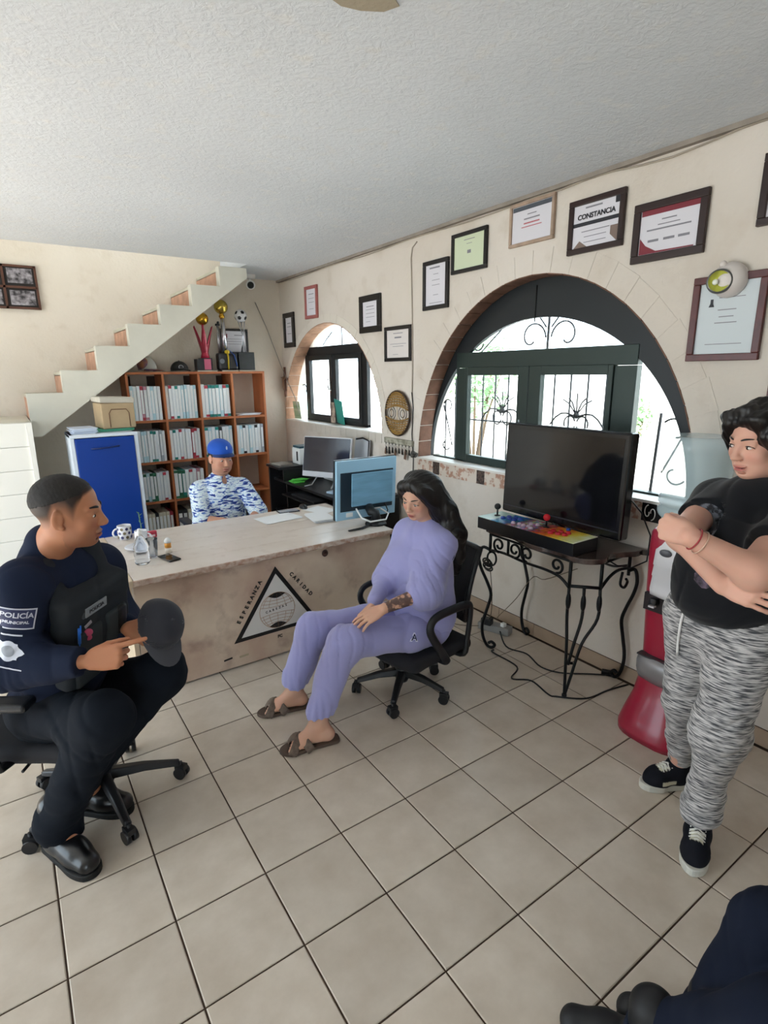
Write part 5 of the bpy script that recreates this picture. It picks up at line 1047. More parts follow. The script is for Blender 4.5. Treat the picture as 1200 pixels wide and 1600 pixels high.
mb = MB(); mb.box(2.272, 2.30, DYc - .10, DYc + .10, .62, .70); mb.build('tap_recess', mat('recess_black', '#17090e', .4), t)
for s in (-.045, .045): mb = MB(); mb.obox((2.258, DYc + s, .675), (.03, .03, .028)); mb.build('tap', black_m, t, bevel=.004); mb = MB(); mb.obox((2.245, DYc + s, .655), (.02, .026, .008)); mb.build('tap_lever', mat('lever_pale', '#d6d0d4', .3), t)
strip(DYc - .10, DYc + .10, [.40, .37, .33, .30, .27], [2.262, 2.248, 2.25, 2.262, 2.28], 'drip_tray', mat('tray_grey', '#8d8a8c', .35, metal=.3)); mb = MB(); mb.box(2.262, 2.30, DYc - .10, DYc + .10, .395, .402); mb.build('tray_grid', mat('grid_dark', '#3b3a3d', .4), t)
jm = mat('jug_plastic', '#d0e4e9', .08, alpha=.5, spec=.7)
t = thing('water_jug', 'large bluish clear water jug upside down on the red dispenser', 'water jug', (DXc, DYc, .985)); J0 = .9855
mb = MB(); r = .137
mb.lathe((DXc - .03, DYc, J0), [(.028, -.0), (.035, .012), (.11, .05), (.132, .07), (.137, .085), (.137, .10), (.128, .108), (.128, .118), (.137, .126), (.137, .155), (.129, .163), (.129, .172), (.132, .18), (.133, .34), (.14, .355), (.143, .375), (.139, .40), (.12, .415), (.05, .41), (.001, .408)], 40); mb.build('bottle', jm, t)
mb = MB(); mb.lathe((DXc - .03, DYc, J0), [(.02, .014), (.105, .055), (.127, .075), (.127, .34), (.127, .35), (.001, .35)], 32); 
mb.build('water', mat('water', '#cfe6e8', .05, alpha=.12, spec=.5), t)
mb = MB(); mb.lathe((DXc - .03, DYc, J0), [(.032, -.004), (.034, .02)], 20); mb.build('cap', mat('jug_cap_blue', '#7fa7b5', .4), t)
text('lettering', 'AGUA', .022, Matrix.Translation((DXc - .03 - .134 * .8, DYc - .134 * .6, 1.22)) @ Matrix.Rotation(math.radians(-53), 4, 'Z') @ Matrix.Rotation(PI / 2, 4, 'X'), mat('label_faint', '#8fa3a8', .5), t)
bpy.data.objects.remove([o for o in t.children if o.name.startswith('lettering')][0])
# ================================================================ FIGURE MODELLING: smooth distance-field surfaces turned into meshes
def V(*a): return np.array(a, float)
class Body:
    def __init__(s): s.p = []; s.disp = None
    def cap(s, a, b, r1, r2=None, k=.02, op='u', flat=None):
        a, b = np.array(a, float), np.array(b, float); r2 = r1 if r2 is None else r2; m = max(r1, r2)
        s.p.append(('cap', (a, b, r1, r2, flat), k, op, np.minimum(a, b) - m, np.maximum(a, b) + m)); return s
    def chain(s, pts, rs, k=.02, flat=None):
        for i in range(len(pts) - 1): s.cap(pts[i], pts[i + 1], rs[i], rs[i + 1], k, 'u', flat)
        return s
    def ell(s, c, r, R=None, k=.02, op='u'):
        c = np.array(c, float); r = np.array(r, float); R = np.eye(3) if R is None else np.array(R, float); e = np.sqrt((R ** 2) @ (r ** 2))
        s.p.append(('ell', (c, r, R), k, op, c - e, c + e)); return s
    def box(s, c, h, R=None, rd=.01, k=.02, op='u'):
        c = np.array(c, float); h = np.array(h, float); R = np.eye(3) if R is None else np.array(R, float); e = np.abs(R) @ h
        s.p.append(('box', (c, h, R, rd), k, op, c - e, c + e)); return s
    def cut(s, pt, n, rad): # keep the side the normal points away from, within a radius
        pt = np.array(pt, float); n = np.array(n, float); n = n / np.linalg.norm(n); s.p.append(('cut', (pt, n, rad), 0, 'i', pt - rad, pt + rad)); return s
def prim(kind, q, x, y, z):
    if kind == 'cap':
        a, b, r1, r2, flat = q; ba = b - a; L2 = float(ba @ ba) + 1e-12; dx, dy, dz = x - a[0], y - a[1], z - a[2]
        t = np.clip((dx * ba[0] + dy * ba[1] + dz * ba[2]) / L2, 0, 1); dx = dx - t * ba[0]; dy = dy - t * ba[1]; dz = dz - t * ba[2]
        if flat is not None:
            n, f = np.array(flat[0], float), flat[1]; w = (dx * n[0] + dy * n[1] + dz * n[2]) * (f - 1); dx = dx + n[0] * w; dy = dy + n[1] * w; dz = dz + n[2] * w
        return np.sqrt(dx * dx + dy * dy + dz * dz) - (r1 + (r2 - r1) * t)
    if kind == 'ell':
        c, r, R = q; dx, dy, dz = x - c[0], y - c[1], z - c[2]; l = [dx * R[0, i] + dy * R[1, i] + dz * R[2, i] for i in range(3)]
        k0 = np.sqrt(sum((l[i] / r[i]) ** 2 for i in range(3))); k1 = np.sqrt(sum((l[i] / r[i] ** 2) ** 2 for i in range(3))) + 1e-9; return k0 * (k0 - 1) / k1
    if kind == 'box':
        c, h, R, rd = q; dx, dy, dz = x - c[0], y - c[1], z - c[2]; l = [np.abs(dx * R[0, i] + dy * R[1, i] + dz * R[2, i]) - (h[i] - rd) for i in range(3)]
        return np.sqrt(sum(np.maximum(v, 0) ** 2 for v in l)) + np.minimum(np.maximum(np.maximum(l[0], l[1]), l[2]), 0) - rd
EDG = [(0, 1), (2, 3), (4, 5), (6, 7), (0, 2), (1, 3), (4, 6), (5, 7), (0, 4), (1, 5), (2, 6), (3, 7)]
def mesh_field(S, h, lo=None, hi=None):
    un = [p for p in S.p if p[3] == 'u']
    glo = np.min([p[4] for p in un], 0) - 3 * h - .01 if lo is None else np.array(lo, float); ghi = np.max([p[5] for p in un], 0) + 3 * h + .01 if hi is None else np.array(hi, float)
    n = np.ceil((ghi - glo) / h).astype(int) + 1; ax = [(glo[i] + h * np.arange(n[i])).astype(np.float32) for i in range(3)]
    D = np.full(n, .2, np.float32)
    for kind, q, k, op, plo, phi in S.p:
        mg = k + 3.5 * h + (.012 if S.disp is not None else 0)
        if kind == 'cut': mg = 0
        a = np.clip(np.floor((plo - mg - glo) / h).astype(int), 0, n); b = np.clip(np.ceil((phi + mg - glo) / h).astype(int) + 1, 0, n)
        if np.any(b <= a): continue
        sl = tuple(slice(a[i], b[i]) for i in range(3)); x = ax[0][sl[0]][:, None, None]; y = ax[1][sl[1]][None, :, None]; z = ax[2][sl[2]][None, None, :]
        d0 = D[sl]
        if kind == 'cut':
            pt, nn, rad = q; pl = (x - pt[0]) * nn[0] + (y - pt[1]) * nn[1] + (z - pt[2]) * nn[2]; r2 = (x - pt[0]) ** 2 + (y - pt[1]) ** 2 + (z - pt[2]) ** 2
            D[sl] = np.where(r2 < rad * rad, np.maximum(d0, pl), d0); continue
        d = prim(kind, q, x, y, z)
        if op == 'u': hh = np.maximum(k - np.abs(d0 - d), 0) / max(k, 1e-6); D[sl] = np.minimum(d0, d) - hh * hh * k * .25
        else: d = -d; hh = np.maximum(k - np.abs(d0 - d), 0) / max(k, 1e-6); D[sl] = np.maximum(d0, d) + hh * hh * k * .25
    if S.disp is not None:
        m = np.abs(D) < .03; I = np.nonzero(m); P = np.stack([ax[i][I[i]] for i in range(3)], 1); D[m] += S.disp(P).astype(np.float32)
    s = D < 0; c = np.zeros([q - 1 for q in n], np.uint8)
    for i in (0, 1):
        for j in (0, 1):
            for k in (0, 1): c += s[i:n[0] - 1 + i, j:n[1] - 1 + j, k:n[2] - 1 + k]
    act = (c > 0) & (c < 8); I = np.argwhere(act); idx = np.full(act.shape, -1, np.int32); idx[act] = np.arange(len(I))
    cv = np.stack([D[I[:, 0] + (q & 1), I[:, 1] + ((q >> 1) & 1), I[:, 2] + ((q >> 2) & 1)] for q in range(8)], 1)
    co = np.array([[q & 1, (q >> 1) & 1, (q >> 2) & 1] for q in range(8)], float); acc = np.zeros((len(I), 3)); cnt = np.zeros(len(I))
    for a, b in EDG:
        va, vb = cv[:, a], cv[:, b]; m = (va < 0) != (vb < 0); t = np.where(m, va / np.where(m, va - vb, 1), 0)
        acc += np.where(m[:, None], co[a] + (co[b] - co[a]) * t[:, None], 0); cnt += m
    P = glo + h * (I + acc / cnt[:, None]); F = []
    for axn in range(3):
        o1, o2 = [(1, 2), (2, 0), (0, 1)][axn]; sa = [slice(None)] * 3; sb = [slice(None)] * 3; sa[axn] = slice(0, -1); sb[axn] = slice(1, None)
        ch = s[tuple(sa)] != s[tuple(sb)]; E_ = np.argwhere(ch)
        m = (E_[:, o1] > 0) & (E_[:, o2] > 0) & (E_[:, o1] < n[o1] - 1) & (E_[:, o2] < n[o2] - 1); E_ = E_[m]
        ins = s[E_[:, 0], E_[:, 1], E_[:, 2]]
        def cell(d1, d2): q = E_.copy(); q[:, o1] -= d1; q[:, o2] -= d2; return idx[q[:, 0], q[:, 1], q[:, 2]]
        q = np.stack([cell(1, 1), cell(0, 1), cell(0, 0), cell(1, 0)], 1); q[~ins] = q[~ins][:, ::-1]; F.append(q)
    F = np.concatenate(F); F = F[(F >= 0).all(1)]
    return P, F
def smooth(P, F, it=1, w=.5):
    for _ in range(it):
        A = np.zeros_like(P); C = np.zeros(len(P))
        for i in range(4):
            for j in (1, 3): np.add.at(A, F[:, i], P[F[:, (i + j) % 4]]); np.add.at(C, F[:, i], 1)
        P = P + w * (A / np.maximum(C, 1)[:, None] - P)
    return P
def solid(name, S, h, m, parent, paint=None, base='#ffffff', fine=(), sm=1, mats_fn=None):
    """fine: list of (lo, hi, h2) boxes meshed again at a finer step."""
    P, F = mesh_field(S, h); P = smooth(P, F, sm) if sm else P
    for lo, hi, h2 in fine:
        lo, hi = np.array(lo, float), np.array(hi, float); cen = P[F].mean(1); ins = np.all((cen > lo + 1.2 * h) & (cen < hi - 1.2 * h), 1); F = F[~ins]
        P2, F2 = mesh_field(S, h2, lo, hi); P2 = smooth(P2, F2, 1, .3); F = np.concatenate([F, F2 + len(P)]); P = np.concatenate([P, P2])
    me = bpy.data.meshes.new(name); bs = np.array(list(parent['_base']) if parent is not None and '_base' in parent else (0, 0, 0)); Q = (P - bs).astype(np.float32)
    me.vertices.add(len(Q)); me.vertices.foreach_set('co', Q.ravel()); me.loops.add(len(F) * 4); me.loops.foreach_set('vertex_index', F.ravel().astype(np.int32))
    me.polygons.add(len(F)); me.polygons.foreach_set('loop_start', np.arange(0, len(F) * 4, 4, dtype=np.int32)); me.polygons.foreach_set('loop_total', np.full(len(F), 4, np.int32)); me.polygons.foreach_set('use_smooth', np.ones(len(F), bool)); me.update(calc_edges=True)
    col = np.tile(np.array(lin(base)), (len(P), 1))
    if paint: col = paint(P, col)
    at = me.color_attributes.new('tint', 'FLOAT_COLOR', 'POINT'); at.data.foreach_set('color', col.astype(np.float32).ravel())
    me.materials.append(m); me.validate(); o = bpy.data.objects.new(name, me); COL.objects.link(o)
    if parent is not None: o.parent = parent; o['_base'] = [float(q) for q in bs]
    return o
def unit(v): v = np.array(v, float); return v / np.linalg.norm(v)
def frame(fwd, up=(0, 0, 1)):   # columns: right, forward, up
    f = unit(fwd); r = unit(np.cross(f, up)); return np.stack([r, f, np.cross(r, f)], 1)
def wave(P, seeds, amp, fr, st=(1, 1, 1)):
    out = 0; r_ = np.random.RandomState(seeds); Q = P * np.array(st)
    for _ in range(5):
        d = r_.normal(size=3); d /= np.linalg.norm(d); d2 = r_.normal(size=3); out = out + np.sin(Q @ d * fr * r_.uniform(.6, 1.5) + 1.6 * np.sin(Q @ d2 * fr * .5 + r_.uniform(0, 6)) + r_.uniform(0, 6))
    out = out / 2.5
    if amp >= .0029:   # sharper creases between the soft waves
        for _ in range(3):
            d = r_.normal(size=3); d /= np.linalg.norm(d); d2 = r_.normal(size=3); g = np.abs(np.sin(Q @ d * fr * r_.uniform(.45, .8) + 2.2 * np.sin(Q @ d2 * fr * .35 + r_.uniform(0, 6)) + r_.uniform(0, 6)))
            mk = np.clip(.5 + np.sin(Q @ r_.normal(size=3) * 7 + r_.uniform(0, 6)), 0, 1); out = out + 1.1 * mk * (1 - g) ** 4
    return amp * out
def folds(P, c, ax, rad, amp, n, tw=0.):    # ring folds round a joint
    c = np.array(c, float); ax = unit(ax); q = P - c; t = q @ ax; r = np.linalg.norm(q, axis=1); u = unit(np.cross(ax, (.3, .2, .9))); ph = q @ u
    sn = np.sin(t * n + ph * tw + 1.2 * np.sin(ph * 35)); return amp * np.exp(-(r / rad) ** 2) * (np.sign(sn) * np.abs(sn) ** .6 * .35 + 1.1 * (1 - np.abs(sn)) ** 3)
def head(S, c, R, s=1., fem=False, jaw=1., fat=0.):
    c = np.array(c, float); p = lambda *v: c + R @ (np.array(v) * s)
    E = lambda v, r, k=.02, op='u', Rx=None: S.ell(p(*v), np.array(r) * s, R if Rx is None else R @ Rx, k * s, op)
    C_ = lambda a, b, r1, r2=None, k=.015, op='u': S.cap(p(*a), p(*b), r1 * s, (r1 if r2 is None else r2) * s, k * s, op)
    E((0, -.014, .036), (.074, .095, .080)); E((0, .022, -.030), (.057 + fat, .064, .074), .03)
    E((0, .052, -.088), (.026 + fat, .026, .020), .03); 
    for q in (1, -1):
        E((q * .036, .018, -.066), (.022 * jaw + fat, .042, .030), .025); E((q * .036, .056, -.026), (.020 + fat, .018, .020), .02)
        E((q * .032, .088, .004), (.0155, .014, .0105), .012, 's')
        E((q * .031, .0685, .0015), (.0150, .0135, .0125), .004)
        C_((q * .013, .083, .019), (q * .045, .066, .021), .0065, .005, .012)
        C_((q * .019, .0795, .009), (q * .044, .068, .0075), .0032, .0026, .004)
        Ry = np.array(Matrix.Rotation(q * .35, 3, 'Z')); E((q * .077, -.010, -.004), (.0065, .017, .031), .005, 'u', Ry); E((q * .083, -.004, .0), (.005, .009, .018), .004, 's', Ry); C_((q * .075, -.002, -.028), (q * .075, .002, -.030), .007, k=.004)
        E((q * .011, .091, -.0335), (.0075, .009, .0065), .006); E((q * .0075, .094, -.0415), (.0035, .004, .003), .002, 's')
    C_((0, .080, .012), (0, .101, -.027), .0075 if not fem else .0065, .0105 if not fem else .009, .014); E((0, .100, -.030), (.010, .009, .008), .006)
    E((0, .083, -.060), (.024, .008, .0052), .005); E((0, .082, -.0715), (.020, .0085, .0062), .005); C_((-.021, .082, -.0655), (.021, .082, -.0655), .0016, k=.003, op='s'); E((0, .072, -.083), (.016, .008, .004), .008, 's')
    return p
def eyes(parent, p, R, s=1., look=(0, 1, 0), iris='#2a1a12', lash=False, lid=.0):
    wh = mat('eye_white', '#d9d3cf', .15); ir = mat('iris_' + iris[1:], iris, .1)
    for q in (1, -1):
        mb = MB(); c = Vector(p(q * .031, .0732, .0 )); mb.sphere(c, .0113 * s, 18, 12, (1.0, .93, .60)); M3 = Matrix(R.tolist())
        base = list(mb.v); mb.v = [tuple(c + M3 @ (Vector(v) - c)) for v in base]; e = mb.build('eye', wh, parent)
        d = M3 @ Vector(look).normalized(); mb = MB(); mb.sphere(c + d * .0058 * s, .0059 * s, 14, 10, (1, 1, 1)); mb.build('iris', ir, e)
        if lash:
            mb = MB(); pts = [Vector(p(q * (.031 + u * .0145), .0835 - abs(u) * .008 - u * q * q * .002, .0058 - u * u * .006 + lid)) for u in np.linspace(-1, 1.15, 9)]; mb.tube(pts, [.0006, .0011, .0014, .0016, .0017, .0017, .0016, .0014, .0008], 6); mb.build('eyelashes', mat('lash_black', '#120c0c', .6), e)
def brows(parent, p, m, t=.0032, s=1.):
    for q in (1, -1):
        mb = MB(); pts = [p(q * (.013 + .034 * u), .0905 - .022 * u * u - .002, .0225 + .006 * math.sin(u * PI * .75) - .002 * u) for u in np.linspace(0, 1, 8)]
        mb.tube([tuple(v) for v in pts], [t * .8 * s, t * s, t * 1.1 * s, t * 1.1 * s, t * s, t * .8 * s, t * .6 * s, t * .3 * s], 6, flat=(1, .55)); mb.build('eyebrow', m, parent)
def face_paint(c, R, s, skin, lip, cheek=None, beard=None, hairline=None, hair='#1a1413'):
    inv = np.array(R).T
    def f(P, col):
        q = ((P - np.array(c)) @ np.array(R)) / s; x, y, z = q[:, 0], q[:, 1], q[:, 2]; near = (np.abs(x) < .1) & (np.abs(y) < .13) & (z > -.12) & (z < .14)
        def mixc(w, hexc):
            w = np.clip(w, 0, 1)[:, None] * near[:, None]; col[:] = col * (1 - w) + np.array(lin(hexc)) * w
        if cheek: mixc(.55 * np.exp(-(((np.abs(x) - .038) / .018) ** 2 + ((z + .028) / .017) ** 2)) * (y > .02), cheek)
        if beard: mixc(.35 * np.exp(-(((z + .085) / .03) ** 2)) * (y > 0) * (np.abs(x) > -1), beard); mixc(.4 * np.exp(-(((z + .052) / .006) ** 2 + (x / .022) ** 2)) * (y > .06), beard)
        w = np.exp(-((x / .0215) ** 4 + ((z + .066) / .0095) ** 4)) * (y > .066); mixc(w * 1.0, lip); mixc(.8 * np.exp(-((x / .021) ** 4 + ((z + .0655) / .0016) ** 2)) * (y > .068), '#4a2320')
        mixc(np.exp(-(((x ** 2) ** .5 - .0075) / .003) ** 2 - ((z + .042) / .003) ** 2) * .7 * (y > .08), '#3a1f1b')
        if hairline is not None: mixc(hairline(x, y, z), hair)
        return col
    return f
FL = [(.040, .024, .021), (.044, .028, .022), (.041, .026, .021), (.032, .021, .019)]
def hand(S, w, R, s=1., mir=1, curls=((.4, .5, .3),) * 4, spread=(.10, .03, -.04, -.12), thumb=((.75, .65, -.15), (.35, .9, -.25)), k=.003):
    """w wrist, R columns: x towards the thumb side, y along the fingers, z out of the back of the hand."""
    w = np.array(w, float); R = np.array(R, float).copy(); R[:, 0] *= mir
    p = lambda v: w + R @ (np.array(v, float) * s)
    kn = [(.030, .088, .0), (.010, .094, .003), (-.010, .090, .002), (-.028, .080, -.003)]
    for i, q in enumerate(kn): S.cap(p((q[0] * .55, .008, 0)), p(q), .0135 * s, .0115 * s, .010 * s)
    S.ell(p((0, .05, -.004)), np.array((.036, .045, .0135)) * s, R, .01 * s)
    S.ell(p((.024, .032, -.010)), np.array((.016, .03, .014)) * s, R, .012 * s)
    tips = []
    for i, q in enumerate(kn):
        a = 0; pos = np.array(q, float); sp = spread[i]; r = [.0092, .0084, .0076, .0068] if i < 3 else [.0080, .0074, .0068, .006]
        for j in range(3):
            a += curls[i][j]; d = np.array((math.sin(sp) * math.cos(a), math.cos(sp) * math.cos(a), -math.sin(a))); nx = pos + d * FL[i][j]
            S.cap(p(pos), p(nx), r[j] * s, r[j + 1] * s, k * s if j else .006 * s); pos = nx
        tips.append(p(pos))
    pos = np.array((.020, .018, -.006)); 
    for j, (L_, r1, r2) in enumerate(((.045, .0140, .0115), (.033, .0110, .0100), (.025, .0098, .0078))):
        d = unit(thumb[min(j, len(thumb) - 1)]); nx = pos + d * L_; S.cap(p(pos), p(nx), r1 * s, r2 * s, (.012 if j == 0 else .003) * s); pos = nx
    return tips
def bvh_of(o):
    from mathutils.bvhtree import BVHTree
    me = o.data; b = Vector(o['_base']) if '_base' in o else Vector((0, 0, 0))
    return BVHTree.FromPolygons([v.co + b for v in me.vertices], [tuple(p.vertices) for p in me.polygons])
def press(o, bv, d, off=.0015, parent=None):
    """lay a flat piece (mesh in world space) onto a surface by casting its vertices along d"""
    d = Vector(d).normalized(); b = Vector(o['_base']) if '_base' in o else Vector((0, 0, 0))
    for v in o.data.vertices:
        q = v.co + b; h_ = bv.ray_cast(q - d * .25, d, .6)
        if h_[0] is not None: v.co = h_[0] - d * off - b
        else:
            n_ = bv.find_nearest(q)
            if n_[0] is not None: v.co = n_[0] + n_[1] * off - b
    o.data.update(); return o
def patch(name, m, parent, c, xd, yd, w, h_, bv, d, nx=14, ny=8, off=.002, shape=None):
    xd, yd, c = Vector(xd).normalized(), Vector(yd).normalized(), Vector(c); mb = MB(); vs = []
    for j in range(ny + 1):
        for i in range(nx + 1):
            u, v = i / nx * 2 - 1, j / ny * 2 - 1
            if shape: u, v = shape(u, v)
            vs.append(c + xd * (u * w / 2) + yd * (v * h_ / 2))
    mb.add(vs, [(j * (nx + 1) + i, j * (nx + 1) + i + 1, (j + 1) * (nx + 1) + i + 1, (j + 1) * (nx + 1) + i) for j in range(ny) for i in range(nx)], True)
    return press(mb.build(name, m, parent, recalc=False), bv, d, off)

# ================================================================ OFFICE CHAIRS
ch_p = mat('chair_plastic_black', '#1a1b1f', .4); ch_f = mat('chair_fabric_black', '#1d1d22', .85, bump=.3, bscale=400, bdist=.001); ch_m = mat('chair_steel', '#b8bcc2', .25, metal=.9)
def office_chair(loc, face, label, seat_z=.38, R_=.27, leg0=.3, arms='loop', back_h=.45, seat_w=.44, seat_d=.42, hub=None, back_tilt=.12, back_w=.42, back_z=.10):
    """face: angle the seat faces; built in world space"""
    t = thing('office_chair', label, 'chair', (loc[0], loc[1], 0)); hx, hy = hub or loc; f = Vector((math.cos(face), math.sin(face), 0)); r = Vector((f.y, -f.x, 0)); c = Vector((loc[0], loc[1], 0))
    def q(a, b, z): return c + f * a + r * b + Vector((0, 0, z))
    for k in range(5):
        a = leg0 + k * 2 * PI / 5; d = Vector((math.cos(a), math.sin(a), 0)); w = Vector((-d.y, d.x, 0)); h0 = Vector((hx, hy, 0)); mb = MB(); vs = []
        for u, hw, zt, zb in ((.02, .026, .135, .095), (R_ * .5, .021, .118, .088), (R_ * .96, .016, .085, .062)):
            for sx in (-1, 1):
                for zz in (zb, zt): vs.append(h0 + d * u + w * hw * sx * (.7 if zz == zt else 1) + Vector((0, 0, zz)))
        fs = [(0, 1, 3, 2), (8, 10, 11, 9)]
        for i in range(2): o = i * 4; fs += [(o, o + 4, o + 5, o + 1), (o + 1, o + 5, o + 7, o + 3), (o + 3, o + 7, o + 6, o + 2), (o + 2, o + 6, o + 4, o)]
        mb.add(vs, fs); lg = mb.build('leg', ch_p, t, bevel=.006)
        e = h0 + d * R_ * .97; tw = a + .9 + k; ad = Vector((math.cos(tw), math.sin(tw), 0)); mb = MB()
        for s in (-1, 1): mb.cyl(e + ad * (s * .005) + Vector((0, 0, .026)), e + ad * (s * .022) + Vector((0, 0, .026)), .026, n=18)
        mb.cyl(e + Vector((0, 0, .03)), e + Vector((0, 0, .075)), .007, n=8); hd = Vector((-ad.y, ad.x, 0)); mb.obox(e + Vector((0, 0, .05)), (.044, .03, .022), Matrix(((hd.x, ad.x, 0), (hd.y, ad.y, 0), (0, 0, 1)))); mb.build('caster', ch_p, lg)
    mb = MB(); mb.lathe((hx, hy, .06), [(.03, 0), (.038, .02), (.038, .075), (.028, .09)], 20); mb.build('hub', ch_p, t)
    mb = MB(); mb.cyl((hx, hy, .13), (hx, hy, seat_z - .09), .024, n=16); mb.build('gas_column', ch_p if arms == 'loop' else ch_m, t)
    mb = MB(); mb.obox(q(0, 0, seat_z - .085), (.18, .14, .045), Matrix.Rotation(face, 3, 'Z')); mb.tube([q(.02, .05, seat_z - .085), q(.03, .24, seat_z - .08)], .006, 8); mb.build('mechanism', ch_p, t, bevel=.006)
    S = Body(); Rm = np.stack([np.array(r), np.array(f), np.array((0, 0, 1.))], 1); S.box(q(.0, 0, seat_z - .035), (seat_w / 2, seat_d / 2, .035), Rm, .03, .01); S.ell(q(seat_d * .42, 0, seat_z - .05), (seat_w * .47, .07, .032), Rm, .03); solid('seat', S, .009, ch_f, t)
    # back: curved rim with mesh panel
    bz0, bz1 = seat_z + back_z, seat_z + back_z + back_h; xs = -seat_d / 2
    def bk(u, v): # u -1..1 across, v 0..1 up
        z = bz0 + (bz1 - bz0) * v; a = xs - .02 - back_tilt * v * back_h - .02 * math.sin(v * PI) * -1 - .03 * (1 - u * u) + .03; return q(a, u * back_w / 2 * (1 - .12 * v - .10 * (1 - v)), z)
    n = 10; mb = MB(); vs = []
    for j in range(n + 1):
        for i in range(n + 1): vs.append(bk(i / n * 2 - 1, j / n))
    m2 = len(vs); vs += [v - f * .022 for v in vs]; F_ = [(j * (n + 1) + i, j * (n + 1) + i + 1, (j + 1) * (n + 1) + i + 1, (j + 1) * (n + 1) + i) for j in range(n) for i in range(n)]
    mb.add(vs, F_ + [tuple(m2 + x for x in reversed(g)) for g in F_], True); mb.build('backrest', ch_f, t)
    rim = [bk(-1 + 2 * k / 8, 0) for k in range(9)] + [bk(1, k / 8) for k in range(1, 9)] + [bk(1 - 2 * k / 8, 1) for k in range(1, 9)] + [bk(-1, 1 - k / 8) for k in range(1, 8)]
    mb = MB(); mb.tube([p_ - f * .011 for p_ in rim], .015, 8, closed=True); mb.build('back_frame', ch_p, t)
    mb = MB(); mb.tube([q(-.05, 0, seat_z - .08), q(xs - .05, 0, seat_z - .07), q(xs - .075, 0, seat_z + .03), bk(0, .1) - f * .035, bk(0, .35) - f * .035], [.028, .028, .026, .028, .02], 10, flat=(.5, 1.2)); mb.build('back_bracket', ch_p, t)
    for s in (-1, 1):
        b = s * (seat_w / 2 + .035); mb = MB()
        if arms == 'loop':
            az = seat_z + .215; pts = [q(-.10, s * .18, seat_z - .06), q(-.10, b, seat_z - .045), q(-.12, b, seat_z + .03), q(-.14, b, az - .03), q(-.11, b, az + .005), q(0, b, az + .01), q(.11, b, az), q(.145, b, az - .045), q(.12, b, az - .11), q(.05, b, seat_z + .0), q(.03, b, seat_z - .045), q(.02, s * .18, seat_z - .06)]
            P = pts; out = []
            for i in range(len(P) - 1):
                p0, p1, p2, p3 = P[max(0, i - 1)], P[i], P[i + 1], P[min(len(P) - 1, i + 2)]
                for k in range(4): u = k / 4; out.append(.5 * ((2 * p1) + (p2 - p0) * u + (2 * p0 - 5 * p1 + 4 * p2 - p3) * u * u + (3 * p1 - p0 - 3 * p2 + p3) * u ** 3))
            out.append(P[-1]); mb.tube(out, .0165, 10, flat=(.8, 1.25)); mb.build('armrest', ch_p, t)
        else:
            az = seat_z + .20; mb.tube([q(-.02, s * .17, seat_z - .06), q(-.03, b, seat_z - .05), q(-.06, b, seat_z + .05), q(-.02, b, az - .01)], [.02, .02, .022, .024], 10, flat=(.6, 1.3)); a_ = mb.build('armrest', ch_p, t)
            mb = MB(); mb.obox(q(.0, b, az + .008), (.25, .075, .03), Matrix.Rotation(face, 3, 'Z')); mb.build('arm_pad', ch_p, a_, bevel=.013, seg=3)
    return t
# ================================================================ PEOPLE
skin_m = tint_mat('skin', .5, .35, .12, .15, 220, .0008)
hair_m = mat('hair_black', '#14100f', .42, var=.3, vscale=30, stretch=(1, 1, .08), bump=.5, bscale=90, bdist=.003, spec=.5)
def cloth_mat(name, col, rough=.9, sheen=.2, **k):
    m = mat(name, col, rough, spec=.2, bump=k.pop('bump', .25), bscale=k.pop('bscale', 500), bdist=.001, **k); m.node_tree.nodes['Principled BSDF'].inputs['Sheen Weight'].default_value = sheen; return m
def A_(v): return np.array(v, float)
def torso(S, neck, pel, shA, shB, g=0., wide=1., belly=0., chest=0., fwd=None, k=.06):
    neck, pel, shA, shB = map(A_, (neck, pel, shA, shB)); up = unit(neck - pel); ax = unit(shA - shB); f = unit(np.cross(up, ax)) if fwd is None else unit(fwd)
    R = np.stack([unit(np.cross(f, up)), f, up], 1); mid = (shA + shB) / 2; sw = np.linalg.norm(shA - shB) / 2
    ch = mid * .72 + pel * .28; S.ell(ch, ((sw * .84) * wide + g, .112 + g, .17 + g), R, k); ab = mid * .35 + pel * .65 + f * belly * .5
    S.ell(ab, (.135 * wide + g + belly * .4, .105 + g + belly, .17 + g), R, k); S.ell(pel, (.155 * wide + g, .115 + g, .12 + g), R, k)
    for s in (shA, shB): S.cap(s * .93 + mid * .07, mid * .55 + neck * .45, .052 + g, .05 + g, .05)
    S.cap(mid, neck, .07 + g, .055 + g, .04)
    if chest:
        for q in (1, -1): S.ell(ch + R[:, 0] * q * sw * .42 + f * .085 + up * -.005, (.062 + g, .055 + g + chest, .065 + g), R, .05)
    return R
def arm(S, sh, el, wr, r=(.052, .042, .040, .027), g=0., k=.03, upto=1.):
    sh, el, wr = map(A_, (sh, el, wr)); S.cap(sh, el, r[0] + g, r[1] + g, k); e2 = el + (wr - el) * upto; S.cap(el, e2, r[2] + g + .002, (r[2] + (r[3] - r[2]) * upto) + g, k)
def leg(S, hp, kn, an, r=(.085, .060, .055, .036), g=0., k=.04, upto=1.):
    hp, kn, an = map(A_, (hp, kn, an)); S.cap(hp, kn, r[0] + g, r[1] + g, k); e2 = kn + (an - kn) * upto; calf = kn + (an - kn) * .35; S.cap(kn, e2, r[2] + g, (r[2] + (r[3] - r[2]) * upto) + g, k)
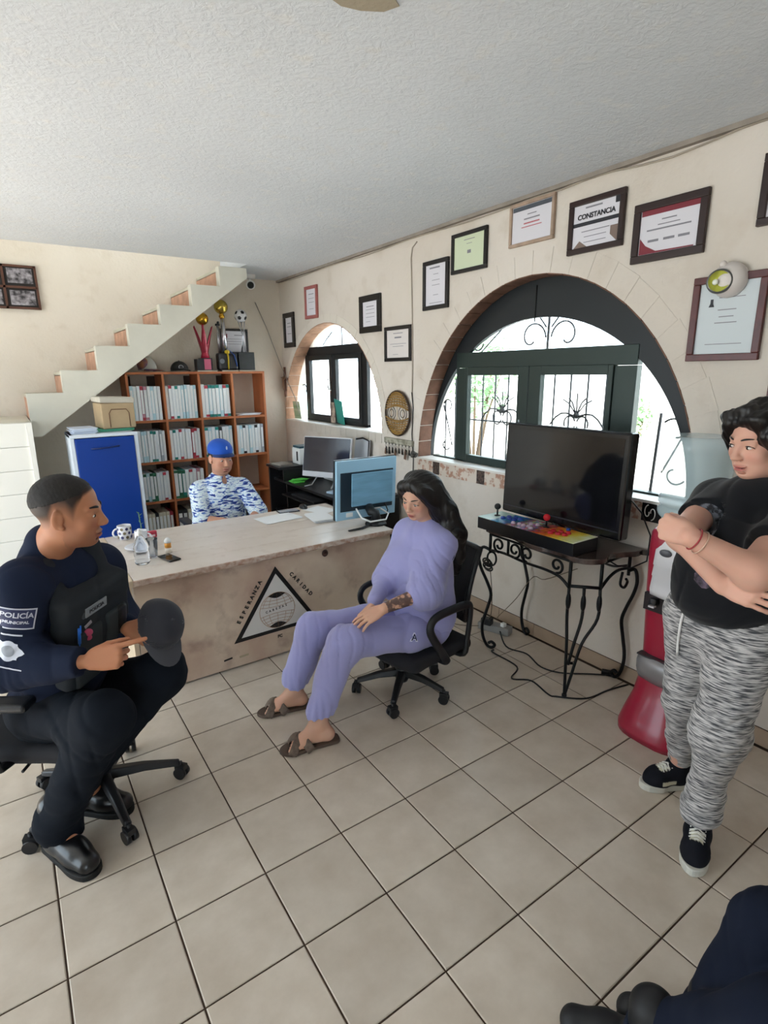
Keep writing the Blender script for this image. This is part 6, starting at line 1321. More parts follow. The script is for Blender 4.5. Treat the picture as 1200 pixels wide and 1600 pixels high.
def bare_foot(S, an, heel, toe, s=1., toes=True, up=(0, 0, 1)):
    an, heel, toe = map(A_, (an, heel, toe)); d = unit(toe - heel); sd = unit(np.cross(d, up)); L_ = np.linalg.norm(toe - heel)
    S.cap(an, heel + d * .03 + A_((0, 0, .030)), .034 * s, .03 * s, .02); S.cap(heel + d * .03 + A_((0, 0, .026)), heel + d * L_ * .66 + A_((0, 0, .026)), .028 * s, .026 * s, .02, 'u'); S.cap(an + d * .02, heel + d * L_ * .62 + A_((0, 0, .03)), .03 * s, .022 * s, .03)
    S.cap(heel + d * L_ * .66 + sd * .022 + A_((0, 0, .022)), heel + d * L_ * .66 - sd * .022 + A_((0, 0, .02)), .022, .018, .02)
    for i in range(5):
        q = (i - 2) * .0165; S.cap(heel + d * L_ * .72 + sd * q + A_((0, 0, .018)), heel + d * L_ * (.93 - .035 * i) + sd * q * 1.08 + A_((0, 0, .012)), .0105 - .0006 * i, .0095 - .0007 * i, .005)

# ---------------------------------------------------------------- officer (left)
NV = '#1b2130'
def officer():
    t = thing('person', 'man in navy uniform and dark vest seated on an office chair holding a cap', 'person', (0, 2.2, 0))
    hd, neck, pel = A_((.132, 2.04, 1.235)), A_((.062, 2.13, 1.09)), A_((.02, 2.29, .47)); shN, shF = A_((-.03, 2.02, 1.02)), A_((.225, 2.26, .965))
    elN, wrN, elF, wrF = A_((-.10, 2.01, .755)), A_((.105, 1.84, .79)), A_((.275, 2.30, .70)), A_((.262, 2.09, .755))
    hpN, hpF, knN, knF, anN, anF = A_((-.045, 2.20, .46)), A_((.09, 2.36, .45)), A_((.128, 1.86, .562)), A_((.362, 2.06, .555)), A_((-.055, 2.01, .14)), A_((.04, 2.20, .13))
    R = frame((.88, -.35, -.08), (.16, -.12, 1)); s = 1.06; S = Body(); p = head(S, hd, R, s, jaw=1.15, fat=.006)
    S.cap(hd + R @ A_((0, -.02, -.06)), neck, .062, .064, .03); torso(S, neck, pel, shN, shF, -.02)
    arm(S, shN, elN, wrN, g=-.006); arm(S, shF, elF, wrF, g=-.006); leg(S, hpN, knN, anN, g=-.01); leg(S, hpF, knF, anF, g=-.01); S.cap(anN, anN + A_((.03, -.05, -.06)), .03, .03); S.cap(anF, anF + A_((.05, -.05, -.06)), .03, .03)
    hy = unit((.90, -.42, .10)); hz = unit(A_((-.25, -.85, .35))); hz = unit(hz - hy * (hz @ hy)); hx = np.cross(hy, hz)
    RN = np.stack([hx if hx[2] > 0 else -hx, hy, hz], 1)
    hand(S, wrN + hy * .004, RN, 1.02, 1, ((.12, .2, .1), (1.35, 1.6, 1.0), (1.4, 1.65, 1.0), (1.45, 1.65, 1.0)), thumb=((.45, .85, -.3), (.1, 1, -.25)))
    hy2 = unit((.90, -.30, -.02)); hz2 = unit((-.2, -.75, .55)); hz2 = unit(hz2 - hy2 * (hz2 @ hy2)); hx2 = np.cross(hy2, hz2)
    hand(S, wrF, np.stack([hx2, hy2, hz2], 1), 1.1, 1, ((.5, .6, .4),) * 4, thumb=((.6, .7, -.4), (.2, .9, -.5)))
    def hl(x, y, z): # short cropped sides
        top = (z > .05) & (y < .055); side = (np.abs(x) > .045) & (y < .04) & (z > -.005) & ~((np.abs(x) > .079) & (z < .03)); back = (y < -.03) & (z > -.06)
        z0 = np.interp(y, [-.09, -.04, -.02, .012, .03, .042, .055, .07], [-.055, -.04, .012, .01, -.012, .03, .060, .072]); sp = np.interp(y, [-.1, .03, .05, .09], [.05, .05, .012, .006]); return np.clip((z - z0) / sp, 0, 1) ** .8 * .97 * ((np.abs(x) < .0795 * s) | (z > .032))
    fp = face_paint(hd, R, s, None, '#8c5349', '#9a5a44', '#5b3a30', hl, '#1c1614')
    body = solid('body', S, .0075, skin_m, t, fp, '#b47a5b', fine=[(hd - .14, hd + .15, .0036), (wrN + hy * .02 - .03 - np.abs(hy) * .0, wrN + hy * .24 + .05 * np.sign(hy) * 0 + .06, .0032)] if False else [(hd - .145, hd + .155, .0034), (np.minimum(wrN, wrN + hy * .22) - .07, np.maximum(wrN, wrN + hy * .22) + .07, .0031)])
    eyes(body, p, R, s, (.12, 1, -.12)); brows(body, p, hair_m, .0038, s)
    # hair on top
    H_ = Body(); q = lambda *v: hd + R @ (A_(v) * s); H_.ell(q(0, -.014, .0375), A_((.0750, .0960, .0822)) * s, R, .01)
    H_.cut(q(0, .050, .070), R @ unit((0, .9, -.45)), .2); H_.cut(q(0, 0, .052), R @ unit((0, .35, -1)), .3); H_.disp = lambda P: wave(P, 3, .0007, 420)
    solid('hair', H_, .0032, mat('hair_cropped', '#171311', .75, bump=.5, bscale=500, bdist=.002), body)
    navy = cloth_mat('uniform_navy', '#1c2336', .95, .0); 
    J = Body(); torso(J, neck + A_((-.005, .01, -.03)), pel, shN, shF, .022, 1.08, .035, k=.10); arm(J, shN, elN, wrN, (.062, .056, .058, .044), .006, .09, .97); arm(J, shF, elF, wrF, (.062, .052, .052, .044), .004, .08, .93)
    J.cap(neck + A_((-.012, .012, -.055)), neck + A_((.004, -.012, .025)), .080, .074, .02); J.ell(neck + A_((.05, -.05, .06)), (.06, .06, .05), None, .02, 's'); J.cut(wrN - (wrN - elN) * .06, wrN - elN, .075); J.cut(wrF - (wrF - elF) * .08, wrF - elF, .07)
    J.disp = lambda P: wave(P, 5, .005, 26, (1, 1, .5)) + folds(P, elN, wrN - elN, .10, .006, 95) + folds(P, (shN + elN) / 2, elN - shN, .12, .004, 60, 30) + folds(P, elF, wrF - elF, .1, .005, 90)
    jk = solid('jacket', J, .006, navy, t)
    Tr = Body(); Tr.ell(pel, (.165, .14, .11), None, .05); leg(Tr, hpN, knN, anN + A_((0, 0, -.01)), (.100, .066, .074, .070), .004, .09); leg(Tr, hpF, knF, anF, (.095, .068, .072, .068), .002, .09); Tr.cap(anN + A_((0, 0, .02)), anN + A_((.01, -.01, -.05)), .07, .062, .03); Tr.cap(anF, anF + A_((0, 0, -.05)), .066, .06, .03); Tr.cut(anN + A_((0, 0, -.075)), (0.1, -.2, -1), .12); Tr.cut(anF + A_((0, 0, -.075)), (0, 0, -1), .12)
    Tr.disp = lambda P: wave(P, 8, .0055, 24) + folds(P, hpN * .4 + knN * .6, (.3, .2, 1), .14, .004, 45, 50) + folds(P, knN + A_((-.02, .03, -.08)), (.2, -.3, 1), .1, .004, 60, 40) + folds(P, anN + A_((0, 0, .08)), knN - anN, .12, .006, 75, 15)
    tr = solid('trousers', Tr, .0065, cloth_mat('uniform_trousers', '#12171f', .95, .0), t)
    # vest
    vs = Body(); mid = (shN + shF) / 2; up = unit(neck - pel); rt = unit(shN - shF); fw = unit(np.cross(up, rt)); fw = fw if fw[0] > 0 else -fw; Rv = np.stack([np.cross(fw, up), fw, up], 1)
    vc = mid * .68 + pel * .32; vs.box(vc + fw * .125, (.155, .045, .185), Rv, .03, .03); vs.box(vc - fw * .105, (.15, .035, .17), Rv, .03, .03); vs.ell(vc + up * -.02, (.185, .125, .14), Rv, .04)
    for q in (1, -1):
        sp = mid + Rv[:, 0] * q * .10 + up * .02; vs.cap(vc + Rv[:, 0] * q * .10 + fw * .10 + up * .13, sp + up * .055 + fw * .01, .038, .036, .02); vs.cap(sp + up * .055 + fw * .01, vc + Rv[:, 0] * q * .10 - fw * .10 + up * .13, .036, .036, .02)
    vs.disp = lambda P: wave(P, 12, .003, 30)
    vest_m = cloth_mat('vest_charcoal', '#2a2d31', .9, .0); vest = solid('vest', vs, .006, vest_m, t)
    bv = bvh_of(vest)
    def vp(a, b, o=0): return vc + Rv[:, 0] * a + up * b + fw * (.172 + o)
    pm = cloth_mat('vest_pocket', '#383c3e', .85, .0)
    for nm, a, b, w, h_, dd, m_ in (('pouch', .06, -.035, .055, .085, .012, pm), ('pouch', -.065, -.03, .05, .09, .016, pm), ('radio', -.085, .0, .022, .06, .022, mat('radio_black', '#131416', .35)), ('name_plate', .035, .125, .06, .028, .006, mat('plate_grey', '#3e4248', .6)), ('pouch', .0, -.14, .13, .035, .012, pm)):
        K = Body(); K.box(vp(a, b, -.006), (w, dd, h_), Rv, .008, .004); solid(nm, K, .006, m_, vest)
    P0 = vp(.035, .125, .004); mb = MB(); mb.obox(P0 + fw * .0, (.095, .004, .034), Matrix(Rv.tolist())); npl = mb.build('name_tag', mat('tag_grey', '#868b8f', .5), vest)
    M4 = frame4(P0 + fw * .0032, -Rv[:, 0] if False else Rv[:, 0], up)
    if (Vector(M4.col[2][:3]) @ Vector(fw)) < 0: M4 = frame4(P0 + fw * .0032, -Rv[:, 0], up)
    text('lettering', 'POLICIA', .018, M4, inkd, npl, bold=.0004)
    mb = MB(); a0 = vp(.115, .085, .006); mb.cyl(a0, a0 - up * .06, .005, n=10); mb.obox(a0 - up * .0 + fw * .006, (.004, .003, .03), Matrix(Rv.tolist())); mb.tube([a0 - up * .06, a0 - up * .072], [.004, .001], 8); mb.build('pen', mat('pen_blue', '#2c6fd0', .3), vest)
    mb = MB(); a1 = vp(.075, .045, .006); mb.sphere(a1, .014, 12, 8, (1, .4, 1)); mb.sphere(a1 - up * .022, .011, 12, 8, (1, .4, 1)); mb.build('emblem_pink', mat('emblem_pink', '#c24a6c', .6), vest)
    mb = MB(); mb.obox(vp(.075, .078, .006), (.03, .003, .012), Matrix(Rv.tolist()) @ Matrix.Rotation(.3, 3, 'Y')); mb.build('emblem_pale', mat('emblem_palegrey', '#9a9298', .6), vest)
    # sleeve patches
    bj = bvh_of(jk); sd = unit((.1, -1, .05)); cn = unit(np.cross(sd, elN - shN)); ud = unit(shN - elN); xd = cn if cn[0] > 0 else -cn
    pc = shN * .70 + elN * .30 + xd * -.012; d_ = A_((-.05, 1, .0))
    white = mat('patch_white', '#c7cad6', .7); pn = mat('patch_navy', '#2a3154', .7)
    def pt(n_, m_, off_, w, h_, o=.002, shape=None, par=None): return patch(n_, m_, par or jk, pc + off_, xd, ud, w, h_, bj, d_, off=o, shape=shape)
    a = pt('patch_border', white, ud * 0, .104, .072, .002); pt('patch_field', pn, ud * 0, .095, .063, .003, par=a)
    def ctext(body, size, off_):
        tx = text('lettering', body, size, frame4(pc + off_ - d_ * .05, xd, ud), white, a, 0, bold=.0006); press(tx, bj, d_, .0042)
    ctext('POLICÍA', .024, ud * .012); ctext('MUNICIPAL', .0135, ud * -.012)
    pt('patch_bar', white, ud * -.056 - xd * .015, .075, .005); pt('patch_bar', white, ud * -.155 - xd * .01, .075, .004)
    pt('patch_star', white, ud * -.105 - xd * .01, .082, .075, .002, lambda u, v: (u * (abs(math.cos(math.atan2(v, u) * 2)) ** 3 * .45 + .55) if (u or v) else 0, v * (abs(math.cos(math.atan2(v, u) * 2)) ** 3 * .2 + .6) if (u or v) else 0))
    pt('patch_seal', mat('patch_grey', '#8d9199', .7), ud * -.105 - xd * .01, .032, .032, .003, lambda u, v: (u * math.sqrt(1 - v * v / 2), v * math.sqrt(1 - u * u / 2)))
    # boots
    bm_ = mat('boot_leather', '#101013', .28, coat=.15); sm_ = mat('boot_sole', '#0b0b0c', .7)
    for an, d in ((anN, unit((.42, -.9, 0))), (anF, unit((.75, -.66, 0)))):
        b = Body(); g = A_((an[0], an[1], 0)); b.cap(an + A_((0, 0, .06)), g + A_((0, 0, .07)), .052, .05, .02); b.cap(g + A_((0, 0, .055)) - d * .03, g + d * .10 + A_((0, 0, .05)), .045, .046, .03); b.cap(g + d * .09 + A_((0, 0, .048)), g + d * .165 + A_((0, 0, .042)), .046, .038, .02); b.cut(g + A_((0, 0, .022)), (0, 0, -1), .3)
        b.disp = lambda P: wave(P, 4, .0015, 60); bt = solid('boot', b, .005, bm_, t)
        mb = MB(); sd_ = A_((-d[1], d[0], 0)); pts = [(-.078, .0), (-.07, .036), (-.02, .042), (.06, .046), (.13, .05), (.185, .036), (.205, .0), (.185, -.036), (.13, -.05), (.06, -.046), (-.02, -.042), (-.07, -.036)]
        mb.prism(round_poly(pts), lambda u, v, z: tuple(g + d * u + sd_ * v + A_((0, 0, z))), .0, .024); mb.build('sole', sm_, bt, bevel=.004)
    return wrF, hy2
wrF_, _ = officer()
def held_cap():
    c = A_((.366, 2.03, .772)); t = thing('cap', 'dark grey baseball cap held in the hand of the uniformed man', 'cap', tuple(c - A_((0, 0, .05))))
    upv = unit((.30, -.80, .38)); fw = unit((.10, -.36, -1.0)); fw = unit(fw - upv * (fw @ upv)); R = np.stack([np.cross(fw, upv), fw, upv], 1)
    S = Body(); S.ell(c, (.083, .098, .095), R, .01); S.ell(c + upv * -.01, (.075, .088, .085), R, .004, 's'); S.cut(c, -upv, .2)
    S.ell(c - upv * .0, (.074, .088, .086), R, .004, 's'); S.disp = lambda P: wave(P, 2, .002, 40)
    m = cloth_mat('cap_charcoal', '#33343b', .85, .1); cr = solid('crown', S, .005, m, t)
    mb = MB(); n = 12; mm = 4; vs = []
    for top in (0, 1):
        for j in range(mm + 1):
            for i in range(n + 1):
                u = i / n * 2 - 1; v = j / mm; a = u * 1.15; w = .076 * (1 - .06 * v); L_ = .075 * math.sqrt(max(0, 1 - (u * .96) ** 2)); x = math.sin(a) * w / .92; y = math.cos(a) * .088 + v * L_; vs.append(c + R @ A_((x, y, .004 + -.016 * u * u - .006 * v + top * .004)))
    o = (n + 1) * (mm + 1); F_ = [(j * (n + 1) + i, j * (n + 1) + i + 1, (j + 1) * (n + 1) + i + 1, (j + 1) * (n + 1) + i) for j in range(mm) for i in range(n)]
    mb.add(vs, [tuple(reversed(f)) for f in F_] + [tuple(x + o for x in f) for f in F_], True); mb.build('brim', mat('brim_grey', '#45464d', .8), t, recalc=False)
    mb = MB(); mb.sphere(tuple(c + upv * .095), .007, 10, 8); mb.build('button', m, t)
    mb = MB(); e = c + R @ A_((-.045, .02, .078)); mb.tube([tuple(e + R @ A_((.005 * math.cos(a), .005 * math.sin(a), 0))) for a in np.linspace(0, 2 * PI, 10, endpoint=False)], .0015, 5, closed=True); mb.build('eyelet', mat('eyelet_grey', '#6f727c', .5), t)
held_cap()
office_chair((-.02, 2.33), math.atan2(-.42, .62), 'black office chair with steel column under the uniformed man', .385, .30, math.atan2(2.17 - 2.22, .39 - .12), 'pad', hub=(.12, 2.21), back_h=.42, seat_w=.46)

# ---------------------------------------------------------------- woman in lavender
def seated_woman():
    t = thing('person', 'woman in lavender tracksuit with long dark hair seated with clasped hands', 'person', (1.6, 2.1, 0))
    hd, neck, pel = A_((1.637, 2.10, 1.075)), A_((1.70, 2.10, .935)), A_((1.665, 2.09, .40)); shN, shF = A_((1.682, 1.975, .842)), A_((1.675, 2.240, .848))
    elN, wrN, elF, wrF = A_((1.535, 1.905, .66)), A_((1.314, 1.935, .622)), A_((1.52, 2.225, .63)), A_((1.335, 2.06, .605))
    hpN, hpF, knN, knF, anN, anF = A_((1.62, 2.0, .40)), A_((1.63, 2.18, .40)), A_((1.135, 2.02, .465)), A_((1.115, 2.28, .435)), A_((1.005, 2.025, .10)), A_((1.03, 2.335, .10))
    R = frame((-.93, -.30, -.32), (-.05, -.12, 1)); s = .98; S = Body(); p = head(S, hd, R, s, True)
    S.cap(hd + R @ A_((0, -.02, -.06)), neck, .046, .05, .03); torso(S, neck, pel, shN, shF, -.025, .9); arm(S, shN, elN, wrN, (.04, .036, .037, .025)); arm(S, shF, elF, wrF, (.04, .034, .034, .024)); leg(S, hpN, knN, anN, (.07, .05, .045, .031)); leg(S, hpF, knF, anF, (.07, .05, .045, .031))
    bare_foot(S, anN, A_((1.06, 1.995, .014)), A_((.835, 2.045, .014))); bare_foot(S, anF, A_((1.085, 2.32, .014)), A_((.86, 2.375, .014)))
    # clasped hands resting between the thighs
    hy = unit((-.82, .34, -.42)); hz = unit((-.35, -.30, .9)); hz = unit(hz - hy * (hz @ hy)); hx = np.cross(hy, hz)
    Rn = np.stack([hx, hy, hz], 1); hand(S, wrN + hy * .005, Rn, .92, 1 if hx[1] > 0 else -1, ((.12, .25, .2), (.14, .28, .2), (.18, .3, .2), (.22, .3, .2)), thumb=((.5, .8, -.1), (.2, 1, -.1)))
    hy2 = unit((-.86, -.10, -.42)); hz2 = unit((-.2, .45, .8)); hz2 = unit(hz2 - hy2 * (hz2 @ hy2)); hx2 = np.cross(hy2, hz2)
    hand(S, wrF + A_((0, .01, -.018)), np.stack([hx2, hy2, hz2], 1), .92, -1 if hx2[1] > 0 else 1, ((.4, .6, .4),) * 4, thumb=((.5, .8, -.1), (.2, 1, -.1)))
    ink_ax = unit(wrN - elN)
    def paint(P, col):
        col = face_paint(hd, R, s, None, '#b0615c', '#c77d6c')(P, col); q = P - elN; tt = q @ ink_ax; r = np.linalg.norm(q - tt[:, None] * ink_ax, axis=1); L_ = np.linalg.norm(wrN - elN)
        m = (r < .06) & (tt > L_ * .28) & (tt < L_ * .98); w = np.clip(3.5 * (wave(P, 21, 1, 150) - .05), 0, 1) * .85 * m
        w = np.maximum(w, np.clip(4 * (wave(P, 33, 1, 90) - .45), 0, 1) * .8 * m); col[:] = col * (1 - w[:, None]) + A_(lin('#3a3036')) * w[:, None]; return col
    body = solid('body', S, .0070, skin_m, t, paint, '#d2a48d', fine=[(hd - .135, hd + .145, .0034), (A_((1.08, 1.84, .47)), A_((1.50, 2.15, .72)), .0034), (A_((.80, 1.96, -.01)), A_((1.10, 2.12, .11)), .0034), (A_((.82, 2.28, -.01)), A_((1.12, 2.42, .11)), .0036)])
    eyes(body, p, R, s, (.1, 1, -.45), lash=True, lid=-.002); brows(body, p, hair_m, .0026, s)
    # long straight hair
    Hh = Body(); q = lambda *v: hd + R @ (A_(v) * s); Hh.ell(q(0, -.020, .042), A_((.0815, .100, .084)) * s, R, .02)
    for x in (-.062, -.035, 0, .035, .062): Hh.chain([q(x, -.05, .05), q(x * 1.2, -.085, -.04), q(x * 1.3, -.10, -.14)], [.045, .04, .036], .03)
    bk = [hd + A_((.05, 0, .02)), A_((1.755, 2.06, 1.0)), A_((1.80, 2.02, .88)), A_((1.82, 2.03, .76)), A_((1.83, 2.05, .66))]
    for dy in (-.055, -.02, .02, .06): Hh.chain([b + A_((-.01 * abs(dy) * 10, dy * (1 - .12 * i), 0)) for i, b in enumerate(bk)], [.05, .046, .040, .030, .016], .03)
    Hh.chain([q(-.070, .03, .06), q(-.083, .018, .0), q(-.088, -.01, -.07), q(-.085, -.04, -.15), A_((1.735, 1.945, .90))], [.022, .020, .026, .034, .03], .03); Hh.chain([q(.070, .03, .06), q(.083, .012, .0), q(.084, -.02, -.07), q(.08, -.05, -.14)], [.022, .02, .026, .03], .03)
    Hh.chain([q(0, .05, .095), q(-.05, .055, .075), q(-.077, .035, .03)], [.018, .02, .018], .03); Hh.chain([q(0, .05, .095), q(.05, .055, .075), q(.077, .03, .03)], [.018, .02, .018], .03)
    Hh.ell(q(0, .088, -.01), A_((.058, .05, .075)) * s, R, .012, 's')
    Hh.disp = lambda P: .0012 * np.sin(P[:, 1] * 330 + 1.2 * np.sin(P[:, 2] * 9)) + .0010 * np.sin(P[:, 1] * 520 + P[:, 0] * 60)
    solid('hair', Hh, .0045, hair_m, body)
    lav = cloth_mat('tracksuit_lavender', '#9a9acb', .92, .3, bscale=350)
    J = Body(); torso(J, neck + A_((.01, 0, -.035)), pel + A_((.0, 0, .045)), shN, shF, .020, 1.04, .022, .006, fwd=(-1, -.08, .1), k=.11); arm(J, shN, elN, wrN, (.050, .057, .060, .052), 0, .10, .14); arm(J, shF, elF, wrF, (.053, .052, .05, .038), 0, .08, .95)
    J.cap(neck + A_((.008, 0, -.05)), neck + A_((-.006, 0, -.015)), .062, .056, .015)
    J.disp = lambda P: wave(P, 15, .0045, 24, (1, 1, .35)) + folds(P, elN, wrN - elN, .1, .008, 85, 25) + folds(P, (elN + shN) / 2, elN - shN, .12, .006, 55, 40) + folds(P, elF, wrF - elF, .14, .006, 80, 20) + folds(P, (1.60, 2.08, .52), (0, .2, 1), .16, .007, 65, 20)
    sw = solid('sweatshirt', J, .0058, lav, t)
    tr = Body(); tr.ell(pel, (.14, .165, .105), None, .05)
    for hp, kn, an in ((hpN, knN, anN), (hpF, knF, anF)): leg(tr, hp, kn, an + A_((0, 0, .055)), (.098, .080, .078, .070), 0, .05, 1.0); c = an + A_((.012, 0, .055)); tr.cap(c + A_((0, 0, .03)), c, .066, .042, .02); tr.cut(c + A_((0, 0, -.022)), (0, 0, -1), .09)
    tr.disp = lambda P: wave(P, 17, .0075, 22, (1, 1, .5)) + folds(P, knN, hpN - knN, .13, .007, 55, 30) + folds(P, knF, hpF - knF, .13, .006, 55, 30) + sum(.005 * np.exp(-(((P[:, 2] - .17) / .06) ** 2)) * np.sin(np.arctan2(P[:, 1] - c[1], P[:, 0] - c[0]) * 11) for c in (anN, anF)) * (P[:, 0] < 1.25) * .6
    pants = solid('sweatpants', tr, .0062, lav, t)
    bp_ = bvh_of(pants); nv_ = mat('print_navy', '#2b2f55', .7); wm = mat('print_white', '#d9d9ee', .7)
    for body_, sz, off_, m_, o_ in (('A', .052, (0, 0), wm, .0022), ('A', .044, (.0, -.0), nv_, .0032)):
        tx = text('lettering', body_, sz, frame4((1.47, 1.80, .47), (.92, -.1, -.25), (.15, .3, 1)), m_, pants, 0, bold=.0035 if m_ is wm else .001); press(tx, bp_, (0, .95, -.28), o_)
    bs = bvh_of(sw); tx = text('lettering', 'A', .03, frame4((1.60, 1.75, .80), (.6, -.7, 0), (0, 0, 1)), nv_, sw, 0, bold=.0006); press(tx, bs, (-.35, 1, -.05) if False else (.55, .83, 0), .002)
    # crossed strap sandals
    so = mat('sandal_sole', '#5a4a40', .7, var=.15); stp = mat('sandal_strap', '#75655a', .75, bump=.6, bscale=120, var=.3, vscale=60)
    for heel, toe in ((A_((1.075, 1.99, 0)), A_((.815, 2.05, 0))), (A_((1.10, 2.315, 0)), A_((.84, 2.38, 0)))):
        d = unit(toe - heel); sd_ = A_((-d[1], d[0], 0)); L_ = np.linalg.norm(toe - heel); mb = MB(); pts = [(-.008, 0), (0, .03), (.04, .036), (.13, .038), (.19, .048), (.235, .042), (.265, .012), (.262, -.018), (.23, -.043), (.18, -.047), (.12, -.037), (.04, -.035), (0, -.028)]
        mb.prism(round_poly([(a * L_ / .262, b) for a, b in pts]), lambda u, v, z: tuple(heel + d * u + sd_ * v + A_((0, 0, z))), .0, .016); sandal = mb.build('sandal', so, t, bevel=.004)
        for off0, off1 in ((.50, .84), (.84, .50)):
            mb = MB(); pts3 = [heel + d * L_ * (off0 + (off1 - off0) * u) + sd_ * (.049 * math.cos(PI * (1 - u))) * 1.0 + A_((0, 0, .010 + .050 * math.sin(PI * u))) for u in np.linspace(0, 1, 11)]
            mb.tube([tuple(v) for v in pts3], .021, 10, flat=(.16, 1)); mb.build('strap', stp, sandal)
seated_woman()
office_chair((1.63, 2.13), math.atan2(-.10, -1), 'black office chair with loop arms under the woman in lavender', .325, .255, math.atan2(2.18 - 2.15, 1.81 - 1.56), 'loop', hub=(1.57, 2.15), back_h=.37, seat_w=.47, back_tilt=.30, back_z=.07, back_w=.38)

# ---------------------------------------------------------------- man behind the desk
def desk_man():
    t = thing('person', 'man in blue cap and patterned shirt seated behind the desk', 'person', (1.32, 4.2, 0))
    hd, neck, pel = A_((1.335, 4.19, 1.045)), A_((1.335, 4.24, .90)), A_((1.33, 4.26, .42)); shN, shF = A_((1.165, 4.26, .80)), A_((1.50, 4.19, .80))
    elN, wrN, elF, wrF = A_((1.12, 4.10, .60)), A_((1.27, 3.93, .60)), A_((1.545, 4.02, .615)), A_((1.43, 3.90, .60))
    R = frame((.14, -.95, -.12)); s = 1.06; S = Body(); p = head(S, hd, R, s, jaw=1.1, fat=.004); S.cap(hd + R @ A_((0, -.02, -.06)), neck, .058, .06, .03); torso(S, neck, pel, shN, shF, -.02); arm(S, shN, elN, wrN, (.05, .042, .042, .03)); arm(S, shF, elF, wrF, (.05, .042, .042, .03))
    leg(S, (1.23, 4.22, .42), (1.2, 3.98, .47), (1.2, 3.98, .12), (.08, .06, .05, .04)); leg(S, (1.42, 4.2, .42), (1.45, 3.95, .47), (1.45, 3.98, .12), (.08, .06, .05, .04))
    for w, d, mi in ((wrN, (.75, -.55, -.1), 1), (wrF, (-.75, -.5, -.1), -1)):
        hy = unit(d); hz = unit((0, -.2, 1)); hz = unit(hz - hy * (hz @ hy)); hand(S, w, np.stack([np.cross(hy, hz), hy, hz], 1), 1., -mi, ((.4, .5, .4),) * 4)
    body = solid('body', S, .008, skin_m, t, face_paint(hd, R, s, None, '#a56a60', '#b87866', '#8a6558'), '#c08f78', fine=[(hd - .14, hd + .15, .0042)])
    eyes(body, p, R, s, (0, 1, -.3)); brows(body, p, hair_m, .003, s)
    Hh = Body(); q = lambda *v: hd + R @ (A_(v) * s); Hh.ell(q(0, -.022, .03), A_((.0775, .092, .075)) * s, R, .01); Hh.cut(q(0, .02, 0), R @ unit((0, 1, -.6)), .2); Hh.cut(q(0, 0, -.01), R @ A_((0, 0, -1)), .2); solid('hair', Hh, .006, hair_m, body)
    cm = cloth_mat('cap_royal', '#2454b4', .7, .1); C_ = Body(); C_.ell(q(0, -.010, .062), A_((.085, .105, .078)) * s, R, .01); C_.cut(q(0, 0, .038), R @ A_((0, .05, -1)), .2); cp = thing('cap', 'royal blue baseball cap on the head of the man behind the desk', 'cap', tuple(hd)); solid('crown', C_, .005, cm, cp)
    mb = MB(); vs = []; n = 12
    for top in (0, 1):
        for j in range(4):
            for i in range(n + 1):
                u = i / n * 2 - 1; v = j / 3; a = u * 1.2; L_ = .055 * math.sqrt(max(0, 1 - (u * .97) ** 2)); vs.append(q(math.sin(a) * .082, math.cos(a) * .094 - .008 + v * L_, .050 - .016 * u * u - .012 * v + top * .004))
    F_ = [(j * (n + 1) + i, j * (n + 1) + i + 1, (j + 1) * (n + 1) + i + 1, (j + 1) * (n + 1) + i) for j in range(3) for i in range(n)]; o = (n + 1) * 4
    mb.add(vs, [tuple(reversed(f)) for f in F_] + [tuple(x + o for x in f) for f in F_], True); mb.build('brim', mat('brim_navy', '#173064', .6), cp, recalc=False)
    mb = MB(); e = Vector(q(0, .093, .095)); mb.sphere(e, .009, 10, 8, (.7, .4, 1.6)); mb.build('emblem', mat('emblem_silver', '#9fb0cc', .4), cp)
    # patterned shirt
    m = cloth_mat('shirt_brushed', '#cfe0ee', .85, .1); N = m.node_tree.nodes; L = m.node_tree.links; b = N['Principled BSDF']; tc = N.new('ShaderNodeTexCoord'); mp = N.new('ShaderNodeMapping'); mp.inputs['Scale'].default_value = (16, 16, 70); mp.inputs['Rotation'].default_value = (.2, .35, 0); L.new(tc.outputs['Object'], mp.inputs[0])
    n1 = N.new('ShaderNodeTexNoise'); n1.inputs['Scale'].default_value = 1.; n1.inputs['Detail'].default_value = 5; n1.inputs['Distortion'].default_value = .8; L.new(mp.outputs[0], n1.inputs[0]); r = N.new('ShaderNodeValToRGB'); r.color_ramp.interpolation = 'CONSTANT'; L.new(n1.outputs[0], r.inputs[0])
    r.color_ramp.elements[0].color = lin('#2a3d86'); r.color_ramp.elements[1].position = .42; r.color_ramp.elements[1].color = lin('#5b7fc4')
    for ps, c in ((.465, '#dfeaf0'), (.56, '#cfe2ea'), (.60, '#7fa3cf'), (.63, '#e3edf0')): e_ = r.color_ramp.elements.new(ps); e_.color = lin(c)
    L.new(r.outputs[0], b.inputs['Base Color'])
    J = Body(); torso(J, neck + A_((0, .01, -.03)), pel, shN, shF, .02, 1.05, .03, fwd=(0.15, -1, 0)); arm(J, shN, elN, wrN, (.068, .066, .06, .06), 0, .03, .12); arm(J, shF, elF, wrF, (.068, .066, .06, .06), 0, .03, .12)
    J.cap(neck + A_((0, .01, -.045)), neck + A_((0, .0, -.02)), .064, .066, .015); J.ell(neck + A_((.01, -.075, -.03)), (.022, .03, .035), None, .01, 's'); J.disp = lambda P: wave(P, 25, .005, 22)
    sh = solid('shirt', J, .0065, m, t)
